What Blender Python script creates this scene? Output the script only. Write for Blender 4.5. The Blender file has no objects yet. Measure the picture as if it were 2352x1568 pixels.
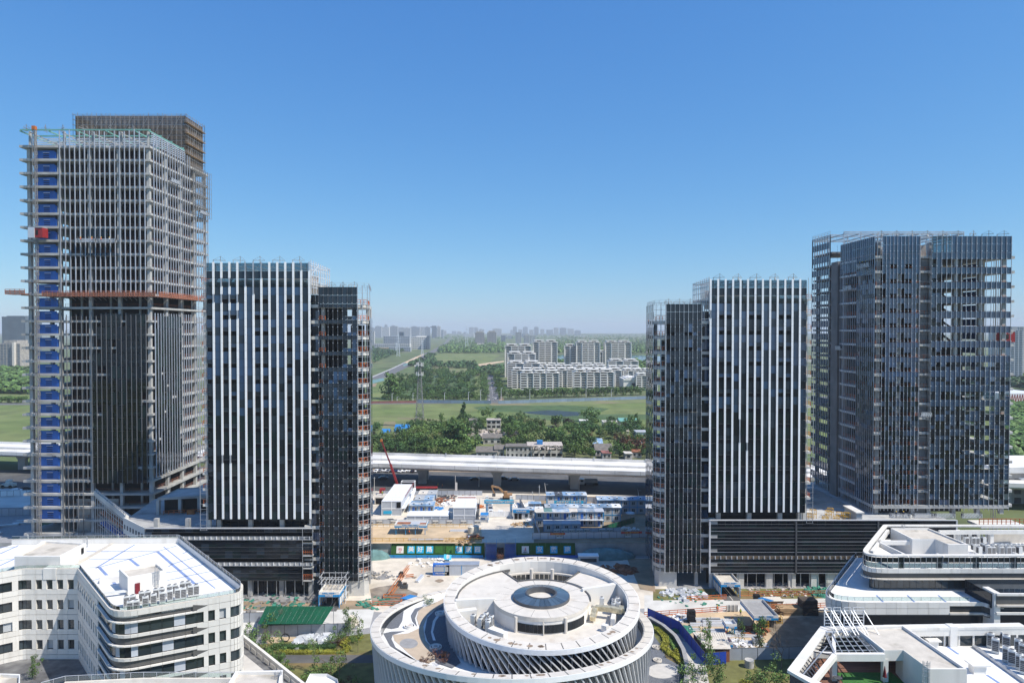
import bpy, bmesh, math, random
from mathutils import Vector, Matrix, Euler
R = math.radians
random.seed(7)
sc = bpy.context.scene
COL = sc.collection
# --- camera
FPX, CXP, CYP, CAMH, PITCH = 1570.0, 1176.0, 784.0, 71.0, R(1.0)
cam_d = bpy.data.cameras.new('camera'); cam = bpy.data.objects.new('camera', cam_d); COL.objects.link(cam)
cam.location = (0, 0, CAMH); cam.rotation_euler = (R(90) - PITCH, 0, 0)
cam_d.sensor_width = 36.0; cam_d.lens = 36.0 * FPX / 2352.0
cam_d.clip_start = 1.0; cam_d.clip_end = 40000
sc.camera = cam
# --- sky + sun
SUN_EL, SUN_AZ = R(51), (0.91, -0.415)           # the sun stands to the right of and behind the camera
w = bpy.data.worlds.new('World'); sc.world = w; w.use_nodes = True
nt = w.node_tree; bg = nt.nodes['Background']
sky = nt.nodes.new('ShaderNodeTexSky'); sky.sky_type = 'NISHITA'; sky.sun_disc = False
sky.sun_elevation = SUN_EL; sky.sun_rotation = math.atan2(SUN_AZ[0], SUN_AZ[1])
sky.altitude = 0; sky.air_density = 1.0; sky.dust_density = 0.25; sky.ozone_density = 3.0
hs = nt.nodes.new('ShaderNodeVectorMath'); hs.operation = 'MULTIPLY'; hs.inputs[1].default_value = (.67, .935, 1.13); nt.links.new(sky.outputs[0], hs.inputs[0])
sp = nt.nodes.new('ShaderNodeSeparateXYZ'); cb = nt.nodes.new('ShaderNodeCombineXYZ'); nt.links.new(hs.outputs[0], sp.inputs[0])
for i, (c_, g_) in enumerate(((.72, 1.0), (.69, .74), (.825, .42))):      # one even colour grade for the whole sky: a softer, bluer clear day
 p_ = nt.nodes.new('ShaderNodeMath'); p_.operation = 'POWER'; p_.inputs[1].default_value = g_; q_ = nt.nodes.new('ShaderNodeMath'); q_.operation = 'MULTIPLY'; q_.inputs[1].default_value = c_*.153**(g_-1)
 nt.links.new(sp.outputs[i], p_.inputs[0]); nt.links.new(p_.outputs[0], q_.inputs[0]); nt.links.new(q_.outputs[0], cb.inputs[i])
nt.links.new(cb.outputs[0], bg.inputs[0]); bg.inputs[1].default_value = 0.124
sl = bpy.data.lights.new('sun', 'SUN'); sun = bpy.data.objects.new('sun', sl); COL.objects.link(sun)
sl.energy = 5.0; sl.angle = R(0.5); sl.color = (1.0, 0.935, 0.835)
ch = math.cos(SUN_EL)
sun.rotation_euler = Vector((SUN_AZ[0]*ch, SUN_AZ[1]*ch, math.sin(SUN_EL))).to_track_quat('Z', 'Y').to_euler()
sc.view_settings.view_transform = 'Standard'; sc.view_settings.look = 'None'
sc.view_settings.exposure = 0.30; sc.view_settings.gamma = 1.0
sc.render.engine = 'CYCLES'
sc.cycles.use_denoising = True
try: sc.cycles.denoiser = 'OPENIMAGEDENOISE'
except Exception: pass
sc.cycles.max_bounces = 6; sc.cycles.transparent_max_bounces = 24; sc.cycles.volume_bounces = 0
sc.cycles.diffuse_bounces = 3; sc.cycles.glossy_bounces = 3; sc.cycles.transmission_bounces = 4
sc.cycles.use_adaptive_sampling = True; sc.cycles.adaptive_threshold = 0.02
# --- measuring: a pixel of the 2352 px wide photo -> a point of the place
_c, _s = math.cos(PITCH), math.sin(PITCH)
def ray(px, py):
 u = CYP - py; x = px - CXP
 return Vector((x, FPX*_c + u*_s, -FPX*_s + u*_c))
def atY(px, py, Y):
 d = ray(px, py); t = Y / d.y
 return Vector((d.x*t, Y, CAMH + d.z*t))
def atZ(px, py, z):
 d = ray(px, py); t = (z - CAMH) / d.z
 return Vector((d.x*t, d.y*t, z))
# --- materials
MATS = {}
def mat(name, col, rough=0.7, metal=0.0, var=0.12, scale=0.6, big=0.0, obj=0.0, bump=0.0, bscale=4.0, spec=0.4, col2=None, c2scale=0.05, c2lo=.45, c2hi=.6, island=0.0, sub=0.0, detail=4, stretch=None):
 m = bpy.data.materials.new(name); m.use_nodes = True; t = m.node_tree; N = t.nodes; L = t.links
 b = N['Principled BSDF']; b.inputs['Roughness'].default_value = rough; b.inputs['Metallic'].default_value = metal
 b.inputs['Specular IOR Level'].default_value = spec
 g = N.new('ShaderNodeNewGeometry'); pos = g.outputs['Position']
 if stretch:
  mp = N.new('ShaderNodeMapping'); mp.inputs['Scale'].default_value = stretch; L.new(pos, mp.inputs[0]); pos = mp.outputs[0]
 base = N.new('ShaderNodeRGB'); base.outputs[0].default_value = (*col, 1); cur = base.outputs[0]
 if col2:
  n2 = N.new('ShaderNodeTexNoise'); n2.inputs['Scale'].default_value = c2scale; n2.inputs['Detail'].default_value = 5; L.new(pos, n2.inputs['Vector'])
  mr = N.new('ShaderNodeMapRange'); mr.inputs[1].default_value = c2lo; mr.inputs[2].default_value = c2hi; L.new(n2.outputs[0], mr.inputs[0])
  mx = N.new('ShaderNodeMix'); mx.data_type = 'RGBA'; L.new(mr.outputs[0], mx.inputs[0]); L.new(cur, mx.inputs[6]); mx.inputs[7].default_value = (*col2, 1); cur = mx.outputs[2]
 n = N.new('ShaderNodeTexNoise'); n.inputs['Scale'].default_value = scale; n.inputs['Detail'].default_value = detail; L.new(pos, n.inputs['Vector'])
 r1 = N.new('ShaderNodeMapRange'); r1.inputs[1].default_value = .3; r1.inputs[2].default_value = .7
 r1.inputs[3].default_value = 1-var; r1.inputs[4].default_value = 1+var; L.new(n.outputs[0], r1.inputs[0]); val = r1.outputs[0]
 def mul(a, src, lo, hi):
  r = N.new('ShaderNodeMapRange'); r.inputs[3].default_value = lo; r.inputs[4].default_value = hi; L.new(src, r.inputs[0])
  mm = N.new('ShaderNodeMath'); mm.operation = 'MULTIPLY'; L.new(a, mm.inputs[0]); L.new(r.outputs[0], mm.inputs[1]); return mm.outputs[0]
 if obj: val = mul(val, N.new('ShaderNodeObjectInfo').outputs['Random'], 1-obj, 1+obj)
 if island: val = mul(val, g.outputs['Random Per Island'], 1-island, 1+island)
 vm = N.new('ShaderNodeVectorMath'); vm.operation = 'SCALE'; L.new(cur, vm.inputs[0]); L.new(val, vm.inputs['Scale'])
 L.new(vm.outputs[0], b.inputs['Base Color'])
 if bump:
  nb = N.new('ShaderNodeTexNoise'); nb.inputs['Scale'].default_value = bscale; nb.inputs['Detail'].default_value = 3; L.new(pos, nb.inputs['Vector'])
  bp = N.new('ShaderNodeBump'); bp.inputs['Strength'].default_value = bump; bp.inputs['Distance'].default_value = 0.1; L.new(nb.outputs[0], bp.inputs['Height']); L.new(bp.outputs[0], b.inputs['Normal'])
 MATS[name] = m
 return m
def glass_mat(name, col, wav=0.12, ior=1.32, rough=0.03, wscale=.45):
 """coated facade glass: dark body, mirror-like skin with a slight waviness"""
 m = mat(name, col, rough=rough, var=.25, scale=.08, obj=.3); b = m.node_tree.nodes['Principled BSDF']
 b.inputs['Specular IOR Level'].default_value = 0.5; b.inputs['IOR'].default_value = ior
 t = m.node_tree; g = t.nodes.new('ShaderNodeNewGeometry'); nb = t.nodes.new('ShaderNodeTexNoise'); nb.inputs['Scale'].default_value = wscale; nb.inputs['Detail'].default_value = 1
 t.links.new(g.outputs['Position'], nb.inputs['Vector'])
 bp = t.nodes.new('ShaderNodeBump'); bp.inputs['Strength'].default_value = wav; bp.inputs['Distance'].default_value = 0.06
 t.links.new(nb.outputs[0], bp.inputs['Height']); t.links.new(bp.outputs[0], b.inputs['Normal'])
 return m
def clear_mat(name, tint, refl=.12, rough=.03):
 m = bpy.data.materials.new(name); m.use_nodes = True; t = m.node_tree; N = t.nodes; N.clear()
 o = N.new('ShaderNodeOutputMaterial'); tr = N.new('ShaderNodeBsdfTransparent'); tr.inputs[0].default_value = (*tint, 1)
 gl = N.new('ShaderNodeBsdfGlossy'); gl.inputs['Roughness'].default_value = rough
 f = N.new('ShaderNodeFresnel'); f.inputs[0].default_value = 1.5
 ad = N.new('ShaderNodeMath'); ad.operation = 'ADD'; ad.use_clamp = True; ad.inputs[1].default_value = refl; t.links.new(f.outputs[0], ad.inputs[0])
 mx = N.new('ShaderNodeMixShader'); t.links.new(ad.outputs[0], mx.inputs[0]); t.links.new(tr.outputs[0], mx.inputs[1]); t.links.new(gl.outputs[0], mx.inputs[2]); t.links.new(mx.outputs[0], o.inputs[0])
 MATS[name] = m; return m
def net_mat(name, col, cover=.6):
 """scaffold netting: a real weave too fine to model, so part of the light passes"""
 m = mat(name, col, rough=.9, var=.3, scale=.5); t = m.node_tree; N = t.nodes; b = N['Principled BSDF']; o = [n for n in N if n.type == 'OUTPUT_MATERIAL'][0]
 tr = N.new('ShaderNodeBsdfTransparent'); mx = N.new('ShaderNodeMixShader'); mx.inputs[0].default_value = cover
 t.links.new(tr.outputs[0], mx.inputs[1]); t.links.new(b.outputs[0], mx.inputs[2]); t.links.new(mx.outputs[0], o.inputs[0]); return m
mat('white_panel', (.70, .68, .64), .45, var=.05, scale=.5, obj=.06, col2=(.50, .48, .44), c2scale=.5, c2lo=.55, c2hi=.8, stretch=(1.3, 1.3, .14))
mat('white_paint', (.71, .69, .65), .55, var=.05, scale=.5, obj=.04, col2=(.56, .54, .50), c2scale=.35, c2lo=.55, c2hi=.78, stretch=(1.2, 1.2, .2))
mat('white_metal', (.78, .79, .80), .35, var=.03, obj=.05)
mat('fin_white', (.82, .83, .84), .35, var=.03, scale=.2, obj=.03)
mat('membrane', (.74, .735, .72), .6, var=.05, scale=.3, col2=(.58, .565, .53), c2scale=.12, c2lo=.55, c2hi=.75)
mat('roof_beige', (.52, .48, .42), .85, var=.10, scale=.8, col2=(.34, .31, .26), c2scale=.22, c2lo=.56, c2hi=.68, bump=.2)
mat('concrete', (.39, .39, .38), .85, var=.16, scale=.35, obj=.06, col2=(.27, .265, .255), c2scale=.18, c2lo=.5, c2hi=.7)
mat('concrete_pale', (.56, .55, .52), .85, var=.12, scale=.3, col2=(.42, .405, .38), c2scale=.15, c2lo=.5, c2hi=.68)
mat('concrete_dark', (.16, .16, .16), .9, var=.2, scale=.25)
mat('plaza', (.60, .545, .465), .9, var=.12, scale=.35, col2=(.44, .385, .31), c2scale=.06, c2lo=.48, c2hi=.68, bump=.1)
mat('sand', (.54, .41, .265), .95, var=.12, scale=.3, col2=(.42, .33, .23), c2scale=.08, c2lo=.45, c2hi=.65, bump=.2)
mat('dirt', (.30, .22, .145), .95, var=.2, scale=.35, col2=(.20, .17, .12), c2scale=.08, bump=.3)
mat('wet_dirt', (.19, .155, .12), .5, var=.2, scale=.4, col2=(.28, .235, .18), c2scale=.3)
mat('asphalt', (.075, .077, .08), .9, var=.15, scale=.4, col2=(.11, .108, .105), c2scale=.06)
mat('asphalt_far', (.13, .13, .135), .9, var=.12, scale=.2)
mat('paving_grey', (.28, .28, .285), .85, var=.12, scale=1.2)
mat('gravel', (.13, .14, .16), .9, var=.3, scale=5.0, bump=.3, bscale=8)
mat('paving_dark', (.095, .095, .10), .8, var=.25, scale=.7, col2=(.16, .16, .16), c2scale=.2)
mat('paving_light', (.50, .48, .45), .85, var=.08, scale=.8)
mat('deck_wood', (.19, .095, .065), .7, var=.2, scale=1.0, obj=.15, stretch=(.3, 3, 1))
mat('turf', (.035, .13, .025), .9, var=.2, scale=3)
mat('turf_dark', (.025, .085, .02), .95, var=.18, scale=.8)
mat('lawn', (.135, .135, .045), .95, var=.25, scale=.5, col2=(.22, .135, .07), c2scale=.06, c2lo=.5, c2hi=.68, bump=.3)
mat('field', (.115, .155, .045), .95, var=.22, scale=.06, col2=(.15, .175, .062), c2scale=.016, c2lo=.42, c2hi=.6, bump=.2, bscale=1)
mat('field_dark', (.06, .105, .035), .95, var=.25, scale=.15, col2=(.07, .11, .04), c2scale=.03)
mat('field_pale', (.15, .175, .07), .95, var=.15, scale=.08, col2=(.19, .165, .09), c2scale=.02)
mat('land', (.09, .125, .045), .95, var=.35, scale=.03, col2=(.12, .135, .06), c2scale=.004, c2lo=.45, c2hi=.6)
mat('leaf', (.085, .15, .04), .6, var=.35, scale=.25, island=.55, obj=.25, spec=.25)
mat('leaf_dark', (.048, .10, .032), .6, var=.35, scale=.25, island=.5, obj=.25, spec=.25)
mat('leaf_light', (.12, .185, .048), .6, var=.3, scale=.25, island=.5, obj=.2, spec=.25)
mat('leaf_olive', (.14, .17, .058), .6, var=.3, scale=.4, island=.45, obj=.2, spec=.25)
mat('leaf_yellow', (.24, .24, .035), .6, var=.3, scale=.7, island=.5, spec=.25)
mat('leaf_red', (.10, .045, .028), .6, var=.3, scale=.7, island=.5, spec=.25)
mat('leaf_purple', (.045, .028, .03), .7, var=.3, scale=.7, island=.5, spec=.2)
mat('bark', (.10, .08, .06), .9, var=.25, scale=2)
mat('twig', (.15, .12, .095), .9, var=.25, scale=2)
mat('steel', (.45, .47, .50), .4, metal=.5, var=.15, scale=.4, obj=.12)
mat('mullion', (.40, .44, .51), .45, metal=.3, var=.12, scale=.4, obj=.12)
mat('mullion_dark', (.17, .18, .20), .45, metal=.3, var=.12, scale=.4, obj=.12)
mat('alu', (.66, .68, .71), .35, metal=.35, var=.08, scale=.3, obj=.08)
mat('steel_dark', (.10, .105, .115), .5, metal=.3, var=.2)
mat('steel_pipe', (.30, .29, .28), .5, metal=.4, var=.25, scale=.5)
mat('frame_green', (.16, .36, .31), .5, var=.12, scale=.3)
mat('rail_orange', (.50, .135, .045), .65, var=.3, scale=.4, obj=.2)
mat('rust', (.26, .10, .05), .85, var=.3, scale=.5)
mat('rail_yellow', (.55, .33, .05), .6, var=.15)
mat('tray_red', (.40, .16, .10), .75, var=.3, scale=.3)
mat('blue_panel', (.025, .13, .46), .5, var=.15, scale=.5, obj=.1)
mat('blue_roof', (.17, .28, .42), .5, var=.25, scale=.5, obj=.22, col2=(.48, .51, .53), c2scale=.3, c2lo=.46, c2hi=.6)
mat('blue_bright', (.03, .20, .50), .45, var=.1, scale=.5)
mat('blue_sign', (.015, .25, .56), .5, var=.06)
mat('cyan_sign', (.02, .38, .62), .5, var=.05)
mat('blue_fence', (.012, .055, .40), .45, var=.08, scale=.4, obj=.05)
mat('grey_wall', (.44, .47, .52), .6, var=.08, scale=.4, obj=.06)
mat('hut_wall', (.40, .42, .44), .6, var=.08, scale=.4, obj=.05)
mat('fence_grey', (.33, .36, .41), .55, var=.1, scale=.6, obj=.06)
mat('fence_far', (.19, .26, .33), .6, var=.08, obj=.12)
mat('green_shed', (.008, .085, .045), .5, var=.12, scale=.8, obj=.06)
mat('net_green', (.04, .19, .135), .9, var=.3, scale=.8)
mat('net_teal', (.13, .24, .24), .9, var=.3, scale=.5, bump=.5, bscale=2)
mat('red_paint', (.26, .022, .025), .5, var=.15)
mat('orange_paint', (.48, .15, .04), .5, var=.15)
mat('excavator', (.34, .20, .10), .6, var=.15)
mat('black', (.012, .012, .014), .8, var=.2)
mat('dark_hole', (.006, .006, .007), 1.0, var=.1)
mat('tyre', (.02, .02, .02), .9)
mat('car_white', (.75, .76, .77), .25, var=.02); mat('car_black', (.02, .02, .025), .2, var=.05); mat('car_grey', (.22, .23, .25), .25, var=.05); mat('car_blue', (.03, .06, .14), .25, var=.05)
mat('skin', (.42, .26, .19), .6, var=.05); mat('vest_orange', (.75, .16, .04), .7, var=.1); mat('vest_yellow', (.55, .65, .06), .7, var=.1)
mat('cloth_dark', (.03, .035, .055), .85, var=.15); mat('cloth_white', (.7, .7, .7), .85, var=.08); mat('helmet_yellow', (.75, .5, .03), .4); mat('helmet_white', (.8, .8, .8), .4)
mat('bag_white', (.72, .71, .70), .8, var=.15, scale=1.0, island=.2); mat('timber', (.38, .26, .15), .8, var=.25, scale=.8, obj=.15); mat('timber_dark', (.07, .055, .045), .9, var=.3)
mat('tank', (.66, .60, .50), .6, var=.08)
mat('ink', (.02, .02, .025), .7); mat('ink_red', (.55, .03, .08), .6); mat('ink_purple', (.22, .05, .28), .6); mat('ink_navy', (.04, .05, .25), .6)
mat('banner_red', (.50, .03, .025), .7); mat('banner_yellow', (.75, .52, .08), .7)
mat('maroon', (.16, .012, .02), .8)
mat('village_wall', (.52, .50, .47), .9, var=.2, scale=.5, col2=(.36, .33, .29), c2scale=.3); mat('village_roof', (.16, .145, .13), .9, var=.25, scale=.6); mat('rubble', (.42, .37, .33), .95, var=.35, scale=1.2, island=.3)
mat('res_wall', (.62, .59, .54), .8, var=.08, scale=.2); mat('res_trim', (.74, .72, .68), .7, var=.05); mat('res_win', (.03, .035, .042), .3, var=.4, scale=.3); mat('res_rail', (.30, .31, .31), .6)
mat('sky_a', (.34, .37, .40), .8, var=.08, scale=.02, obj=.18); mat('sky_b', (.50, .50, .49), .8, var=.06, scale=.02, obj=.15); mat('sky_win', (.10, .13, .16), .4, var=.2, scale=.05)
mat('brick_red', (.27, .11, .09), .85, var=.15)
mat('beige_wall', (.36, .335, .30), .9, var=.12, scale=.3, col2=(.27, .25, .23), c2scale=.2)
mat('viaduct', (.70, .69, .67), .85, var=.06, scale=.2, col2=(.50, .495, .48), c2scale=.06, c2lo=.5, c2hi=.7)
mat('water', (.05, .09, .11), .12, var=.1, scale=.01, bump=.08, bscale=.3)
mat('pond', (.03, .04, .03), .45, var=.2)
mat('scaff_wall', (.50, .43, .36), .85, var=.2, scale=.5)
mat('ivory', (.60, .56, .50), .6, var=.07, scale=.6, col2=(.52, .46, .39), c2scale=.5, c2lo=.58, c2hi=.72)
mat('paving_beige', (.46, .375, .285), .85, var=.08, scale=.8)
mat('fin_grey', (.62, .63, .64), .4, var=.05, scale=.3)
mat('stain', (.26, .20, .15), .9, var=.3, scale=2)
mat('foil', (.62, .54, .36), .3, metal=.5, var=.3, scale=1.5, bump=.6, bscale=2)
mat('ac_body', (.60, .61, .60), .5, var=.05, obj=.05); mat('ac_grille', (.09, .09, .095), .6, var=.2)
mat('roof_blue_line', (.20, .28, .50), .6, var=.1)
mat('soffit_dark', (.10, .098, .095), .5, var=.1); mat('joint', (.08, .08, .08), .8)
glass_mat('glass', (.010, .014, .019), wav=.4, wscale=.28); glass_mat('glass_blue', (.018, .046, .098), ior=1.72); glass_mat('glass_spandrel', (.022, .033, .046), wav=.06, ior=1.38, rough=.08)
glass_mat('glass_teal', (.010, .020, .022), wav=.35, wscale=.3); glass_mat('glass_win', (.03, .042, .05), wav=.05, ior=1.6)
glass_mat('skylight_glass', (.055, .085, .12), wav=.03, ior=1.6, rough=.12)
clear_mat('glass_clear', (.40, .48, .52), refl=0); clear_mat('glass_rail', (.80, .87, .86), refl=.02)
net_mat('net_brown', (.15, .12, .095), .74); net_mat('net_tray', (.38, .15, .09), .6); net_mat('net_rust', (.33, .11, .05), .55)
# --- mesh builder
class MB:
 def __init__(s): s.v = []; s.f = []; s.m = []; s.mi = 0
 def poly(s, pts, flip=False):
  n = len(s.v); s.v += [tuple(p) for p in pts]; i = list(range(n, n+len(pts))); s.f.append(i[::-1] if flip else i); s.m.append(s.mi); return s
 def box(s, x0, y0, z0, x1, y1, z1):
  n = len(s.v); s.v += [(x0,y0,z0),(x1,y0,z0),(x1,y1,z0),(x0,y1,z0),(x0,y0,z1),(x1,y0,z1),(x1,y1,z1),(x0,y1,z1)]
  for q in ((0,3,2,1),(4,5,6,7),(0,1,5,4),(1,2,6,5),(2,3,7,6),(3,0,4,7)): s.f.append([n+i for i in q]); s.m.append(s.mi)
  return s
 def obox(s, c, size, rz=0, rx=0, ry=0):
  M = Matrix.Translation(c) @ Euler((rx, ry, rz)).to_matrix().to_4x4(); a, b, d = size[0]/2, size[1]/2, size[2]/2
  n = len(s.v); s.v += [tuple(M @ Vector(p)) for p in ((-a,-b,-d),(a,-b,-d),(a,b,-d),(-a,b,-d),(-a,-b,d),(a,-b,d),(a,b,d),(-a,b,d))]
  for q in ((0,3,2,1),(4,5,6,7),(0,1,5,4),(1,2,6,5),(2,3,7,6),(3,0,4,7)): s.f.append([n+i for i in q]); s.m.append(s.mi)
  return s
 def bar(s, p, q, w_, h_=None):
  p = Vector(p); q = Vector(q); h_ = h_ or w_; d = (q-p); L = d.length
  if L < 1e-6: return s
  d /= L; up = Vector((0,0,1)) if abs(d.z) < .95 else Vector((0,1,0)); r = d.cross(up).normalized(); u = r.cross(d)
  n = len(s.v)
  for e in (p, q):
   for a, b in ((-1,-1),(1,-1),(1,1),(-1,1)): s.v.append(tuple(e + r*a*w_/2 + u*b*h_/2))
  for t in ((0,1,2,3),(7,6,5,4),(0,4,5,1),(1,5,6,2),(2,6,7,3),(3,7,4,0)): s.f.append([n+i for i in t]); s.m.append(s.mi)
  return s
 def tube(s, p, q, r0, r1=None, k=8, cap=True):
  p = Vector(p); q = Vector(q); r1 = r0 if r1 is None else r1; d = (q-p).normalized()
  up = Vector((0,0,1)) if abs(d.z) < .95 else Vector((0,1,0)); r = d.cross(up).normalized(); u = r.cross(d); n = len(s.v)
  for e, rad in ((p, r0), (q, r1)):
   for i in range(k): a = 2*math.pi*i/k; s.v.append(tuple(e + r*math.cos(a)*rad + u*math.sin(a)*rad))
  for i in range(k): j = (i+1) % k; s.f.append([n+i, n+k+i, n+k+j, n+j]); s.m.append(s.mi)
  if cap:
   s.f.append([n+i for i in range(k)]); s.m.append(s.mi); s.f.append([n+k+i for i in range(k)][::-1]); s.m.append(s.mi)
  return s
 def prism(s, pts, z0, z1):
  k = len(pts); n = len(s.v); A = sum(pts[i][0]*pts[(i+1)%k][1]-pts[(i+1)%k][0]*pts[i][1] for i in range(k))
  if A < 0: pts = pts[::-1]
  f0 = z0 if callable(z0) else (lambda x, y: z0); f1 = z1 if callable(z1) else (lambda x, y: z1)
  s.v += [(p[0], p[1], f0(p[0], p[1])) for p in pts] + [(p[0], p[1], f1(p[0], p[1])) for p in pts]
  s.f.append([n+i for i in range(k)][::-1]); s.m.append(s.mi); s.f.append([n+k+i for i in range(k)]); s.m.append(s.mi)
  for i in range(k): j = (i+1) % k; s.f.append([n+i, n+j, n+k+j, n+k+i]); s.m.append(s.mi)
  return s
 def ring(s, out, inn, z0, z1):
  """closed wall between two loops of equal length; z0/z1 numbers or functions"""
  k = len(out); n = len(s.v); f0 = z0 if callable(z0) else (lambda x, y: z0); f1 = z1 if callable(z1) else (lambda x, y: z1)
  for L in (out, inn):
   s.v += [(p[0], p[1], f0(p[0], p[1])) for p in L] + [(p[0], p[1], f1(p[0], p[1])) for p in L]
  for i in range(k):
   j = (i+1) % k
   for t in ((i, j, k+j, k+i), (2*k+j, 2*k+i, 3*k+i, 3*k+j), (k+i, k+j, 3*k+j, 3*k+i), (j, i, 2*k+i, 2*k+j)): s.f.append([n+q for q in t]); s.m.append(s.mi)
  return s
 def blob(s, c, r, k=10, j=6, jit=0.0, rng=random):
  c = Vector(c); n = len(s.v); rr = r if isinstance(r, (tuple, list)) else (r, r, r)
  s.v.append((c.x, c.y, c.z-rr[2]))
  for a in range(1, j):
   th = math.pi*a/j
   for b in range(k):
    ph = 2*math.pi*b/k; q = 1+rng.uniform(-jit, jit)
    s.v.append((c.x+rr[0]*q*math.sin(th)*math.cos(ph), c.y+rr[1]*q*math.sin(th)*math.sin(ph), c.z-rr[2]*q*math.cos(th)))
  s.v.append((c.x, c.y, c.z+rr[2])); top = len(s.v)-1
  for b in range(k): d = (b+1) % k; s.f.append([n, n+1+d, n+1+b]); s.m.append(s.mi)
  for a in range(j-2):
   for b in range(k): d = (b+1) % k; i0 = n+1+a*k; s.f.append([i0+b, i0+d, i0+k+d, i0+k+b]); s.m.append(s.mi)
  i0 = n+1+(j-2)*k
  for b in range(k): d = (b+1) % k; s.f.append([i0+b, i0+d, top]); s.m.append(s.mi)
  return s
 def mesh(s, name, mats, off=(0,0,0), smooth=False):
  me = bpy.data.meshes.new(name); o = Vector(off)
  me.from_pydata([(p[0]-o.x, p[1]-o.y, p[2]-o.z) for p in s.v], [], s.f)
  for mm in ([mats] if isinstance(mats, str) else mats): me.materials.append(MATS[mm])
  if any(s.m): me.polygons.foreach_set('material_index', s.m)
  if smooth: me.polygons.foreach_set('use_smooth', [True]*len(me.polygons))
  me.update(); return me
 def build(s, name, mats, parent=None, smooth=False, kind=None, at=None):
  """one mesh object; world coordinates are given, the origin sits at the parent (or at `at`)"""
  off = parent.location if parent is not None else Vector(at or (0,0,0))
  if parent is not None and parent.parent is not None: off = parent['_w'] if '_w' in parent else parent.location + parent.parent.location
  ob = bpy.data.objects.new(name, s.mesh(name, mats, off, smooth)); COL.objects.link(ob)
  if parent is not None: ob.parent = parent
  else: ob.location = off
  if kind: ob['kind'] = kind
  return ob
def tag(o, label=None, cat=None, group=None, kind=None):
 if label: o['label'] = label
 if cat: o['category'] = cat
 if group: o['group'] = group
 if kind: o['kind'] = kind
 return o
def thing(name, loc, label, cat, group=None):
 o = bpy.data.objects.new(name, None); COL.objects.link(o); o.location = loc; o.empty_display_size = .5
 return tag(o, label, cat, group)
def structure(name, mb, m, smooth=False): return tag(mb.build(name, m, smooth=smooth), kind='structure')
CUBES = {}; COUNT = {}; OVER = {}
def cube(m):
 if m not in CUBES: CUBES[m] = MB().box(-.5,-.5,-.5,.5,.5,.5).mesh('block_'+m, m)
 return CUBES[m]
def bx(parent, name, m, c, size, rz=0.0, rx=0.0, ry=0.0, lim=300):
 """one box-shaped piece (world coordinates); past the limit alike pieces are gathered in one part"""
 key = (parent.name, name); n = COUNT.get(key, 0); COUNT[key] = n+1
 if n >= lim:
  d = OVER.setdefault((parent, name), {}); d.setdefault(m, []).append((c, size, rz, rx, ry)); return None
 o = bpy.data.objects.new(name, cube(m)); COL.objects.link(o); o.parent = parent
 off = parent.location if parent.parent is None else parent.location + parent.parent.location
 o.location = Vector(c) - off; o.scale = size
 if rz or rx or ry: o.rotation_euler = (rx, ry, rz)
 return o
def bxr(parent, name, m, x0, y0, z0, x1, y1, z1, **k):
 return bx(parent, name, m, ((x0+x1)/2, (y0+y1)/2, (z0+z1)/2), (abs(x1-x0), abs(y1-y0), abs(z1-z0)), **k)
def flush():
 for (parent, name), d in OVER.items():
  mb = MB(); ms = list(d)
  for i, m in enumerate(ms):
   mb.mi = i
   for c, size, rz, rx, ry in d[m]: mb.obox(c, size, rz, rx, ry)
  mb.build(name, ms, parent, kind='stuff')
def copy_tree(o, parent=None):
 c = o.copy(); COL.objects.link(c); c.parent = parent
 for q in list(o.children): copy_tree(q, c)
 return c
def bake(o):
 """evaluated mesh of one object, worked out in a small scratch scene"""
 q = bpy.data.scenes.new('scratch'); q.collection.objects.link(o); vl = q.view_layers[0]; vl.update()
 me = bpy.data.meshes.new_from_object(o.evaluated_get(vl.depsgraph)); q.collection.objects.unlink(o); bpy.data.scenes.remove(q); return me
def text(parent, name, s, m, c, size, rz=0.0, rx=R(90), ext=.02, bold=.012, align='CENTER', sx=1.0):
 cu = bpy.data.curves.new(name, 'FONT'); cu.body = s; cu.size = size; cu.extrude = ext; cu.offset = bold*size; cu.align_x = align; cu.align_y = 'CENTER'; cu.resolution_u = 1
 t = bpy.data.objects.new(name, cu); me = bake(t); bpy.data.objects.remove(t); bpy.data.curves.remove(cu)
 me.materials.clear(); me.materials.append(MATS[m]); me.name = name
 o = bpy.data.objects.new(name, me); COL.objects.link(o); o.parent = parent
 off = parent.location if parent.parent is None else parent.location + parent.parent.location
 o.location = Vector(c) - off; o.rotation_euler = (rx, 0, rz); o.scale = (sx, 1, 1); return o
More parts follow.
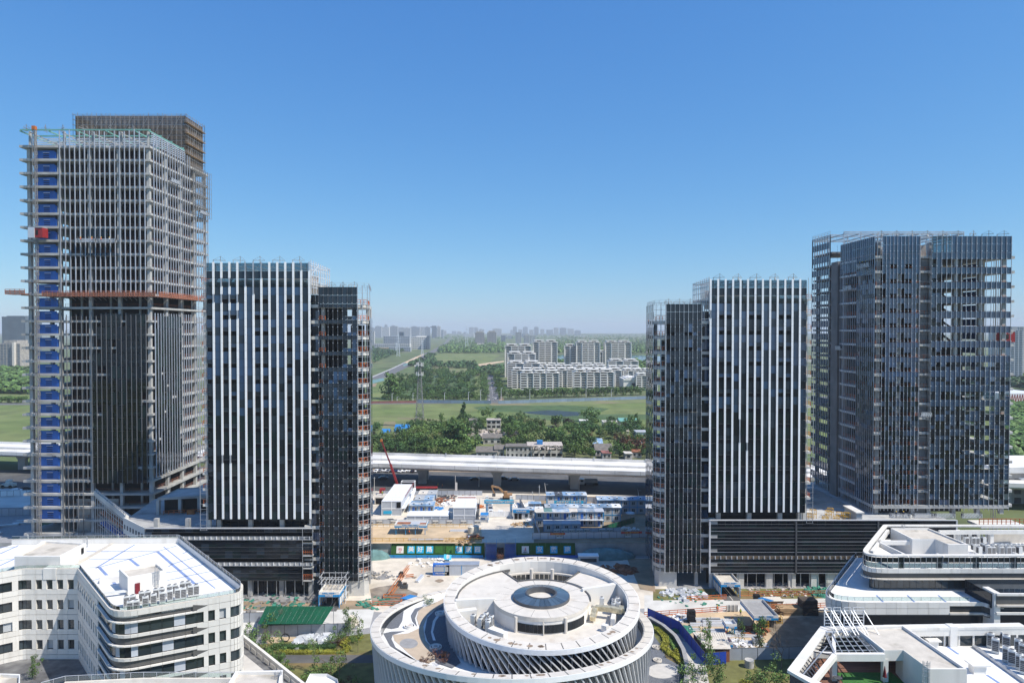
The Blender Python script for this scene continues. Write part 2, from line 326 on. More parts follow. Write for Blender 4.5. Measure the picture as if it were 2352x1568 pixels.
# --- facade helpers
def facade(parent, name, p0, p1, z0, z1, nb, nr, fn, gap=.05, th=.10, tilt=.0025, lim=300):
 """panels along the line p0-p1, nb bays x nr rows; fn(i, j) -> material or None (open)"""
 p0 = Vector((p0[0], p0[1])); p1 = Vector((p1[0], p1[1])); d = (p1-p0); L = d.length; a = math.atan2(d.y, d.x); bw = L/nb; d /= L
 rows = nr if isinstance(nr, list) else [(z0+(z1-z0)*j/nr, z0+(z1-z0)*(j+1)/nr, j) for j in reversed(range(nr))]
 for za, zb_, j in rows:
  for i in range(nb):
   m = fn(i, j)
   if not m: continue
   q = p0 + d*(bw*(i+.5))
   bx(parent, name, m, (q.x, q.y, (za+zb_)/2), (bw-gap, th, zb_-za-gap), rz=a+random.uniform(-tilt, tilt), rx=random.uniform(-tilt, tilt), lim=lim)
def storey_rows(tops, zlow, ztop, below=.85, above=.15, split=1.1):
 """per storey: a spandrel over the slab edge, then a low and a high pane; j = (storey, part)"""
 up = ztop-2*((ztop-tops[0]-above)/2); h2 = (ztop-tops[0]-above)/2; rows = [(ztop-h2, ztop, (-1, 's')), (ztop-2*h2, ztop-h2, (-1, 's'))]
 for k, z in enumerate(tops):
  if z-below < zlow: break
  if k: rows += [(z+split, tops[k-1]-below, (k-1, 'u')), (z+above, z+split, (k-1, 'l'))]
  rows.append((z-below, z+above, (k, 's'))); last = z
 rows += [(last-below-(last-below-zlow)*.5, last-below, (k, 'u')), (zlow, last-below-(last-below-zlow)*.5, (k, 'l'))] if last-below-zlow > .5 else []
 return rows
def mullions(parent, name, m, p0, p1, z0, z1, n, wd=.15, dp=.25, ends=True):
 p0 = Vector((p0[0], p0[1])); p1 = Vector((p1[0], p1[1])); a = math.atan2((p1-p0).y, (p1-p0).x)
 for i in range(n+1):
  if not ends and i in (0, n): continue
  q = p0.lerp(p1, i/n); bx(parent, name, m, (q.x, q.y, (z0+z1)/2), (wd, dp, z1-z0), rz=a)
def hbar(parent, name, m, p0, p1, z, hh=.12, dp=.2):
 p0 = Vector((p0[0], p0[1])); p1 = Vector((p1[0], p1[1])); q = (p0+p1)/2; d = p1-p0
 return bx(parent, name, m, (q.x, q.y, z), (d.length, dp, hh), rz=math.atan2(d.y, d.x))
def rail_mb(mb, p0, p1, z, h=1.1, step=2.0, w_=.07, rows=2):
 p0 = Vector((p0[0], p0[1], z)); p1 = Vector((p1[0], p1[1], z)); n = max(1, round((p1-p0).length/step))
 for i in range(n+1): q = p0.lerp(p1, i/n); mb.bar(q, q+Vector((0,0,h)), w_)
 for r in range(rows): zz = Vector((0,0,h*(r+1)/rows)); mb.bar(p0+zz, p1+zz, w_)
 return mb
def rail(parent, name, m, p0, p1, z, **k): return rail_mb(MB(), p0, p1, z, **k).build(name, m, parent)
def arc(cx, cy, r, a0, a1, n): return [(cx+r*math.cos(R(a0+(a1-a0)*i/n)), cy+r*math.sin(R(a0+(a1-a0)*i/n))) for i in range(n+1)]
def ordinal(n): return ['first','second','third','fourth','fifth','sixth','seventh','eighth','ninth','tenth','eleventh','twelfth','thirteenth','fourteenth','fifteenth','sixteenth','seventeenth','eighteenth','nineteenth','twentieth','twenty-first','twenty-second','twenty-third','twenty-fourth','twenty-fifth','twenty-sixth','twenty-seventh','twenty-eighth','twenty-ninth','thirtieth','thirty-first','thirty-second','thirty-third','thirty-fourth','thirty-fifth','thirty-sixth','thirty-seventh','thirty-eighth','thirty-ninth','fortieth'][n]
# === the four towers and their podiums
S = 4.2
UPZ = 4.0
def scaffold_mb(mb, x0, y0, x1, y1, z0, z1, step=1.6, lift=1.8, w_=.09, sides='nsew', diag=True, jut=.5):
 faces = {'s': ((x0,y0),(x1,y0)), 'n': ((x0,y1),(x1,y1)), 'w': ((x0,y0),(x0,y1)), 'e': ((x1,y0),(x1,y1))}
 for k in sides:
  a, b = faces[k]; a = Vector((*a, 0)); b = Vector((*b, 0)); L = (b-a).length; n = max(1, round(L/step)); d = (b-a)/L
  for i in range(n+1): q = a.lerp(b, i/n); mb.bar(q+Vector((0,0,z0)), q+Vector((0,0,z1+random.uniform(-.1, .7))), w_)
  m = max(1, round((z1-z0)/lift))
  for j in range(m+1): zz = Vector((0,0,z0+(z1-z0)*j/m)); mb.bar(a+zz-d*random.uniform(.1,jut), b+zz+d*random.uniform(.1,jut), w_)
  if diag:
   t = 0.0
   while t+ (z1-z0)*.55 < L: mb.bar(a+d*t+Vector((0,0,z0)), a+d*(t+(z1-z0)*.55)+Vector((0,0,z1)), w_*1.1); t += 5.5
 return mb
def roof_winch(parent, x, y, z, s=1.0, rz=0):
 """a suspended-platform outrigger: frame, boom and counterweight"""
 mb = MB(); c, s_ = math.cos(rz), math.sin(rz)
 P = lambda u, v, h: (x+(u*c-v*s_)*s, y+(u*s_+v*c)*s, z+h*s)
 mb.bar(P(0,-1.6,1.0), P(0,2.4,1.0), .12); mb.bar(P(0,0,0), P(0,0,2.4), .1); mb.bar(P(.0,2.2,0), P(0,2.2,1), .1); mb.bar(P(0,0,2.3), P(0,-1.6,1.0), .05); mb.bar(P(0,0,2.3), P(0,2.4,1.0), .05)
 mb.bar(P(-.5,0,0), P(.5,0,0), .1); mb.bar(P(-.5,0,0), P(0,0,1), .08); mb.bar(P(.5,0,0), P(0,0,1), .08); mb.bar(P(-1.4,.2,1.0), P(1.4,.2,1.2), .06)
 return mb.build('outrigger', 'steel_pipe', parent)
def work_platform(label, c, L=6.0, rz=0.0, zt=None, people=()):
 t = thing('suspended_platform', c, label, 'work platform'); c = Vector(c); ca, sa = math.cos(rz), math.sin(rz)
 P = lambda u, v, h: (c.x+u*ca-v*sa, c.y+u*sa+v*ca, c.z+h)
 mb = MB(); mb.obox(P(0,0,.05), (L, .75, .08), rz); mb.build('floor', 'steel', t)
 mb = MB()
 for v in (-.36, .36):
  for h in (.45, .8, 1.15): mb.bar(P(-L/2,v,h), P(L/2,v,h), .07)
  for i in range(7): u = -L/2+L*i/6; mb.bar(P(u,v,0), P(u,v,1.15), .07)
  for i in range(6): u = -L/2+L*i/6; mb.bar(P(u,v,.05), P(u+L/6,v,1.1), .05)
 mb.build('railing', 'alu', t)
 for u in (-L/2+.2, L/2-.2):
  mb = MB(); mb.obox(P(u,0,.9), (.45,.5,.6), rz); mb.bar(P(u,-.3,0), P(u,-.3,1.7), .08); mb.bar(P(u,.3,0), P(u,.3,1.7), .08); mb.bar(P(u,-.3,1.7), P(u,.3,1.7), .08); mb.build('hoist_motor', 'steel_dark', t)
  if zt: MB().bar(P(u,0,1.7), (P(u,0,0)[0], P(u,0,0)[1], zt), .035).build('cable', 'steel_dark', t)
 return t
# --- tower one: concrete frame still being clad
T1X0, T1X1, T1Y0, T1Y1, T1TOP = -154.0, -113.3, 215.0, 256.0, 128.5
t1 = thing('unfinished_tower', (-133.6, 235.5, UPZ), 'tall unfinished concrete tower with orange safety tray and brown scaffolding on top', 'tower')
bxr(t1, 'core_wall', 'black', -141.3, 219.6, UPZ, -117.5, 251, T1TOP)  # enlarged core, painted black for the shade deep inside the open floors
NF = 29
for k in range(NF+1):
 z = T1TOP - S*k
 if z < UPZ+1: break
 bxr(t1, 'floor_slab', 'concrete', T1X0+.9, T1Y0, z-.65, T1X1, T1Y1, z)
 bxr(t1, 'balcony_slab', 'concrete', T1X0, T1Y0-.45, z-.65, T1X0+12.2, T1Y0+9, z+.06)
for x in (-151.9, -142.4, -132.9, -123.7, -114.4):
 for y in (216.1, 226, 236, 246, 255):
  if y > 217 and -150 < x < -115 and y < 255: continue
  bxr(t1, 'column', 'concrete', x-.48, y-.48, UPZ, x+.48, y+.48, T1TOP-.9)
for x in (-137.6, -128.3, -119.0):                      # slimmer posts between the columns
 bxr(t1, 'inner_post', 'concrete', x-.28, 219-.28, UPZ, x+.28, 219.28, T1TOP-.9)
for y in (220.8, 231, 241.5, 251): bxr(t1, 'inner_post', 'concrete', -116.8, y-.4, UPZ, -116, y+.4, T1TOP-.9)
TRAY = 82.3
for i in range(18):                                      # upper curtain-wall rails, front
 x = -141.4+1.56*i; top = T1TOP+4.6+random.uniform(-.4, .5) if i % 7 != 3 else T1TOP-.3
 bxr(t1, 'mullion', 'mullion', x-.09, 214.45, TRAY-1.2, x+.09, 214.78, top)
for i in range(15):                                      # right-hand side
 y = 216.6+1.72*i; bxr(t1, 'side_mullion', 'mullion', T1X1+.14, y-.08, TRAY-1.2, T1X1+.38, y+.08, T1TOP+4.4-.1*i)
for i in range(7): y = 243.6+1.85*i; bxr(t1, 'side_mullion', 'mullion', T1X1+.14, y-.1, TRAY-1.2, T1X1+.40, y+.1, T1TOP-4)
ZL = TRAY-5.8
for i in range(18):
 x = -141.4+1.56*i; zb = 22.5 if i > 4 else 6.0
 bxr(t1, 'mullion', 'mullion_dark', x-.06, 214.45, zb, x+.06, 214.75, ZL-random.uniform(0, 1.4))
for i in range(15):
 y = 216.6+1.72*i; bxr(t1, 'side_mullion', 'mullion', T1X1+.14, y-.1, 24, T1X1+.40, y+.1, ZL-.3)
for i in range(7): y = 243.6+1.85*i; bxr(t1, 'side_mullion', 'mullion', T1X1+.14, y-.09, 26, T1X1+.36, y+.09, ZL-1)
# lower glazing: clear panes and spandrels between the rails
nrow = 12
def f_low(i, j):
 if i < 5: return 'glass_spandrel' if (j % 1 == 0 and i == 4 and j < 9) else None
 return None if random.random() < .03 else 'glass_clear'
facade(t1, 'glass_pane', (-141.4, 214.7), (-141.4+1.56*17, 214.7), 76.0-4.2*12.7, 76.0, 17, 13, lambda i, j: None if i < 6 or (i < 8 and j > 9 and random.random() < .5) else (random.choice(('glass_clear',)*6+('glass', 'glass_teal')) if random.random() < .95 else None), gap=.14)
facade(t1, 'side_glass_pane', (T1X1+.2, 216.6), (T1X1+.2, 216.6+1.72*10), 76.0-4.2*12, 75.4, 10, 12, lambda i, j: random.choice(('glass_clear', 'glass_clear', 'glass', 'glass_teal')) if random.random() < .93 else None, gap=.14)
facade(t1, 'glass_pane', (-134.5, 214.7), (-126.6, 214.7), T1TOP-S*6-3.4, T1TOP-S*6-.8, 5, 1, lambda i, j: 'glass_clear', gap=.14)
facade(t1, 'glass_pane', (-134.5, 214.7), (-123.6, 214.7), T1TOP-S*8-.8, T1TOP-S*8+.1, 7, 1, lambda i, j: 'glass_spandrel', gap=.14)
for k in range(1, NF):                                   # floor-edge guard rails, landing doors, floor numbers
 z = T1TOP-S*k
 rail(t1, 'guard_rail', 'rust', (-141.6, 216.9), (-115.2, 216.9), z, h=1.05, step=3.3, w_=.07)
 rail(t1, 'guard_rail', 'rust', (-115.0, 217), (-115.0, 254.5), z, h=1.05, step=3.3, w_=.07)
 d = MB(); d.box(-149.9, 216.0, z+.07, -143.9, 216.3, z+2.9); d.box(-143.9, 215.8, z+.07, -143.2, 216.1, z+2.4)
 door = d.build('landing_panel', 'blue_panel', t1)
 m = MB()
 for r in range(3): m.box(-147.4, 215.93, z+.55+r*.6, -145.6, 215.99, z+.75+r*.6)
 m.build('vent_slot', 'black', door)
 MB().box(-147.5, 215.91, z+2.2, -145.5, 215.985, z+2.32).build('lintel_strip', 'white_metal', door)
 if k not in (4, 11, 17, 24):
  MB().box(-150.3, 215.8, z+1.5, -149.1, 215.96, z+2.5).build('number_plate', 'white_paint', door)
  text(door, 'floor_number', str(30-k), 'ink_navy', (-149.7, 215.78, z+2.0), .95)
# orange safety tray
def tray(x0, y0, x1, y1, z, out):
 MB().box(x0, y0, z-.1, x1, y1, z).build('tray_deck', 'tray_red', t1)
 if out == 's': rail(t1, 'tray_rail', 'tray_red', (x0, y0), (x1, y0), z, h=1.5, step=1.6, w_=.13, rows=3); MB().box(x0, y0+.05, z, x1, y0+.1, z+1.2).build('tray_net', 'net_rust', t1)
 else: rail(t1, 'tray_rail', 'tray_red', (x1, y0), (x1, y1), z, h=1.5, step=1.6, w_=.13, rows=3); MB().box(x1-.1, y0, z, x1-.05, y1, z+1.2).build('tray_net', 'net_rust', t1)
tray(-146.0, 212.6, T1X1+2.4, 215, TRAY-.9, 's'); tray(-157.3, 212.3, -151.2, 216, TRAY-.3, 's'); tray(T1X1, 215.05, T1X1+2.4, 257, TRAY-.9, 'e')
for i in range(20): x = -145+i*1.6; MB().bar((x, 212.8, TRAY-1.1), (x, 215, TRAY-2.2), .1).build('tray_bracket', 'steel_pipe', t1)
# green steel crown
mb = MB()
for y in (215.2, 222, 229, 237):
 mb.box(T1X0, y-.18, T1TOP+4.75, T1X1, y+.18, T1TOP+5.15)
for x in (-154, -145, -136, -127, -118, -113.6): mb.box(x-.18, 215, T1TOP+4.4, x+.18, 238, T1TOP+4.75)
mb.build('crown_beam', 'frame_green', t1)
mb = MB()
for x in (-151.8, -150.2, -141, -132, -123, -114.6):
 for y in (216.4, 229): mb.box(x-.28, y-.28, T1TOP, x+.28, y+.28, T1TOP+4.75)
for x in (-150, -140, -131, -122): mb.bar((x-1.2, 215.6, T1TOP+4.3), (x+6.2, 218.5, T1TOP+.9), .28)
mb.build('crown_post', 'concrete', t1)
mb = MB()
for j in range(6):
 mb.box(-153, 220.5+j*.3, T1TOP+.9+j*.62, T1X1, 220.7+j*.3, T1TOP+1.15+j*.62); mb.box(T1X1-.2, 216, T1TOP+.9+j*.62, T1X1, 238, T1TOP+1.1+j*.62)
mb.build('crown_purlin', 'alu', t1)
for x in (-153, -147, -141.5, -135, -126.5, -119.5): roof_winch(t1, x, 216.5, T1TOP+4.9, .9, R(random.uniform(-60, 60)))
bxr(t1, 'penthouse_wall', 'concrete_dark', -146, 240.5, T1TOP, -118, 251.5, T1TOP+13)
sm = MB(); scaffold_mb(sm, -152.4, 238.6, -113.2, 253.0, T1TOP-1, 145.6); scaffold_mb(sm, -151.4, 239.6, -114.2, 252.0, T1TOP-1, 145.4, step=2.2, diag=False)
scaffold_mb(sm, T1X1+.5, 243.2, T1X1+1.3, 255.5, 112, T1TOP, sides='ew', diag=False)
sm.build('scaffold_pipe', 'steel_pipe', t1, kind='stuff')
sm = MB(); sm.box(-151.9, 239.1, T1TOP, -151.85, 252.5, 145.2); sm.box(-113.75, 239.1, T1TOP, -113.7, 252.5, 145.2); sm.box(-151.9, 239.1, T1TOP, -113.7, 239.14, 145.2); sm.box(-151.9, 252.46, T1TOP, -113.7, 252.5, 145.2)
sm.build('scaffold_net', 'net_brown', t1)
for j in range(1, 5): bxr(t1, 'scaffold_board', 'timber', -113.9, 238.8, T1TOP+j*3.6, -112.7, 253, T1TOP+j*3.6+.12)
# base floors toward the podium
for x in (-137, -128): bxr(t1, 'base_wall', 'concrete', x-2, 217.3, UPZ, x+2.4, 217.8, 17)
# hoist on the front
h1 = thing('construction_hoist', (-148.2, 213.2, UPZ), 'construction hoist mast with red cage on the concrete tower', 'hoist')
mb = MB(); z = UPZ
for dx in (-.42, .42):
 for dy in (-.42, .42): mb.bar((-148.2+dx, 213.2+dy, UPZ), (-148.2+dx, 213.2+dy, 133.4), .13)
while z < 132:
 for a, b in (((-.42,-.42),(.42,-.42)), ((.42,-.42),(.42,.42)), ((.42,.42),(-.42,.42)), ((-.42,.42),(-.42,-.42))):
  mb.bar((-148.2+a[0], 213.2+a[1], z), (-148.2+b[0], 213.2+b[1], z+1.5), .07); mb.bar((-148.2+a[0], 213.2+a[1], z), (-148.2+b[0], 213.2+b[1], z), .07)
 z += 1.5
mb.build('mast', 'steel_pipe', h1)
for k in range(0, 30, 2): MB().bar((-148.2, 213.5, T1TOP-S*k-.4), (-148.2, 215, T1TOP-S*k-.4), .12).build('wall_tie', 'steel_pipe', h1)
MB().box(-148.7, 212.6, 132.9, -147.7, 213.7, 134.0).build('mast_head', 'orange_paint', h1)
cg = MB().box(-147.3, 211.6, 99.5, -145.0, 214.2, 102.4).build('cage', 'red_paint', h1)
MB().box(-149.3, 211.3, 99.3, -147.35, 213.9, 102.4).build('cage_panel', 'alu', h1)
MB().box(-147.1, 211.54, 100.2, -146.3, 211.59, 101.7).build('cage_window', 'black', h1); MB().box(-149.2, 211.4, 102.4, -145.1, 214, 102.6).build('cage_roof', 'steel', h1)
work_platform('suspended work platform with orange-vested workers high on the concrete tower', (-132.6, 213.4, T1TOP-S*7-1.0), 5.6, 0, T1TOP+5)
work_platform('suspended work platform on the concrete tower, right neighbour of the one with workers', (-126.3, 213.4, T1TOP-S*7-1.1), 5.6, 0, T1TOP+5)
work_platform('suspended work platform near the top of the concrete tower, on its sunlit side', (T1X1+1.2, 228.5, T1TOP-S*2-.5), 6.5, R(90), T1TOP+4)
work_platform('suspended work platform by the rear corner of the concrete tower sunlit side', (T1X1+1.2, 249.5, T1TOP-S*3-3.2), 7, R(90), T1TOP)
# --- the two striped glass towers (mirror images)
def striped_tower(t, m, Y0, u0, u1, w0, ztop, zwing, missing, openrows, wb, dp):
 """u runs away from the gap between the towers: wing at u=w0.., main slab u0..u1"""
 X = lambda u: m*u
 zb = 20.7; n = 13; nrow = round((ztop-zb)/S*2)
 yb = Y0+dp
 def gm(i, j):
  if j >= nrow-3: return 'glass_clear' if j % 2 else 'glass_spandrel'
  fr = j/nrow
  r = random.random()
  if fr > .62: return 'glass_blue' if r < .62 else 'glass_spandrel'  # bluer panes high up put the sky's reflection into the colour
  if fr > .4: return random.choice(('glass_blue', 'glass', 'glass_spandrel'))
  return 'glass_spandrel' if r < .2 else ('glass' if r < .7 else 'glass_teal')
 step = (u1-1.9-u0)/(n-1) if True else 0
 us = [u0+step*i for i in range(n)]
 dark = {2, 5, 6, 9, 10, 12} if m < 0 else {1, 2, 5, 6, 9, 10}
 rh = (ztop-zb)/nrow
 for i in range(n):
  a = us[i]; b = us[i+1] if i < n-1 else u1
  for j in reversed(range(nrow)):
   z0 = zb+rh*j; z1 = z0+rh; mm = gm(i, j)
   pan = [(z0, z1, mm)]
   if j % 2 == 1 and i in dark and 3 < j < nrow-3:
    pan = [(z0+1.15, z1, mm)]
    bxr(t, 'open_window', 'dark_hole', X(a)+.02*m, Y0+.35, z0, X(b), Y0+.4, z0+1.15)
    bxr(t, 'window_frame', 'steel_dark', X(a+.3), Y0-.02, z0+1.10, X(b-.3), Y0+.1, z0+1.17)
   for p0, p1, q in pan:
    bx(t, 'glass_panel', q, (X((a+b)/2), Y0+.1, (p0+p1)/2), (b-a-.05, .1, p1-p0-.05), rz=random.uniform(-.007, .007), rx=random.uniform(-.007, .007))
 bxr(t, 'backing_wall', 'black', X(u0+.2), Y0+1.2, zb, X(u1-.2), Y0+1.6, ztop-5.5)
 for i, u in enumerate(us):
  for k in range(nrow):                              # half-storey fin segments, counted from the top
   z1 = ztop+.25-rh*k; z = z1-rh; s_ = n-1-i if m < 0 else i
   if (s_, k) in missing: bxr(t, 'bare_bracket', 'steel', X(u)-.16, Y0-.3, z, X(u)+.16, Y0-.05, z1)
   else: bxr(t, 'white_fin', 'fin_white', X(u)-.255, Y0-.2, z+.015, X(u)+.255, Y0+.02, z1-.015)
 # storeys of the main slab
 nf = int((ztop-zb)/S)
 for k in range(nf+1):
  z = ztop-5.0-S*k
  if z < zb: break
  bxr(t, 'floor_slab', 'concrete_pale', X(u0+.1), Y0+.5, z-.6, X(u1+1.6), yb, z)
  rail(t, 'guard_rail', 'rail_orange', (X(u1+.2), Y0+.7), (X(u1+1.5), Y0+.7), z, h=1.1, step=1.0, w_=.09)
  rail(t, 'guard_rail', 'rail_orange', (X(u1+1.45), Y0+.7), (X(u1+1.45), yb-1), z, h=1.1, step=3, w_=.09)
 bxr(t, 'core_wall', 'concrete_dark', X(u0+6), Y0+6, 19, X(u1-5), yb-5, ztop-4)
 for y in (Y0+1.6, Y0+11, yb-.8): bxr(t, 'column', 'concrete_pale', X(u1+.3)-.4, y-.4, 18, X(u1+.3)+.4, y+.4, ztop-5)
 # pole frame on the outer corner
 mb = MB()
 for u in (u1+.25, u1+1.9):
  mb.bar((X(u), Y0-.3, 18), (X(u), Y0-.3, ztop+.6), .11)
 for k in range(int((ztop-18)/1.4)): z = 18+1.4*k; mb.bar((X(u1+.1), Y0-.3, z), (X(u1+2.1), Y0-.3, z), .07)
 mb.bar((X(u1+1.9), Y0+8, 18), (X(u1+1.9), Y0+8, ztop), .1); mb.bar((X(u1+1.9), Y0+16, 18), (X(u1+1.9), Y0+16, ztop), .1)
 mb.build('pole_frame', 'steel', t)
 # crown: inner side unfinished steel frame, beams behind the glass
 mb = MB()
 for k in range(9): y = Y0+1.2+k*(yb-Y0-1.6)/8; mb.bar((X(u0-.1), y, zwing-2), (X(u0-.1), y, ztop+.9-.08*k), .22); mb.bar((X(u0+2.4), y, zwing), (X(u0+2.4), y, ztop), .16)
 for k in range(5): z = zwing+(ztop-zwing)*k/4; mb.bar((X(u0-.1), Y0+1, z), (X(u0-.1), yb, z), .14)
 for k in range(7): x = X(u0+1+k*4); mb.bar((x, Y0+.7, ztop-.3), (x, yb, ztop-.3), .3); mb.bar((x, Y0+1.0, ztop-5), (x, Y0+1.0, ztop-.2), .25); mb.bar((x, Y0+1.2, ztop-4.6), (x+2.4, Y0+3.5, ztop-.4), .2)
 mb.bar((X(u0), yb, ztop-.2), (X(u1), yb, ztop-.2), .3)
 mb.build('crown_frame', 'steel' if m > 0 else 'alu', t)
 bxr(t, 'crown_wall', 'scaff_wall', X(u0+2.8), Y0+5, zwing-1, X(u0+3.0), yb-2, ztop-3)
 bxr(t, 'crown_wall', 'scaff_wall', X(u0+2.8), yb-2, zwing-1, X(u0+14), yb-1.7, ztop-2)
 for i in range(5): roof_winch(t, X(u0+3+i*(u1-u0-4)/4.4), Y0+1.6, ztop, .8, R(random.choice((80, 95, 60, 110))))
 # wing
 c0 = w0+2.6; wend = u0-2.4
 poly = [(X(u0+2), Y0+1.0), (X(wend), Y0+1.0), (X(wend), Y0+.25), (X(c0), Y0+.25), (X(w0+.9), Y0+1.0), (X(w0), Y0+2.6), (X(w0+wb), Y0+dp), (X(u0+2), Y0+dp)]
 nwf = int((zwing-5.5)/S)
 for k in range(nwf+1):
  z = zwing-4.6-S*k
  if z < 4: break
  MB().prism(poly, z-.85, z).build('wing_slab', 'concrete_pale', t)
  rail(t, 'guard_rail', 'rail_orange', (X(w0+.4), Y0+2.2), (X(c0), Y0+.6), z, h=1.25, step=.8, w_=.13)
  rail(t, 'guard_rail', 'rail_orange', (X(w0+.3), Y0+3), (X(w0+wb), Y0+dp-2), z, h=1.15, step=3, w_=.1)
  rail(t, 'guard_rail', 'rail_orange', (X(wend-1.6), Y0+.55), (X(wend), Y0+.55), z, h=1.15, step=.7, w_=.13)
 for (u, y) in ((c0+.6, Y0+2), (wend-.7, Y0+2), (w0+1.8, Y0+10), (w0+3, Y0+dp-2)): bxr(t, 'column', 'concrete', X(u)-.45, y-.45, 0, X(u)+.45, y+.45, zwing-4.7)
 bxr(t, 'wing_core', 'black', X(wend-2.6), Y0+5, 4, X(u0+1.8), Y0+dp-2, zwing-5)
 bxr(t, 'wing_core', 'concrete_dark', X(w0+4.5), Y0+9, 4, X(w0+6.4), Y0+dp-2, zwing-10)
 nb = 8
 nr = round((zwing-4.2)/S*2); zz0 = 4.4; rr = (zwing-zz0)/nr
 wrows = storey_rows([zwing-4.6-S*k for k in range(nwf+1)], 4.4, zwing)
 def wf(i, j):
  ii = nb-1-i if m > 0 else i; k, p = j                # ii counts from the main slab towards the corner
  if p == 's': return 'glass_spandrel' if k < 7 else random.choice(('glass', 'glass_spandrel'))
  if m < 0:
   if ii < 5 and k < 4: return None
   if ii == 0 or (ii == 6 and p == 'u'): return None
  else:
   if (ii in (2, 3) and p == 'l') or (ii == 6 and p == 'l') or (ii == 7 and k < 2): return None
  return random.choice(('glass_blue', 'glass_spandrel', 'glass')) if k < 8 else random.choice(('glass', 'glass', 'glass_teal'))
 fa, fb = (X(wend), X(c0)) if m < 0 else (X(c0), X(wend))
 facade(t, 'wing_glass', (fa, Y0), (fb, Y0), zz0, zwing, nb, wrows, wf, tilt=.004)
 if m < 0: bxr(t, 'wing_backing', 'black', X(wend-7.2), Y0+1.3, 4, X(c0+.2), Y0+1.5, zwing-22)
 else: bxr(t, 'wing_backing', 'black', X(wend-.2), Y0+1.3, 4, X(c0+.2), Y0+1.5, zwing-4)
 mullions(t, 'wing_mullion', 'steel_dark' if m < 0 else 'steel', (fa, Y0-.1), (fb, Y0-.1), 4.2, zwing, nb, .1, .14)
 mb = MB()
 for i in range(nb+1):                                  # glass clips
  x = fa+(fb-fa)*i/nb
  for j in range(nr): mb.box(x-.09, Y0-.22, zz0+rr*j-.07, x+.09, Y0-.14, zz0+rr*j+.07)
 mb.build('glass_clip', 'alu', t, kind='stuff')
 # recess between wing and slab
 ra, rb = (X(u0), X(wend)) if m < 0 else (X(wend), X(u0))
 facade(t, 'recess_glass', (ra, Y0+1.3), (rb, Y0+1.3), 4.4, zwing-2, 2, nr-1, lambda i, j: random.choice(('glass', 'glass_blue', 'glass')), tilt=.003)
 # corner poles
 for (u, y, ww) in ((c0-.15, Y0-.1, .14), (w0+1.3, Y0+.5, .2), (w0+.2, Y0+1.6, .12), (w0-.3, Y0+2.4, .14)): MB().bar((X(u), y, 4), (X(u), y, zwing+.4), ww).build('corner_pole', 'steel', t)
 pts = [(X(c0), Y0-.1), (X(w0+1.3), Y0+.4), (X(w0+.2), Y0+1.5), (X(w0-.3), Y0+2.4)]
 for k in range(int((zwing-5)/1.4)):
  mb = MB()
  for a, b in zip(pts, pts[1:]): mb.bar((*a, 5+1.4*k), (*b, 5+1.4*k), .08)
  mb.build('corner_rail', 'steel', t)
 # inner side of the wing: mirror glass with small openings
 pa, pb = ((X(w0-.35), Y0+2.6), (X(w0+wb-.3), Y0+dp))
 if m > 0: facade(t, 'side_glass', pb, pa, 4.4, zwing, 10, nr, lambda i, j: None if (i in (3, 6, 9) and j % 2 == 0) else random.choice(('glass_blue', 'glass_spandrel')), tilt=.006)
 else: facade(t, 'side_glass', pa, pb, 4.4, zwing-8, 10, nr-4, lambda i, j: random.choice(('glass_blue', 'glass_spandrel')), tilt=.004)
 mb = MB(); pq = [(x, y) for x, y in poly]
 for k in range(len(pq)): a = pq[k]; b = pq[(k+1) % len(pq)]; rail_mb(mb, a, b, zwing-.2, h=1.2, step=1.5, w_=.06)
 mb.build('roof_railing', 'steel', t)
 for uu in (c0+1, c0+4, c0+7): roof_winch(t, X(uu), Y0+1.5, zwing-.2, .7, R(random.uniform(40, 140)))
 MB().prism([(X(w0+.4), Y0+3.4), (X(w0+1.2), Y0+1.2), (X(c0+3.4), Y0+.9), (X(c0+3.4), Y0+4.5), (X(w0+2), Y0+8)], 0, 4.2).build('corner_base', 'concrete_pale', t)
t2 = thing('striped_glass_tower', (-60, 190, 0), 'dark glass tower with white vertical fins beside the tall concrete tower', 'tower')
miss2 = {(0,4),(1,2),(1,4),(2,2),(2,4),(2,6),(3,4),(3,6),(4,0),(4,1),(4,2),(5,0),(5,1),(5,2),(5,3),(6,0),(6,1),(11,0),(12,0),(1,24),(2,24)}
striped_tower(t2, -1, 180.0, 53.3, 80.4, 38.2, 88.5, 82.2, miss2, 9, 3.0, 20)
t3 = thing('striped_glass_tower', (62, 196, 0), 'dark glass tower with white vertical fins standing before the wide glass tower', 'tower')
striped_tower(t3, 1, 186.8, 54.2, 80.5, 39.5, 84.5, 78.0, {(4, 18), (4, 19), (4, 20), (5, 21), (0, 4)}, 0, 1.0, 18)
# --- podiums
pd2 = thing('glass_podium', (-75, 190, 0), 'dark glass podium building with grey bracket bands below the striped tower nearest the concrete one', 'podium')
PY = 180.0
MB().prism([(-52.9, PY+.5), (-97, PY+.5), (-108, 190), (-112, 214), (-60, 214), (-52.9, 205)], 17.2, 17.9).build('roof_slab', 'concrete', pd2)
bxr(pd2, 'inner_wall', 'black', -96.5, PY+2.2, 4.2, -53.2, PY+2.4, 17)
def pf(i, j):
 if j in (11, 12): return None if j == 12 else 'concrete'
 if 4 <= j <= 5 and i > 7: return None if j == 5 else 'concrete'
 if j in (6,) and i <= 7: return 'concrete'
 return random.choice(('glass', 'glass', 'glass_teal', 'glass_spandrel'))
facade(pd2, 'glass_panel', (-97, PY), (-52.9, PY), 4.6, 18.4, 21, 14, pf, tilt=.004)
for j in range(15): hbar(pd2, 'horizontal_mullion', 'steel_dark', (-97, PY-.1), (-52.9, PY-.1), 4.6+13.8*j/14, .05, .08)
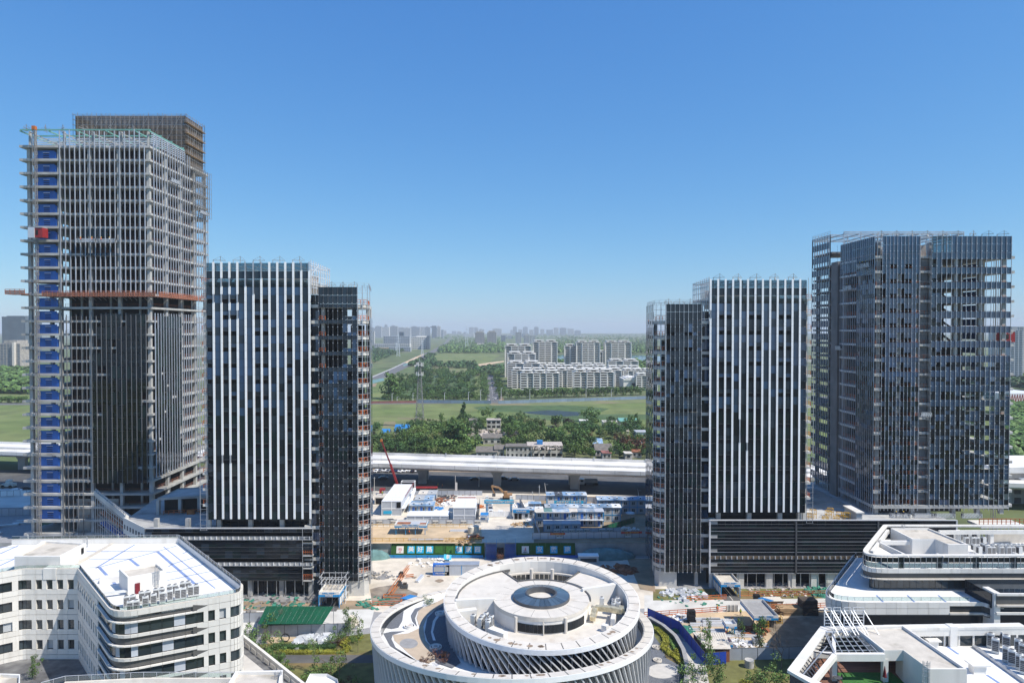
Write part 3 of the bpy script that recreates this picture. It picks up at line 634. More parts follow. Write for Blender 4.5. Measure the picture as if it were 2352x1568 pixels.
for j, x0, x1 in ((11, -97, -52.9), (6, -97, -80.5), (4, -80.5, -52.9)):
 z = 4.6+13.8*j/14
 for i in range(int((x1-x0)/1.45)+1): bxr(pd2, 'bracket', 'alu', x0+1.45*i-.08, PY-.5, z+.05, x0+1.45*i+.08, PY+.1, z+.9)
 hbar(pd2, 'bracket_rail', 'steel', (x0, PY-.3), (x1, PY-.3), z+.1, .12, .4)
hbar(pd2, 'parapet_cap', 'alu', (-97, PY), (-52.9, PY), 18.5, .2, .7)
for x in (-95, -86.6, -78.2, -69.8, -61.4, -53.6): bxr(pd2, 'column', 'concrete', x-.6, PY+.9, 0, x+.6, PY+2.1, 4.6); bxr(pd2, 'upper_column', 'concrete', x-.55, PY+1.4, 17.9, x+.55, PY+2.4, 20.6)
for i in range(16): x = -92+i*2.45; bxr(pd2, 'shopfront_post', 'steel', x-.07, PY+.5, 0, x+.07, PY+.65, 4.6)
facade(pd2, 'shop_glass', (-94, PY+2.6), (-54, PY+2.6), .1, 4.5, 16, 1, lambda i, j: 'glass', tilt=.003)
bxr(pd2, 'upper_storey_wall', 'black', -80, PY+4, 17.9, -53.2, PY+4.3, 20.7)
for x in range(13): bxr(pd2, 'upper_glass', 'glass', -79.8+2.05*x, PY+3.4, 18.0, -78.0+2.05*x, PY+3.5, 20.5)
for k in range(4): bxr(pd2, 'corner_slab', 'concrete_pale', -55.2, PY-.35, 4.4+3.35*k, -52.7, PY+1, 4.75+3.35*k)
mb = MB()
for x in (-55.3, -52.6):
 for k in range(13): mb.bar((-55.4, PY-.45, 4.4+1.05*k), (-52.6, PY-.45, 4.4+1.05*k), .09)
 mb.bar((x, PY-.45, 3.6), (x, PY-.45, 18.6), .12)
mb.build('corner_pole', 'steel', pd2)
rail(pd2, 'corner_guard', 'rail_orange', (-55.2, PY-.1), (-52.9, PY-.1), 5.0, h=1.2, step=.6, w_=.12); rail(pd2, 'corner_guard', 'rail_orange', (-55.2, PY-.1), (-52.9, PY-.1), 11.5, h=1.2, step=.6, w_=.12)
MB().prism([(-97.2, PY-.1), (-97.6, PY+.2), (-108.6, 190), (-108.0, 190)], 14.2, 18.6).build('side_parapet', 'white_panel', pd2)
for i in range(7): p = Vector((-97.6, PY+.2)).lerp(Vector((-108.4, 190)), (i+.5)/7); bx(pd2, 'side_recess', 'concrete_dark', (p.x-.05, p.y-.1, 16.2), (.7, .2, 1.2), rz=math.atan2(9.8, -10.8))
# structures on the roof between the towers
rh = thing('roof_pavilion', (-88, 200, 17.9), 'low unfinished concrete pavilion on the podium roof between the towers', 'roof pavilion')
A = [atZ(290+0, 1167, 23.0), atZ(240, 1152, 23), atZ(325, 1137, 23), atZ(360, 1143, 23), atZ(408, 1149, 23)]
px = [(-101.5, 194.8), (-101.0, 207), (-89, 209), (-84.5, 204.5), (-84.3, 198.8)]
MB().prism(px, 22.2, 22.6).build('roof', 'concrete', rh)
MB().ring(px, [(p[0]*.985-1.4, p[1]*.99+1.9) for p in px], 22.6, 22.9).build('parapet', 'concrete', rh)
MB().prism([(-100.5, 196.8), (-99.5, 205), (-89, 207), (-86, 203), (-86, 200.5)], 17.9, 22.2).build('dark_room', 'black', rh)
for f in (0, .33, .62, .82, 1): p = Vector(px[0]).lerp(Vector(px[4]), f); bxr(rh, 'column', 'concrete', p.x-.45, p.y+.1, 17.9, p.x+.45, p.y+1.0, 22.2)
rail(rh, 'guard_rail', 'rail_orange', (-100, 195.3), (-90.5, 197.2), 17.9, h=1.1, step=1.4, w_=.12)
MB().box(-93.5, 195.6, 17.9, -91.5, 196.6, 19.0).build('orange_cabinet', 'orange_paint', rh)
rb = thing('raised_roof_deck', (-80, 214, 17.9), 'pale raised roof block with ladder between the concrete and striped towers', 'roof block')
MB().prism([(-97.5, 210.5), (-71, 207), (-69, 226), (-97.5, 228)], 17.9, 22.0).build('block', 'concrete', rb)
MB().prism([(-97, 211.2), (-71.5, 207.8), (-69.6, 225.5), (-97, 227.4)], 22.0, 22.05).build('deck', 'concrete_pale', rb)
mb = MB()
for dx in (0, .9): mb.bar((-79+dx, 206.5, 17.9), (-78.2+dx, 208.3, 23.2), .12)
for k in range(12): f = k/12; mb.bar((-79+.8*f, 206.5+1.8*f, 17.9+5.3*f), (-78.1+.8*f, 206.5+1.8*f, 17.9+5.3*f), .08)
mb.build('ladder', 'timber', rb)
mb = MB(); scaffold_mb(mb, -84, 222, -70, 226, 22, 24.5, step=1.2, lift=1, w_=.07, diag=False); mb.build('pipe_rack', 'alu', rb)
for i in range(9): tag(MB().box(-86+.35*i, 184.5+i*1.25, 17.95, -75+.2*i, 185.0+i*1.25, 18.2).build('steel_beam', 'alu', at=(-80, 184.5+i*1.25, 17.95)), 'pale steel beam laid on the podium roof beside the striped tower, %s from the parapet' % ordinal(i), 'beam', 'beams laid on the podium roof')
st = thing('stair_scaffold', (-118, 196, 0), 'grey lean-to stair of scaffold and blue netting at the podium end', 'stair scaffold')
mb = MB(); a = Vector((-124.5, 203.5, 22.6)); b = Vector((-108.2, 190.6, 18.6))
for k in range(14):
 f = k/13; p = a.lerp(b, f); mb.bar((p.x, p.y, 2), p+Vector((0,0,.9)), .14)
for dz in (.9, 0, -1.6): mb.bar(a+Vector((0,0,dz)), b+Vector((0,0,dz)), .22)
for k in range(6): mb.bar((a.x+.5, a.y, 4+3*k), (b.x, b.y, 2+2.7*k), .12)
mb.build('frame', 'steel', st)
for k, mm in enumerate(('blue_panel', 'concrete', 'blue_panel', 'tray_red', 'concrete')):
 MB().prism([(-124, 204.5), (-109, 192), (-108, 194), (-123, 206.5)], (lambda kk: lambda x, y: 4.5+3.2*kk+(-x-108)*.12)(k), (lambda kk: lambda x, y: 4.9+3.2*kk+(-x-108)*.12)(k)).build('landing', mm, st)
MB().prism([(-124.8, 203.2), (-108.2, 190.4), (-107.6, 191.2), (-124.2, 204)], lambda x, y: 17.4+(-x-108)*.25, lambda x, y: 18.8+(-x-108)*.25).build('top_beam', 'concrete_pale', st)
pd3 = thing('glass_podium', (88, 195, 0), 'long black glass podium with thin white lines below the wide glass tower', 'podium')
PY = 186.8; x0, x1 = 54.3, 122.0
MB().box(x0, PY+.6, 17.0, x1, 238, 17.8).build('roof_slab', 'concrete', pd3)
bxr(pd3, 'inner_wall', 'black', x0+.5, PY+2.0, 4, x1-.5, PY+2.2, 17)
nb = 32
facade(pd3, 'glass_panel', (x0, PY), (x1, PY), 4.1, 18.6, nb, 15, lambda i, j: None if j == 4 else ('concrete' if i == 0 and j % 4 == 2 else random.choice(('glass', 'glass', 'glass', 'glass_teal'))), tilt=.006)
for j in range(16):
 hbar(pd3, 'horizontal_mullion', 'mullion_dark' if j % 3 else 'mullion', (x0, PY-.12), (x1, PY-.12), 4.1+14.5*j/15, .06, .1)
bxr(pd3, 'ledge_band', 'timber', x0, PY+.2, 8.0, x1, PY+.5, 8.9)
for i in range(46): x = x0+1.5*i; bxr(pd3, 'bracket', 'alu', x-.09, PY-.35, 8.05, x+.09, PY+.25, 8.85)
for x in (x0, 78, 100.5, x1): bxr(pd3, 'corner_post', 'steel_dark' if x < 110 and x > 60 else 'alu', x-.2, PY-.3, 4, x+.2, PY+.2, 18.8)
hbar(pd3, 'parapet_cap', 'alu', (x0, PY), (x1, PY), 18.75, .15, .8)
for x, wd in ((55.6, 2.4), (63, 1.9), (71.0, 1.8), (77.2, 2.0), (83.5, 2.1)): bxr(pd3, 'base_wall', 'white_panel', x-wd/2, PY+.4, 0, x+wd/2, PY+1.0, 4.1)
for i in range(14):
 x = 87.8+i*2.45
 if i in (4, 8): bxr(pd3, 'doorway', 'dark_hole', x-1.2, PY+1.6, 0, x+1.2, PY+1.8, 4.1)
 else: bxr(pd3, 'base_wall', 'white_panel', x-1.2, PY+.5, 1.2, x+1.2, PY+1.0, 4.1); bxr(pd3, 'plinth_wall', 'concrete', x-1.2, PY+.52, 0, x+1.2, PY+1.0, 1.2)
for i in range(28): x = x0+.8+i*2.44; bxr(pd3, 'shopfront_post', 'steel', x-.07, PY+.25, 0, x+.07, PY+.4, 4.1)
bxr(pd3, 'dark_interior', 'dark_hole', x0+.3, PY+4, 0, x1-.3, PY+4.3, 4.1)
for x in (57, 65.5, 74, 79.5): bxr(pd3, 'upper_column', 'concrete', x-.6, PY+1.0, 17.8, x+.6, PY+2, 20.6)
bxr(pd3, 'upper_storey_wall', 'glass', 55, PY+2.6, 17.8, 80, PY+2.8, 20.7)
for i in range(12): tag(MB().box(82.5, 203+i*2.1, 17.8, 101.5, 203.5+i*2.1, 18.1).build('roof_sleeper', 'concrete', at=(92, 203+2.1*i, 17.8)), 'long grey sleeper on the podium roof in the wide tower shade, %s from the front' % ordinal(i), 'sleeper', 'sleepers on the podium roof')
for i, (x, y) in enumerate([(83.5, 190.5), (85, 192), (87.5, 190), (89.5, 192.5), (90.6, 190), (92.2, 191.5), (93.5, 190), (84.5, 194), (91, 194.5), (94.5, 193)]):
 t = thing('yellow_frame', (x, y, 17.8), 'yellow steel frame standing loosely on the podium roof', 'steel frame', 'yellow frames on the podium roof'); mb = MB(); hh = random.uniform(1.0, 2.6)  # open box-shaped frames of yellow steel
 for dx in (-.7, .7):
  for dy in (-.5, .5): mb.bar((x+dx, y+dy, 17.8), (x+dx, y+dy, 17.8+hh), .1)
 for zz in (.5, 1):
  for dy in (-.5, .5): mb.bar((x-.7, y+dy, 17.8+hh*zz), (x+.7, y+dy, 17.8+hh*zz), .1)
  for dx in (-.7, .7): mb.bar((x+dx, y-.5, 17.8+hh*zz), (x+dx, y+.5, 17.8+hh*zz), .1)
 mb.build('frame', 'rail_yellow', t)
cw = thing('roof_kiosk', (97, 190, 17.8), 'small white roof kiosk with pale lid beside the yellow frames', 'kiosk')
MB().box(95.3, 188.2, 17.8, 96.9, 195, 20.3).build('wall', 'hut_wall', cw); MB().box(95.0, 187.8, 20.3, 97.3, 195.4, 20.6).build('lid', 'white_paint', cw)
MB().box(82.3, 191, 17.8, 84.6, 192.5, 19.8).build('side_box', 'white_panel', cw)
for i, x in enumerate((108, 114.5, 120.5, 128)): work_platform('suspended platform parked along the podium below the wide tower, %s along' % ordinal(i), (x, 189.5, 18.6), 5.5, R(random.uniform(-3, 3)))
# --- tower four: wide blue glass tower
t4 = thing('wide_glass_tower', (123, 215, 17.8), 'wide unfinished blue glass tower with open floors and steel roof frame', 'tower')
GX0, GX1, GY0, GY1, GT = 103.6, 142.4, 195.4, 236.0, 97.6
NF4 = 18; GB = GT-5.6
bxr(t4, 'core_wall', 'concrete_dark', 110, 206, 17.8, 124.5, 226, GB+3); bxr(t4, 'core_wall', 'concrete_dark', 128.2, 210, 17.8, 132.6, 222, GB-2); bxr(t4, 'core_wall', 'concrete', 111, 208, GB, 124, 220, GT-1.5)
for k in range(NF4):
 z = GB-S*k;
 if z < 18: break
 bxr(t4, 'floor_slab', 'concrete', GX0+.4, GY0+.4, z-.6, GX1+1.4, GY1, z)
 rail(t4, 'guard_rail', 'rail_orange', (104.2, GY0+.9), (142, GY0+.9), z, h=1.1, step=2.4, w_=.07); rail(t4, 'guard_rail', 'rail_orange', (104.3, 196), (104.3, 215), z, h=1.1, step=2.4, w_=.07)
 bxr(t4, 'slab_corner', 'concrete_pale', GX0+.1, GY0-.05, z-.75, GX0+2.0, GY0+1.0, z+.02); bxr(t4, 'slab_corner', 'concrete', 119.0, GY0-.05, z-.75, 120.1, GY0+1, z+.02)
 bxr(t4, 'slab_stub', 'concrete_pale', GX1+.3, GY0+1.5, z-.7, GX1+2.2, GY0+4, z)
 bxr(t4, 'stair_flight', 'concrete_pale', 137.2, 214, z-2.6, 138.0, 220, z-2.3, rx=R(25)); bxr(t4, 'blue_board', 'blue_panel', 141.0, 208, z-3, 141.2, 214, z-1)
for x in (105.2, 111, 115.7, 120.3, 127.5, 134.6, 141.4):
 for y in (GY0+1.6, 206, 216, 226, 235):
  if 206 <= y < 235 and 106 < x < 126: continue
  bxr(t4, 'column', 'concrete', x-.55, y-.55, 17.8, x+.55, y+.55, GB+(4 if y < 200 else 0))
bxr(t4, 'dark_backing', 'black', 106, GY0+2.6, 18, 116.3, GY0+2.8, GB-.7); bxr(t4, 'dark_backing', 'black', 119.8, GY0+3.2, 18, 131, GY0+3.4, 66); bxr(t4, 'dark_backing', 'black', 106.4, GY0+2.8, 18, 106.6, 215, GB-.7); bxr(t4, 'dark_backing', 'concrete_dark', 116.5, GY0+1.1, 18, 119.3, GY0+1.2, GB)  # dark sheets added behind the glazing, black for the shade of the floors
nr = 36; zb = 20.7; rh4 = (GT-zb)/nr
rows4 = storey_rows([GB-S*k for k in range(NF4)], zb, GT, .95, .55, 1.8)
def f4(i, j):
 k, p = j; g = 'glass_blue' if k < 9 else random.choice(('glass', 'glass_teal', 'glass_blue'))  # upper storeys coloured bluer for the sky they mirror
 if k < 0: return g
 if p == 's': return g
 if i in (0, 9) and k > 0: return None
 if i in (2, 3, 6, 7) and p == 'l': return None
 if i in (4, 5) and k > 0: return None
 return g
facade(t4, 'glass_panel', (105.6, GY0-.1), (116.2, GY0-.1), zb, GT, 10, rows4, f4, tilt=.006)
mullions(t4, 'mullion', 'mullion', (105.6, GY0-.25), (116.2, GY0-.25), zb-1.6, GT, 10, .09, .14)
# right part: spandrel bands and open floors
def f4r(i, j):
 k, p = j
 if k < 0: return 'glass_clear' if i < 4 else 'glass_blue'
 if p == 's': return 'glass_blue' if k < 11 else random.choice(('glass_blue', 'glass'))
 return None if (k < 7 and i > 1) or random.random() < .2 else random.choice(('glass', 'glass_clear', 'glass_blue'))
facade(t4, 'glass_panel', (119.6, GY0-.1), (142.3, GY0-.1), zb, GT, 16, storey_rows([GB-S*k for k in range(NF4)], zb, GT, .95, .95, 2.0), f4r, tilt=.005)
mullions(t4, 'mullion', 'steel', (119.6, GY0-.28), (142.3, GY0-.28), zb-1.6, GT, 16, .11, .16)
mb = MB()
for i in range(17):
 x = 119.6+22.7*i/16
 for j in range(nr): mb.box(x-.15, GY0-.48, zb+rh4*j-.06, x+.15, GY0-.38, zb+rh4*j+.08)
for i in range(11):
 x = 105.6+1.06*i
 for j in range(nr): mb.box(x-.1, GY0-.40, zb+rh4*j-.06, x+.1, GY0-.32, zb+rh4*j+.08)
mb.build('glass_clip', 'alu', t4, kind='stuff')
mb = MB()
for x in (104.0, 104.9, 116.4, 119.3): mb.bar((x, GY0-.25, 19), (x, GY0-.25, GT), .09)
for k in range(52):
 z = 19.5+1.48*k; mb.bar((103.7, GY0-.25, z), (105.6, GY0-.25, z), .06)
 if k % 2 == 0: mb.bar((116.2, GY0-.25, z), (119.6, GY0-.25, z), .06)
mb.build('corner_pole', 'mullion_dark', t4)
# side towards the gap
def f4s(i, j):
 k, p = j
 if k < 0: return 'glass_blue'
 if i < 6: return ('glass_blue' if k < 9 else 'glass_spandrel') if p == 's' else random.choice(('glass', 'glass_blue', None))
 return 'glass_blue' if k < 1 else None
facade(t4, 'side_glass', (GX0, 215.6), (GX0, GY0), zb, GT, 12, rows4, lambda i, j: f4s(11-i, j), tilt=.003)
mullions(t4, 'side_mullion', 'mullion', (GX0-.15, 215.6), (GX0-.15, GY0), 18.2, GT, 18, .08, .12)
mb = MB()
for k in range(NF4):
 z = GB-S*k
 for i in range(12): mb.box(GX0-.1, 206+i*.8, z-.6, GX0+.5, 206.35+i*.8, z-.1)
mb.build('edge_bracket', 'alu', t4, kind='stuff')
bxr(t4, 'slot_column', 'concrete_dark', GX0-.2, 217.3, 17.8, GX0+1.6, 221.8, GT-5)
facade(t4, 'side_glass', (GX0, 236), (GX0, 223), zb, GT+4, 7, nr+2, lambda i, j: 'glass_blue' if j % 2 == 0 else None, tilt=.003)
mullions(t4, 'side_mullion', 'steel', (GX0-.15, 236), (GX0-.15, 223), 18.2, GT+4.2, 7, .12, .18)
for k in range(NF4): z = GB+4.2-S*k; bxr(t4, 'rear_slab', 'concrete_dark', GX0+.3, 222.5, z-.6, GX0+9, 236, z) if z > 18 else None
# steel crown
mb = MB()
for (a, b) in (((GX0, 223), (GX0, 236)), ((GX0, 236), (GX1, 236)), ((GX0+1, 216), (GX1, 216)), ((GX0, 223), (GX1, 223))):
 for z in (GT+3.6, GT+4.1): mb.bar((*a, z), (*b, z), .3, .3)
 n = 7
 for i in range(n+1): p = Vector(a).lerp(Vector(b), i/n); mb.bar((p.x, p.y, GB), (p.x, p.y, GT+4.1), .22)
for i in range(9): x = GX0+1+i*4.7; mb.bar((x, GY0+.6, GT-.4), (x, 215, GT-.4), .28); mb.bar((x, 216, GT+3.4), (x, 236, GT+3.4), .28); mb.bar((x, GY0+.7, GB), (x, GY0+.7, GT-.2), .22)
mb.bar((GX0, GY0+.5, GT-.3), (GX1, GY0+.5, GT-.3), .3); mb.bar((GX1, 236, GT+3.6), (GX1, 216, GT+3.6), .3)
mb.build('crown_frame', 'steel', t4)
bxr(t4, 'stair_house', 'beige_wall', 118.5, 204, GB, 125.0, 212, GT-1.6)
mb = MB()
rail_mb(mb, (GX0, 223), (GX0, 236), GT+4.2, h=1.1); rail_mb(mb, (GX0, 236), (GX1, 236), GT+4.2, h=1.1); mb.build('roof_railing', 'steel', t4)
for i in range(9): roof_winch(t4, 106+i*4.4, GY0+1.2, GT, .75, R(random.uniform(50, 130)))
hbar(t4, 'base_beam', 'concrete', (GX0, GY0), (GX1, GY0), 20.2, .9, .7); bxr(t4, 'base_beam', 'concrete', GX0-.1, GY0+.4, 19.8, GX0+.4, 216, 20.6)
bxr(t4, 'terrace_canopy', 'white_panel', 130.5, 189.2, 15.8, 143, 195, 16.5); rail(t4, 'terrace_rail', 'rail_orange', (130.5, 190), (143, 190), 16.6, h=1.6, step=1.2, w_=.14)
for i in range(12): bxr(t4, 'terrace_post', 'steel', 131+i*1.05, 189.6, 12, 131.2+i*1.05, 189.8, 15.9)
work_platform('suspended work platform with workers at the top of the wide glass tower side face', (GX0-1.0, 199.8, GT-8.6), 6.5, R(90), GT)
work_platform('suspended work platform high on the shaded side of the wide glass tower, lower one', (GX0-1.0, 209, GT-14.5), 5, R(90), GT)
work_platform('suspended work platform beside the dark slot of the wide glass tower', (GX0-1.0, 214.5, GT-33), 5, R(80), GT)
work_platform('suspended work platform halfway down the slot in the wide tower front', (117.9, GY0-1.0, 46.2), 3.0, 0, GT)
h4 = thing('construction_hoist', (145.3, 205, 4), 'red construction hoist cage on the far side of the wide glass tower', 'hoist')
mb = MB()
for dx in (-.4, .4):
 for dy in (-.4, .4): mb.bar((146.4+dx, 207+dy, 4), (146.4+dx, 207+dy, 96), .12)
for k in range(60): mb.bar((146.0, 206.6, 4+1.5*k), (146.8, 207.4, 5.5+1.5*k), .07)
mb.build('mast', 'steel_pipe', h4); MB().box(145.2, 201.6, 67.3, 148.4, 205, 70.4).build('cage', 'red_paint', h4); MB().box(145.5, 201.52, 68.2, 146.5, 201.6, 69.6).build('cage_door', 'black', h4); MB().box(145.1, 201.5, 70.4, 148.5, 205.1, 70.6).build('cage_roof', 'steel', h4)
text(h4, 'lettering', 'TNY', 'white_paint', (147, 201.56, 69.95), .7)
# === foreground buildings
def round_path(pts, rad, n=5):
 out = [Vector(pts[0])]
 for i in range(1, len(pts)-1):
  p = Vector(pts[i]); a = (Vector(pts[i-1])-p); b = (Vector(pts[i+1])-p); r = rad[i]
  if r <= 0: out.append(p); continue
  ua, ub = a.normalized(), b.normalized(); ang = ua.angle(ub); t = min(r/math.tan(ang/2), a.length*.48, b.length*.48)
  s, e = p+ua*t, p+ub*t
  for k in range(n+1): f = k/n; out.append((s*(1-f)+p*f)*(1-f)+(p*(1-f)+e*f)*f)
 out.append(Vector(pts[-1])); return out
def split_path(path, step):
 segs = []
 for a, b in zip(path, path[1:]):
  n = max(1, round((b-a).length/step))
  for i in range(n): segs.append((a.lerp(b, i/n), a.lerp(b, (i+1)/n)))
 return segs
def offset(path, d):
 out = []
 for i, p in enumerate(path):
  a = path[max(0, i-1)]; b = path[min(len(path)-1, i+1)]; t = (b-a).normalized(); out.append(p+Vector((-t.y, t.x))*d)
 return out
def wall_strip(parent, name, m, path, z0, z1, th=.3, side=1):
 q = offset(path, th*side); mb = MB()
 for i in range(len(path)-1): mb.prism([path[i], path[i+1], q[i+1], q[i]], z0, z1)
 return mb.build(name, m, parent)
def seg_box(parent, name, m, a, b, z0, z1, th, out, shrink=.03):
 d = b-a; c = (a+b)/2; nrm = Vector((d.y, -d.x)).normalized(); c2 = c+nrm*out
 return bx(parent, name, m, (c2.x, c2.y, (z0+z1)/2), (d.length-shrink, th, z1-z0-shrink), rz=math.atan2(d.y, d.x))
def ac_unit(label, x, y, z, rz, group, n=1, h=1.75):
 t = thing('air_conditioner', (x, y, z), label, 'air conditioner', group); c, s = math.cos(rz), math.sin(rz); L = .95*n
 P = lambda u, v, hh: (x+u*c-v*s, y+u*s+v*c, z+hh)
 MB().obox(P(0,0,h/2+.1), (L, .8, h), rz).build('casing', 'ac_body', t)
 mb = MB()
 for k in range(n):
  u = -L/2+.475+.95*k; mb.obox(P(u,-.41,h*.52+.1), (.78, .03, h*.72), rz); mb.obox(P(u,.41,h*.52+.1), (.78, .03, h*.72), rz)
 mb.obox(P(L/2+.01,0,h*.5+.1), (.03,.6,h*.6), rz); mb.build('coil_grille', 'ac_grille', t)
 for k in range(n):
  u = -L/2+.475+.95*k; p = P(u,0,h+.1); MB().tube(p, (p[0],p[1],p[2]+.12), .36, .36, 12).build('fan_guard', 'ac_body', t); MB().tube((p[0],p[1],p[2]+.12), (p[0],p[1],p[2]+.13), .30, .30, 12).build('fan', 'ac_grille', t)
 mb = MB()
 for k in range(5): mb.obox(P(0,-.43,.45+k*.26), (L-.1,.02,.03), rz)
 mb.build('louvre', 'ac_body', t)
 return t
def ladder(parent, x, y, z0, z1, rz=0, cage=True):
 c, s = math.cos(rz), math.sin(rz); P = lambda u, v, h: (x+u*c-v*s, y+u*s+v*c, h); mb = MB()
 for u in (-.3, .3): mb.bar(P(u,0,z0), P(u,0,z1+1.1), .06)
 k = z0+.3
 while k < z1+1: mb.bar(P(-.3,0,k), P(.3,0,k), .045); k += .35
 if cage:
  k = z0+2
  while k < z1+1.2:
   pts = [P(.45*math.cos(R(a)), -.1-.6*math.sin(R(a)), k) for a in range(0, 181, 30)]
   for a, b in zip(pts, pts[1:]): mb.bar(a, b, .045)
   k += .8
  for a in (30, 60, 90, 120, 150): mb.bar(P(.45*math.cos(R(a)), -.1-.6*math.sin(R(a)), z0+2), P(.45*math.cos(R(a)), -.1-.6*math.sin(R(a)), z1+1.2), .04)
 return mb.build('ladder', 'steel', parent)
# --- white office building on the left
A = thing('white_office_building', (-75, 130, 0), 'white office building with rounded corner and white roof crossed by blue lines', 'office building')
AT, AS = 24.0, 3.95
left = [(-108, 112), (-104.5, 120.5), (-102.0, 126.5), (-99.2, 131.2), (-96.2, 133.4), (-85.3, 133.6)]
wing = [(-85.3, 133.6), (-65.9, 112.3), (-48.2, 121.2), (-49.6, 125.0), (-75, 153.8), (-112, 152.6)]
pl = round_path(left, [0, 3, 3, 3, 2, 0], 2)
pw = round_path(wing, [0, 4.6, 3.0, 3.0, 1.5, 0], 6)
sl_, sw_ = split_path(pl, 1.9), split_path(pw, 1.9)
whole = pl+pw[1:]
corner_a, corner_b = Vector((-66.9, 113.4)), Vector((-55.5, 117.5))
def in_ribbon(a, b):
 c = (a+b)/2
 if c.y > 128 or c.x < -74 or (c.x > -55.2): return False
 return True
floors = [(AT-AS*k) for k in range(6)]
for seg, path in ((sl_, pl), (sw_, pw)):
 for a, b in seg:
  L = (b-a).length; hidden = (a.x+.88*a.y > 59.5 and a.y > 124) or a.y > 140
  if hidden: continue
  rib = in_ribbon(a, b) and seg is sw_
  for k, z in enumerate(floors):
   if z < 6.5 and seg is sl_: continue
   if rib and k > 0 or (rib and k == 0):
    top = z-.85 if k == 0 else z-.10
    seg_box(A, 'cladding_panel', 'white_panel', a, b, top if k == 0 else z-.55, z, .22, .02)
    seg_box(A, 'dark_band', 'soffit_dark', a, b, z-1.75, z-.55 if k else z-.85, .2, -.35)
    seg_box(A, 'white_lip', 'white_panel', a, b, z-2.0, z-1.75, .5, .12)
    seg_box(A, 'ribbon_pane', random.choice(('glass_win',)*6+('grey_wall', 'glass')), a, b, z-AS+.05, z-2.02, .1, -.2, shrink=.09)
   else:
    seg_box(A, 'cladding_panel', 'white_panel', a, b, z-1.02, z, .22, .02)
    seg_box(A, 'cladding_panel', 'white_panel', a, b, z-2.1, z-1.07, .22, .02)
    d = (b-a).normalized(); mid = a+d*(L*.60)
    if L > 1.2:
     seg_box(A, 'window_pane', 'glass_win' if random.random() > .12 else 'hut_wall', a, mid, z-AS+.05, z-2.1, .1, -.32)
     seg_box(A, 'pier', 'white_panel', mid, b, z-AS+.02, z-2.1, .5, -.1, shrink=0)
    else:
     seg_box(A, 'window_pane', 'glass_win', a, b, z-AS+.05, z-2.1, .1, -.3)
 wall_strip(A, 'backing_wall', 'joint', offset(path, .75), -.5 if seg is sw_ else 6.0, AT-1.3, .1)
q = [p for p in pw if p.y > 122.5 and p.x > -85]+[Vector((-112, 152.6))]
wall_strip(A, 'rear_cladding', 'white_panel', [p for p in pw[12:]], 0, AT-.03, .3)
# wave transitions at the ends of the dark band
for k, z in enumerate(floors):
 a = Vector((-55.3, 117.65)); b = Vector((-53.2, 118.7)); n = Vector((b-a)).normalized(); nn = Vector((n.y, -n.x))
 MB().poly([(a.x+nn.x*.16, a.y+nn.y*.16, z-.6), (a.x+nn.x*.16, a.y+nn.y*.16, z-1.75), (b.x+nn.x*.16, b.y+nn.y*.16, z-1.1)]).build('band_tip', 'soffit_dark', A)
# roof
inner = offset(whole, .5); fl = [(p.x, p.y) for p in inner]+[(-116, 140)]
MB().prism(fl, AT-1.5, AT-1.15).build('roof_deck', 'membrane', A)
cp = offset(whole, .45); mb = MB()
for i in range(len(whole)-1):
 o = offset(whole, -.12); mb.prism([o[i], o[i+1], cp[i+1], cp[i]], AT-.02, AT+.1)
mb.build('coping', 'ivory', A)
wall_strip(A, 'parapet_inner_face', 'white_paint', offset(whole, .25), AT-1.2, AT-.02, .18)
rp = offset(whole, .3); mb = MB(); gl = MB()
for a, b in split_path(rp, 1.8):
 mb.bar((a.x, a.y, AT+.1), (a.x, a.y, AT+.75), .05); mb.bar((a.x, a.y, AT+.75), (b.x, b.y, AT+.75), .06); gl.bar((a.x, a.y, AT+.38), (b.x, b.y, AT+.38), .03, .55)
mb.build('roof_railing', 'steel', A); gl.build('railing_glass', 'glass_rail', A)
Z = lambda x, y, z: atZ(x/3.7235, 1177.1+y/3.7235, z)
for (x0, y0, x1, y1, wd) in [(1155,270,820,472,.35), (740,330,1345,330,.28), (760,394,1110,394,.28), (1110,394,1345,330,.3), (1345,330,1510,282,.28), (1345,330,1665,606,.5), (1110,394,1190,458,.5), (850,466,985,610,.5),
  (820,472,1110,394,.26), (740,470,850,466,.26), (1400,290,1840,645,.2), (1470,438,1620,394,.26), (1545,492,1720,444,.26), (1600,540,1800,500,.26), (1430,578,1600,540,.26), (1720,444,1760,430,.26), (1415,512,1545,492,.24),
  (1660,606,1900,555,.26), (1620,394,1650,385,.26), (1560,350,1600,330,.26), (780,580,900,550,.26), (0,350,160,278,.35), (0,405,120,392,.25), (0,450,120,395,.35), (300,305,350,280,.3), (1440,460,1470,438,.2), (0,292,150,290,.2), (1190,458,1000,505,.22)]:
 a = Z(x0, y0, AT-1.14); b = Z(x1, y1, AT-1.14); MB().bar(a, b, wd*1.1, .02).build('roof_line', 'roof_blue_line', A)
a = Z(660, 440, AT-1.1); b = Z(960, 262, AT-1.1); MB().bar(a, b, .9, .12).build('expansion_strip', 'roof_beige', A)
def roof_house(parent, corners_px, zr, zf, roofm='roof_beige', wallm='white_paint'):
 pts = [tuple(Z(x, y, zr)[:2]) for x, y in corners_px]
 c = Vector((sum(p[0] for p in pts)/len(pts), sum(p[1] for p in pts)/len(pts)))
 inn = [tuple(c+(Vector(p)-c)*.9) for p in pts]
 MB().prism(pts, zf, zr-.45).build('roof_house', wallm, parent); MB().ring(pts, inn, zr-.45, zr).build('roof_house_parapet', wallm, parent); MB().prism(inn, zr-.45, zr-.4).build('roof_house_top', roofm, parent)
 return pts
p = roof_house(A, [(1018, 480), (1092, 552), (1418, 490), (1345, 430)], AT+2.2, AT-1.2)
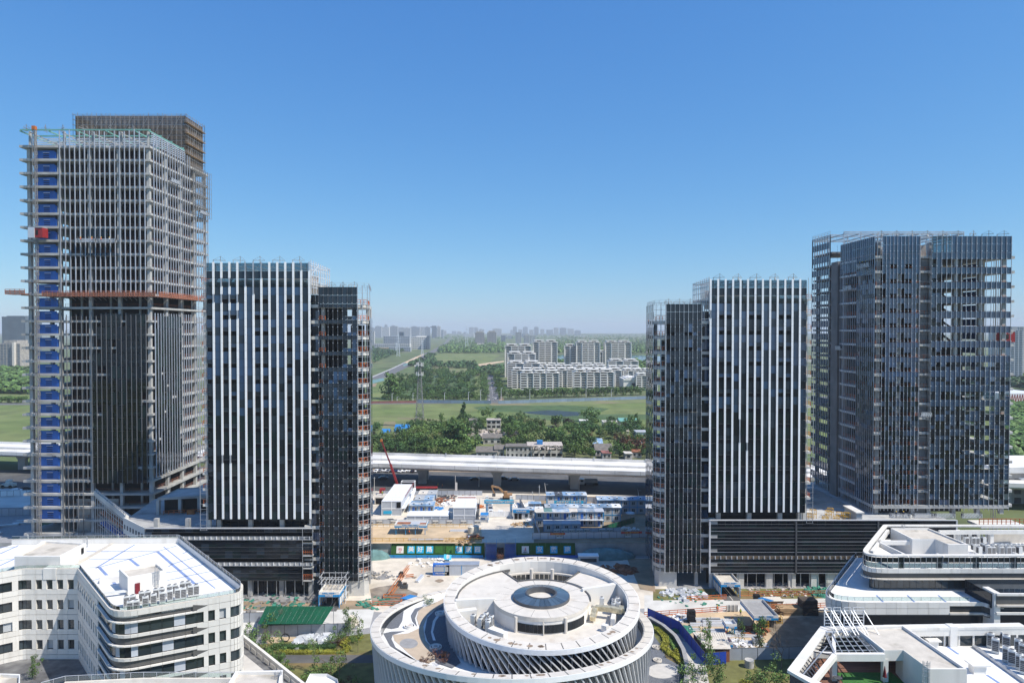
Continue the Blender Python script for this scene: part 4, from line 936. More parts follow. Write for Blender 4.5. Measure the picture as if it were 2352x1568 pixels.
x, y = (p[1][0]*.22+p[2][0]*.78), (p[1][1]*.22+p[2][1]*.78); ladder(A, x, y-.25, AT-1.1, AT+2.2, math.atan2(p[2][1]-p[1][1], p[2][0]-p[1][0]))
f = lambda t: (p[1][0]*(1-t)+p[2][0]*t, p[1][1]*(1-t)+p[2][1]*t); ang = math.atan2(p[2][1]-p[1][1], p[2][0]-p[1][0])
dx, dy = f(.25); MB().obox((dx+.05, dy-.1, AT-.1), (.8, .12, 1.9), ang).build('roof_door', 'maroon', A)
p2_ = roof_house(A, [(122, 372), (515, 372), (735, 258), (380, 235)], AT+2.0, AT-1.2)
dx, dy = (p2_[1][0]*.15+p2_[2][0]*.85, p2_[1][1]*.15+p2_[2][1]*.85); MB().obox((dx+.12, dy-.1, AT+.8), (.7, .1, 1.2), math.atan2(p2_[2][1]-p2_[1][1], p2_[2][0]-p2_[1][0])).build('roof_window', 'dark_hole', A)
ladder(A, p2_[2][0]-.6, p2_[2][1]+.3, AT-1, AT+2.0, R(90))
MB().obox(tuple(Z(520, 470, AT-.9)), (7, 2.5, 2.2), math.atan2(p2_[2][1]-p2_[1][1], p2_[2][0]-p2_[1][0])).build('roof_step', 'white_paint', A)
MB().obox(tuple(Z(970, 560, AT-.6)), (4.2, 1.7, 1.0), R(22)).build('roof_box', 'white_paint', A); MB().obox(tuple(Z(970, 680, AT-.4)), (4.5, .6, .35), R(22)).build('duct', 'ac_body', A)
for (xx, yy) in ((775, 540), (850, 640), (240, 260), (1010, 255)): q = Z(xx, yy, AT-1.1); MB().tube(q, q+Vector((0, 0, 2)), .07, .07, 6).build('vent_pipe', 'white_paint', A)
g = 'air conditioners in the front row on the white office roof'
row = [(1140, 850, 2), (1245, 812, 1), (1315, 790, 1), (1390, 772, 1), (1455, 755, 1), (1545, 738, 2), (1655, 712, 2)]
for i, (xx, yy, n) in enumerate(row): q = Z(xx, yy, AT-1.1); ac_unit('grey air conditioner at the white office roof edge, front row, %s along' % ordinal(i), q.x, q.y, q.z, R(25), g, n, 1.9)
for i, (xx, yy, n) in enumerate([(1110, 800, 2), (1240, 762, 2), (1360, 735, 2), (1475, 705, 2), (1585, 678, 2)]): q = Z(xx, yy, AT-1.1); ac_unit('grey air conditioner on the white office roof, %s in the rear row' % ordinal(i), q.x, q.y, q.z, R(25), 'air conditioners in the rear row on the white office roof', n, 1.8)
# terrace at the foot of the left part
tb = thing('terrace_block', (-95, 125, 0), 'dark paved terrace with railing at the foot of the white office building', 'terrace')
MB().prism([(-112, 100), (-70, 100), (-66.5, 112.9), (-85.2, 133.2), (-112, 133)], 0, 6.3).build('block', 'paving_dark', tb)
MB().prism([(-112, 100), (-78, 100), (-76, 118.5), (-86, 122.0), (-112, 122.3)], 6.3, 6.34).build('pale_paving', 'paving_light', tb)
MB().prism([(-84, 116), (-80.6, 116), (-80.6, 119), (-84, 119)], 6.34, 6.37).build('inlay', 'paving_dark', tb)
rail(tb, 'railing', 'steel', (-112, 118.6), (-84, 118.6), 6.34, h=1.1, step=1.9, w_=.06)
for i, xx in enumerate((-92, -89.3, -86.8)):
 pass
# ramp block beside it, right of the office
rm = thing('side_terrace', (-48, 120, 0), 'tiled side terrace with white slanting wall beside the rounded office corner', 'terrace')
q = [atZ(548, 1470, 4.5), atZ(640, 1540, 4.5), atZ(640, 1575, 4.5), atZ(540, 1575, 4.5)]
MB().prism([(-63, 148), (-60, 149), (-45, 132.5), (-30, 117), (-47, 117), (-47.5, 123.5)], 0, 4.3).build('terrace_floor', 'paving_light', rm)
MB().prism([(-60.4, 148), (-60, 148.4), (-30.4, 117.4), (-30.8, 117)], 0, 5.5).build('slanting_wall', 'white_panel', rm)
MB().prism([(-62, 146.5), (-60.6, 147.8), (-31.2, 117.1), (-33.2, 117.1)], 4.3, 4.33).build('dark_gutter', 'paving_dark', rm)
for i in range(14): p = Vector((-60.2, 147.6)).lerp(Vector((-31, 117.2)), (i+.5)/14); MB().obox((p.x-.35, p.y-.35, 4.9), (2.2, .06, .8), math.atan2(-30.4, 29.2)).build('wall_panel', 'ivory', rm)
# --- near roof at the very bottom left
D = thing('near_roof', (-40, 80, 0), 'nearest white roof with railing and stained stair house below the office building', 'building')
DT = 30.0
e = [atZ(x, y, DT) for x, y in ((95, 1577), (150, 1562), (330, 1553), (540, 1553), (650, 1548), (760, 1555), (790, 1580))]
pts = [(p.x, p.y) for p in e]+[(-20, 70), (-70, 70)]
MB().prism(pts, 20, DT-1).build('block', 'white_paint', D)
wall_strip(D, 'parapet', 'ivory', [Vector(p[:2]) for p in e[1:5]], DT-1, DT-.1, .3, side=-1)
mb = MB(); gl = MB()
for a, b in split_path([Vector(p[:2]) for p in e[:5]], 1.5): mb.bar((a.x, a.y, DT-.1), (a.x, a.y, DT+.55), .05); mb.bar((a.x, a.y, DT+.55), (b.x, b.y, DT+.55), .05); gl.bar((a.x, a.y, DT+.2), (b.x, b.y, DT+.2), .03, .5)
mb.build('railing', 'steel', D); gl.build('railing_glass', 'glass_rail', D)
def px_house(parent, px, zr, zf, inset=.86, top='roof_beige'):
 P_ = [tuple(atZ(x, y, zr)[:2]) for x, y in px]; c = Vector((sum(p[0] for p in P_)/len(P_), sum(p[1] for p in P_)/len(P_))); inn = [tuple(c+(Vector(p)-c)*inset) for p in P_]
 MB().prism(P_, zf, zr-.4).build('stair_house', 'white_paint', parent); MB().ring(P_, inn, zr-.4, zr).build('stair_house_parapet', 'white_paint', parent); MB().prism(inn, zr-.4, zr-.36).build('stair_house_top', top, parent); return P_
px_house(D, [(541, 1540), (650, 1538), (640, 1600), (505, 1600)], DT+1.4, DT-1, .9)
ladder(D, atZ(640, 1552, DT+1).x, atZ(640, 1552, DT+1).y-.2, DT-2, DT+.6, R(20))
px_house(D, [(712, 1546), (752, 1546), (775, 1558), (782, 1590), (690, 1590)], DT+1.0, DT-2, .98, 'white_paint')
px_house(D, [(0, 1545), (46, 1547), (44, 1600), (-20, 1600)], DT+1.2, DT-1, .9)
# --- stepped white building on the right
B = thing('stepped_white_building', (100, 150, 0), 'stepped white building with rounded corners, glass bands and grey roof machines', 'office building')
BZ = 24.0
def bpath(y0, xl, xr, yb, r): return round_path([(xl+yb*.0+15, yb), (xl, y0+3.2), (xl+3.4, y0), (xr, y0)], [0, r, r, 0], 4)
XR = 128.0
ring_o = round_path([(XR, 164.2), (89.6, 164.2), (72.1, 141.6), (XR, 141.6)], [0, 1.2, 3.0, 0], 9)
ring_i = offset(ring_o, .95)
mb = MB()
for i in range(len(ring_o)-1): mb.prism([ring_o[i], ring_o[i+1], ring_i[i+1], ring_i[i]], BZ-.35, BZ)
mb.build('roof_ring', 'white_panel', B)
body = [(p.x, p.y) for p in ring_o]
bi = offset(ring_o, 1.7); MB().prism([(p.x, p.y) for p in bi], 15.8, 20.2).build('roof_storey_core', 'black', B)
MB().prism([(p.x, p.y) for p in offset(ring_o, .1)], 20.2, 20.4).build('roof_deck', 'membrane', B)
front = ring_o[10:]
for a, b in split_path(front, 1.15):
 L = (b-a).length
 seg_box(B, 'screen_pane', 'glass', a, b, 22.45, BZ-.45, .06, -.12, shrink=.08); seg_box(B, 'screen_pane', 'glass_clear', a, b, 21.3, 22.4, .06, -.12, shrink=.08); bx(B, 'screen_post', 'steel', (a.x, a.y+.05, 22.5), (.07, .12, 2.6))
for a, b in split_path(front, 2.2):
 seg_box(B, 'fascia_panel', 'white_panel', a, b, 20.35, 21.3, .25, .15); seg_box(B, 'dark_fascia', 'soffit_dark', a, b, 19.25, 20.3, .2, -.1); seg_box(B, 'white_lip', 'ivory', a, b, 19.0, 19.22, .6, .2)
for a, b in split_path(offset(front, 1.2), 1.35):
 seg_box(B, 'window_pane', 'glass_win', a, b, 16.6, 19.0, .08, .02, shrink=.08)
# terrace and lower bands
ter = round_path([(82, 163), (60.8, 134.9), (93.5, 134.9), (94.2, 133.6), (XR, 133.0)], [0, 4.6, .6, .6, 0], 10)
MB().prism([(p.x, p.y) for p in ter]+[(XR, 160)], 14.2, 16.4).build('terrace_slab', 'joint', B)
MB().prism([(p.x, p.y) for p in offset(ter, .45)]+[(XR, 160)], 16.4, 16.45).build('terrace_floor', 'membrane', B)
for a, b in split_path(ter, 2.1):
 c = (a+b)/2
 if c.x > 96.5 : continue
 if c.x > 86.5 and c.y < 136: seg_box(B, 'fascia_panel', 'white_panel', a, b, 16.2, 16.95, .25, .12); seg_box(B, 'dark_fascia', 'soffit_dark', a, b, 14.9, 16.2, .2, -.1); seg_box(B, 'white_lip', 'ivory', a, b, 14.5, 14.9, .5, .15)
 else: seg_box(B, 'fascia_panel', 'white_panel', a, b, 15.75, 16.95, .25, .12); seg_box(B, 'fascia_panel', 'white_panel', a, b, 14.5, 15.70, .25, .12)
mb = MB(); gl = MB()
for a, b in split_path(offset(ter, .5), 2.0):
 if (a.x+b.x)/2 > 92: continue
 mb.bar((a.x, a.y, 16.95), (a.x, a.y, 17.75), .05); gl.bar((a.x, a.y, 17.35), (b.x, b.y, 17.35), .03, .8); mb.bar((a.x, a.y, 17.75), (b.x, b.y, 17.75), .04)
mb.build('terrace_railing', 'steel', B); gl.build('terrace_railing_glass', 'glass_rail', B)
for (x0, y0, x1, y1) in ((2013, 1366, 2033, 1386), (2084, 1366, 2103, 1384), (2155, 1366, 2174, 1383)): a = atZ(x0, y0, 16.47); b = atZ(x1, y1, 16.47); MB().bar(a, b, .35, .02).build('terrace_line', 'roof_blue_line', B)
MB().prism([(p.x, p.y) for p in offset(ter, 1.2)]+[(XR, 160)], 0, 14.3).build('lower_body', 'glass', B)
for a, b in split_path([Vector((94.5, 132.6)), Vector((XR, 132.4))], 3):
 for zt in (19.6, 15.9): seg_box(B, 'fascia_panel', 'white_panel', a, b, zt-.45, zt, .5, .1)
 seg_box(B, 'dark_fascia', 'soffit_dark', a, b, 17.4, 19.1, .3, -.1); seg_box(B, 'white_lip', 'ivory', a, b, 17.0, 17.4, .6, .1); seg_box(B, 'dark_glass', 'glass', a, b, 12.2, 15.4, .1, -.5); seg_box(B, 'white_lip', 'ivory', a, b, 11.7, 12.1, .6, .1); seg_box(B, 'white_lip', 'ivory', a, b, 9.0, 9.4, .6, .1); seg_box(B, 'dark_fascia', 'soffit_dark', a, b, 9.4, 11.7, .3, -.1)
MB().box(94.2, 132.6, 0, 95.4, 136, 19.6).build('corner_pier', 'white_panel', B)
MB().box(XR-34, 133.2, 16.4, XR, 141, 19.2).build('side_storey', 'glass', B)
# ring beams + roof house + machines
Z2 = lambda x, y, z: atZ(1780+x/4.009, 1177.1+y/4.009, z)
for (x0, y0, x1, y1, wd, m_) in ((1245, 275, 945, 275, .5, 'white_paint'), (1040, 170, 890, 370, .6, 'white_paint'), (945, 280, 1200, 400, .35, 'white_paint'), (1510, 180, 2293, 175, .5, 'white_paint')):
 a = Z2(x0, y0, BZ-.6); b = Z2(x1, y1, BZ-.6); MB().bar(a, b, wd, .9).build('ring_beam', m_, B)
for (xx, yy) in ((1690, 160), (1990, 165), (1165, 395), (1510, 390), (1850, 395), (2200, 385)):
 q = Z2(xx, yy, BZ-.4); MB().box(q.x-.4, q.y-.4, 20.3, q.x+.4, q.y+.4, BZ-.36).build('ring_post', 'white_paint', B)
for (xx, yy, xe, ye) in ((1165, 380, 1230, 405), (1490, 378, 1560, 405), (1840, 372, 1930, 402), (2190, 368, 2280, 398)): a = Z2(xx, yy, BZ-.2); b = Z2(xe, ye, BZ-.2); MB().bar(a, b, .4, .3).build('ring_brace', 'white_panel', B)
P4 = [tuple(Z2(x, y, 24.6)[:2]) for x, y in ((1065, 140), (1410, 140), (1780, 290), (1595, 290), (1475, 240), (1265, 240))]
c = Vector((sum(p[0] for p in P4)/6, sum(p[1] for p in P4)/6)); inn = [tuple(c+(Vector(p)-c)*.93) for p in P4]
MB().prism(P4, 20.4, 24.2).build('roof_house', 'white_paint', B); MB().ring(P4, inn, 24.2, 24.6).build('roof_house_parapet', 'white_paint', B); MB().prism(inn, 24.2, 24.26).build('roof_house_top', 'roof_beige', B)
q = Z2(1325, 335, 21.8); MB().box(q.x-.6, q.y-.3, 20.6, q.x+.6, q.y+.5, 23).build('roof_window', 'dark_hole', B); q = Z2(1425, 345, 21.6); MB().box(q.x-.35, q.y-.4, 21, q.x+.35, q.y+.2, 22.6).build('red_door', 'maroon', B)
q = Z2(1505, 345, 21.4); MB().tube(q+Vector((0,.6,0)), q+Vector((0,-.5,.2)), .5, .7, 14).build('fan_cowl', 'ac_body', B); q = Z2(1640, 350, 21.5); MB().box(q.x-.7, q.y, 21, q.x+.7, q.y+.6, 21.9).build('grille', 'dark_hole', B)
ladder(B, Z2(1185, 200, 23).x, Z2(1185, 200, 23).y, 20.5, 24.4, R(-60))
q = Z2(1760, 345, 22); MB().box(q.x-1.6, q.y-.6, 21.8, q.x+1.6, q.y+1.2, 22.0).build('awning', 'white_paint', B); q = Z2(2140, 215, 21.8); MB().box(q.x-4.5, q.y-.6, 20.4, q.x+6, q.y+.8, 22.6).build('plant_duct', 'roof_beige', B); MB().box(q.x-6, q.y-5.6, 20.4, q.x+6, q.y-5.0, 21.2).build('roof_beam', 'white_paint', B)
k = 0
for (yy, xs) in ((225, (1650, 1720, 1785, 1850)), (262, (1760, 1840, 1920)), (330, (1830, 1930, 2010, 2090, 2160, 2225, 2280)), (352, (1880, 1985, 2080, 2165, 2250))):
 for i, xx in enumerate(xs):
  q = Z2(xx, yy+35, 20.4); rowname = {225: 'rearmost', 262: 'second', 330: 'third', 352: 'nearest'}[yy]
  ac_unit('grey air conditioner on the stepped white roof, %s row, %s along' % (rowname, ordinal(i)), q.x, q.y, 20.4, R(random.choice((0, 0, 90))), 'air conditioners on the stepped white building', 2 if i % 2 else 1, 1.8)
# --- pergola roof building, bottom right
C = thing('pergola_roof_building', (60, 92, 0), 'white roof terrace building with steel pergola, timber deck and green turf', 'building')
CT = 26.0
O = [Vector(atZ(x, y, CT)[:2]) for x, y in ((2286, 1429), (1884.8, 1436.5), (1808, 1537), (1875, 1575), (1990, 1640))]
O = [Vector((78, O[0].y))] + O[1:]
oi = offset(O, 1.35)
mb = MB()
for i in range(len(O)-1):
 for a, b in split_path([O[i], O[i+1]], 2.0):
  f0 = (a-O[i]).length/(O[i+1]-O[i]).length; f1 = (b-O[i]).length/(O[i+1]-O[i]).length
  m2 = MB().prism([a, b, oi[i].lerp(oi[i+1], f1), oi[i].lerp(oi[i+1], f0)], CT-.4, CT+random.uniform(-.01, .01)); m2.build('coping_panel', 'white_panel', C)
wall_strip(C, 'outer_wall', 'glass_spandrel', offset(O, .3), 0, CT-.4, .3); wall_strip(C, 'inner_band', 'white_paint', offset(O, 1.0), CT-1.3, CT-.4, .3)
FLZ = CT-4.2
deck = [O[1]+Vector((2, -.5)), O[2]+Vector((2.2, 0)), O[3], O[4], Vector((80, 70)), Vector((80, 103))]
MB().prism([tuple(p) for p in deck], FLZ-2, FLZ-.05).build('floor_block', 'paving_dark', C)
for i in range(34):                                        # deck boards
 y = 86.0+i*.5; xl = 38.5+abs(y-92)*.25 if y < 92 else 38.5+(y-92)*.55; bxr(C, 'deck_board', 'deck_wood', xl, y, FLZ-.05, 58.5, y+.46, FLZ+.02)
MB().prism([(46.4, 97.3), (54.4, 97.3), (57.5, 70), (44.0, 70)], FLZ+.02, FLZ+.06).build('turf_mat', 'turf', C)
Z3 = lambda x, y, z: atZ(1780+x/4.009, 1177.1+y/4.009, z)
# pergola beams
fr = Z3(545, 1320, CT-.3); e1 = Z3(1000, 1310, CT-.3)
MB().bar(Z3(550, 1325, CT-.5), Z3(1005, 1325, CT-.5), .55, 1.0).build('pergola_beam', 'white_paint', C); MB().bar(Z3(550, 1318, CT-.4), Z3(330, 1590, CT-.4), .6, .7).build('pergola_beam', 'white_paint', C)
MB().bar(Z3(285, 1300, CT-.7), Z3(545, 1310, CT-.7), .35, .8).build('pergola_beam', 'white_paint', C); MB().bar(Z3(535, 1060, CT-.5), Z3(548, 1310, CT-.5), .45, .5).build('pergola_beam', 'white_panel', C)
for (xx, yy) in ((540, 1330), (1010, 1340)): q = Z3(xx, yy, CT-1); MB().box(q.x-.35, q.y-.35, FLZ, q.x+.35, q.y+.35, CT-.9).build('pergola_column', 'white_paint', C)
q = Z3(535, 1090, CT-1); MB().box(q.x-.35, q.y-.3, FLZ, q.x+.35, q.y+.3, CT-.7).build('pergola_column', 'white_paint', C)
for i in range(14):                                        # left bay slats
 f = i/13; a = Z3(425-f*230, 1110+f*345, CT-.25); b = Z3(560-f*235, 1320+f*270, CT-.25) if i > 6 else Z3(480+(f*13/6)*75, 1100+(f*13/6)*215, CT-.25)
 MB().bar(a, b, .11, .14).build('pergola_slat', 'steel_dark', C)
for i in range(7): f = i/6; MB().bar(Z3(470+f*300, 1095, CT-.2), Z3(560+f*400, 1300, CT-.2), .11, .14).build('pergola_slat', 'steel', C)
for f in (.22, .42, .62, .82): MB().bar(Z3(470+f*85, 1095+f*210, CT-.3), Z3(770+f*200, 1095+f*205, CT-.3), .10, .12).build('pergola_purlin', 'steel', C)
MB().bar(Z3(450, 1090, CT-.2), Z3(550, 1300, CT-.2), .14).build('pergola_hip', 'steel', C); MB().bar(Z3(480, 1225, CT-.2), Z3(250, 1500, CT-.2), .12).build('pergola_tie', 'steel', C); MB().bar(Z3(470, 1095, CT), Z3(760, 1090, CT), .2).build('pergola_edge', 'alu', C)
for k, (xx, wd) in enumerate(((485, 60), (570, 65), (665, 60), (768, 95))):    # sign frames on the roof edge
 t = thing('sign_frame', tuple(Z3(xx, 1040, CT)), 'tilted steel sign frame on the pergola roof edge, %s from the corner' % ordinal(k), 'sign frame', 'sign frames on the pergola roof'); mb = MB()
 a = Z3(xx-wd/2, 1045, CT); b = Z3(xx+wd/2, 1045, CT); H_ = Vector((0, .0, 2.9))
 for p in (a, b): mb.bar(p, p+H_, .12); mb.bar(p+H_*.85, p+Vector((1.0, -2.6, -.2)), .11)
 for j in range(1, 7): mb.bar(a+H_*(j/6), b+H_*(j/6), .09)
 mb.build('frame', 'alu', t)
# long roof house
RP = [tuple(Z3(x, y, CT+.3)[:2]) for x, y in ((735, 1050), (1175, 1032), (1770, 1437), (1420, 1437), (1180, 1262), (1005, 1265))]
c = Vector((sum(p[0] for p in RP)/6, sum(p[1] for p in RP)/6)); inn = [tuple(c+(Vector(p)-c)*.95) for p in RP]
MB().prism(RP, CT-1.2, CT-.15).build('roof_house_slab', 'white_paint', C); MB().ring(RP, inn, CT-.15, CT+.3).build('roof_house_parapet', 'white_paint', C); MB().prism(inn, CT-.15, CT-.1).build('roof_house_top', 'roof_beige', C)
MB().prism([RP[1], RP[2], RP[3], RP[4], tuple(Vector(RP[4])+Vector((.4, 2.5)))], FLZ, CT-1.2).build('roof_house_wall', 'white_paint', C)
for (xx, yy, w_) in ((1490, 1480, 1.3), (1660, 1480, 1.3)): q = Z3(xx, yy+60, CT-2); MB().box(q.x-w_/2, q.y-.2, CT-3.2, q.x+w_/2, q.y+.5, CT-1.5).build('window', 'glass_win', C)
ladder(C, Z3(1370, 1440, CT).x, Z3(1370, 1440, CT).y-.3, FLZ, CT+.2, R(0)); q = Z3(1240, 1400, CT-2); MB().box(q.x-1, q.y-.6, CT-2.2, q.x+1, q.y+.6, CT-2.05).build('awning', 'white_paint', C)
# sunken plant roof on its right
q0 = Z3(1480, 1230, CT-3); MB().prism([tuple(RP[1]), (80, 103.8), (80, 84), tuple(RP[2])], CT-4, CT-3).build('plant_roof', 'membrane', C)
for i in range(9):
 x = 57.0+i*2.2; bxr(C, 'plant_window', 'glass_win', x, 103.0, CT-2.9, x+1.9, 103.1, CT-1.3); bxr(C, 'plant_post', 'white_paint', x+1.92, 102.9, CT-3, x+2.18, 103.2, CT-1.3)
q = Z3(1610, 1150, CT-2); MB().box(q.x-.55, q.y-1, CT-3, q.x+.55, q.y+.3, CT+.1).build('ring_post', 'white_paint', C)
for (xx, yy, s_) in ((1445, 1150, 1.2), (1865, 1370, 1.6)): q = Z3(xx, yy, CT-1.5); MB().box(q.x-s_*.55, q.y-.6, CT-3, q.x+s_*.55, q.y+.6, CT-1.8).build('vent_box', 'white_paint', C); MB().box(q.x-s_*.8, q.y-.9, CT-1.8, q.x+s_*.8, q.y+.9, CT-1.6).build('vent_lid', 'white_paint', C)
for (x0, y0, x1, y1) in ((1590, 1230, 1690, 1300), (1950, 1490, 2080, 1575)): MB().bar(Z3(x0, y0, CT-2.98), Z3(x1, y1, CT-2.98), .4, .02).build('roof_line', 'roof_blue_line', C)
MB().bar(Z3(1830, 1225, CT-2.8), Z3(2330, 1580, CT-2.8), .5, .3).build('cable_tray', 'steel', C)
mb = [(1920, 1190, 1), (1985, 1240, 1), (2030, 1290, 1), (2010, 1170, 1), (2060, 1215, 1), (2130, 1260, 1), (2130, 1370, 1), (2180, 1400, 1), (2240, 1300, 1), (2280, 1340, 1), (2250, 1440, 1), (2290, 1480, 1)]
for i, (xx, yy, n) in enumerate(mb): q = Z3(xx, yy, CT-3); ac_unit('tall grey air conditioner on the plant roof beside the pergola, %s along' % ordinal(i), q.x, q.y, CT-3, R(-38), 'air conditioners on the pergola building', n, 2.1)
for nm, (xx, yy), lb in (('patio_umbrella', (565, 1530), 'folded maroon patio umbrella by the deck edge'), ('patio_umbrella', (1010, 1575), 'folded maroon patio umbrella out on the green turf')):
 q = Z3(xx, yy, FLZ+.06); t = thing(nm, tuple(q), lb, 'umbrella'); MB().tube(q, q+Vector((0, 0, 2.6)), .04, .04, 6).build('pole', 'steel', t); MB().tube(q+Vector((0, 0, 1.0)), q+Vector((0, 0, 2.5)), .27, .04, 10).build('canopy', 'maroon', t); MB().tube(q, q+Vector((0, 0, .12)), .3, .25, 10).build('base', 'steel_dark', t)
q = Z3(575, 1560, FLZ+.05); t = thing('patio_table', tuple(q), 'round dark patio table beside the folded umbrella on the deck', 'table'); MB().tube(q+Vector((0,0,.70)), q+Vector((0,0,.74)), .6, .6, 16).build('top', 'steel_dark', t); MB().tube(q, q+Vector((0,0,.7)), .05, .05, 6).build('stem', 'steel_dark', t); MB().tube(q, q+Vector((0,0,.04)), .3, .3, 10).build('foot', 'steel_dark', t)
q = Z3(602, 1545, FLZ+.05); t = thing('patio_chair', tuple(q), 'black patio chair beside the round table on the deck', 'chair'); mb = MB()
MB().box(q.x-.24, q.y-.24, q.z+.42, q.x+.24, q.y+.24, q.z+.46).build('seat', 'steel_dark', t); MB().box(q.x+.2, q.y-.24, q.z+.46, q.x+.24, q.y+.24, q.z+.9).build('backrest', 'steel_dark', t)
for a in (-.21, .21):
 for b in (-.21, .21): MB().bar((q.x+a, q.y+b, q.z), (q.x+a, q.y+b, q.z+.44), .035).build('leg', 'steel_dark', t)
# --- the round building
RO = thing('rotunda', (2, 130, 0), 'white round building of two tilted rings with slanting fins and a round skylight', 'round building')
ix, iy, iR = 5.6, 130.0, 18.5
ox, oy, oR = 0.0, 130.0, 26.5
zi = lambda x, y: 19.95+.083*(y-130)
zo = lambda x, y: 15.1-.10*(y-130)
TF = 12.9
def circ(cx, cy, r, n): return [Vector((cx+r*math.cos(2*math.pi*k/n), cy+r*math.sin(2*math.pi*k/n))) for k in range(n)]
def rim(cx, cy, r, wd, zf, n, sub=3):
 for k in range(n):
  a0, a1 = 2*math.pi*(k+.03)/n, 2*math.pi*(k+.97)/n
  o = [(cx+r*math.cos(a0+(a1-a0)*i/sub), cy+r*math.sin(a0+(a1-a0)*i/sub)) for i in range(sub+1)]; q = [(cx+(r-wd)*math.cos(a0+(a1-a0)*i/sub), cy+(r-wd)*math.sin(a0+(a1-a0)*i/sub)) for i in range(sub+1)]
  MB().prism(o+q[::-1], lambda x, y: zf(x, y)-.55, lambda x, y: zf(x, y)+.0).build('rim_panel', 'ivory', RO)
 MB().ring(circ(cx, cy, r-.05, 96), circ(cx, cy, r-wd+.05, 96), lambda x, y: zf(x, y)-.5, lambda x, y: zf(x, y)-.03).build('rim_core', 'joint', RO)
 MB().ring(circ(cx, cy, r+.10, 96), circ(cx, cy, r-.12, 96), lambda x, y: zf(x, y)-.95, lambda x, y: zf(x, y)-.06).build('rim_edge', 'fin_white', RO)
rim(ix, iy, iR, 2.0, zi, 40); rim(ox, oy, oR, 1.6, zo, 56)
def fins(cx, cy, r, zf, zb, n, lean):
 for k in range(n):
  a = 2*math.pi*(k+.5)/n
  if math.sin(a) > .55: continue
  top = Vector((cx+(r-.35)*math.cos(a), cy+(r-.35)*math.sin(a), 0)); top.z = zf(top.x, top.y)-.6; h = top.z-zb
  fr = max(0.0, -math.sin(a)); lean_a = (.10+lean*fr*fr+max(0, math.cos(a))*.25)*h/r
  rb = r-.5-(h*.05); bot = Vector((cx+rb*math.cos(a+lean_a), cy+rb*math.sin(a+lean_a), zb))
  d = bot-top; rad = Vector((math.cos(a), math.sin(a), 0)); tan = d.cross(rad).normalized(); m_ = MB(); n0 = 0
  for e, wdp in ((top, .55), (bot, .4)):
   aa = math.atan2(e.y-cy, e.x-cx); rr = Vector((math.cos(aa), math.sin(aa), 0))
   m_.v += [tuple(e+rr*wdp/2-tan*.09), tuple(e+rr*wdp/2+tan*.09), tuple(e-rr*wdp/2+tan*.09), tuple(e-rr*wdp/2-tan*.09)]
  for t_ in ((0,1,2,3),(7,6,5,4),(0,4,5,1),(1,5,6,2),(2,6,7,3),(3,7,4,0)): m_.f.append(list(t_)); m_.m.append(0)
  m_.build('facade_fin', 'fin_grey', RO)
fins(ix, iy, iR, zi, TF+.1, 92, .85); fins(ox, oy, oR, zo, .2, 128, .55)
MB().ring(circ(ix, iy, iR-1.35, 80), circ(ix, iy, iR-1.7, 80), TF, lambda x, y: zi(x, y)-.5).build('inner_glass_drum', 'glass', RO)
MB().ring(circ(ox, oy, oR-1.5, 96), circ(ox, oy, oR-1.8, 96), 0, lambda x, y: zo(x, y)-.5).build('outer_glass_drum', 'glass', RO)
for k in range(60):
 a = 2*math.pi*(k+.5)/60
 if math.sin(a) < .3: bx(RO, 'drum_mullion', 'steel', (ix+(iR-1.3)*math.cos(a), iy+(iR-1.3)*math.sin(a), (TF+16.8)/2+.5), (.1, .12, 5.2), rz=a)
MB().ring(circ(ix, iy, iR-1.8, 80), circ(ix, iy, iR-2.2, 80), 16.0, lambda x, y: zi(x, y)-.1).build('inner_parapet', 'white_paint', RO)
for k in range(60):
 a = 2*math.pi*(k+.5)/60; rr = iR-2.22; x, y = ix+rr*math.cos(a), iy+rr*math.sin(a)
 bx(RO, 'parapet_panel', 'white_panel', (x, y, (16.7+zi(x, y))/2), (.05, 2*math.pi*rr/60-.06, zi(x, y)-16.9), rz=a)
MB().ring(circ(ox, oy, oR-1.5, 96), circ(ox, oy, oR-1.75, 96), TF-1.6, lambda x, y: zo(x, y)-.15).build('outer_parapet', 'white_paint', RO)
MB().prism([tuple(p) for p in circ(ox, oy, oR-1.6, 72)], TF-2, lambda x, y: min(TF, zo(x, y)-.3)).build('terrace_floor', 'membrane', RO)
MB().prism([tuple(p) for p in circ(ix, iy, iR-1.9, 72)], 16.0, 16.6).build('lower_roof', 'ivory', RO)
RZ = 19.7; DR = 9.15
sector = lambda a0, a1, r0, r1, n=14: [(ix+r1*math.cos(R(a0+(a1-a0)*i/n)), iy+r1*math.sin(R(a0+(a1-a0)*i/n))) for i in range(n+1)]+[(ix+r0*math.cos(R(a1-(a1-a0)*i/n)), iy+r0*math.sin(R(a1-(a1-a0)*i/n))) for i in range(n+1)]
MB().prism([tuple(p) for p in circ(ix, iy, DR, 72)], RZ-.7, RZ).build('drum_roof', 'ivory', RO)
mb = MB().ring(circ(ix, iy, DR-.12, 72), circ(ix, iy, DR-.5, 72), 16.6, RZ-.6); mb.build('drum_wall', 'white_paint', RO)
MB().prism(sector(118, 186, DR-.3, 16.4), 16.6, RZ-.02).build('roof_lobe', 'ivory', RO); MB().prism(sector(24, 58, DR+1.0, 16.4), 16.6, RZ-.02).build('roof_lobe', 'ivory', RO)
MB().prism(sector(20, 24, DR-.3, 16.4, 2), 16.6, RZ+.5).build('lobe_wall', 'white_paint', RO); MB().prism(sector(184, 187, DR-.3, 16.4, 2), 16.6, RZ+.3).build('lobe_wall', 'white_paint', RO)
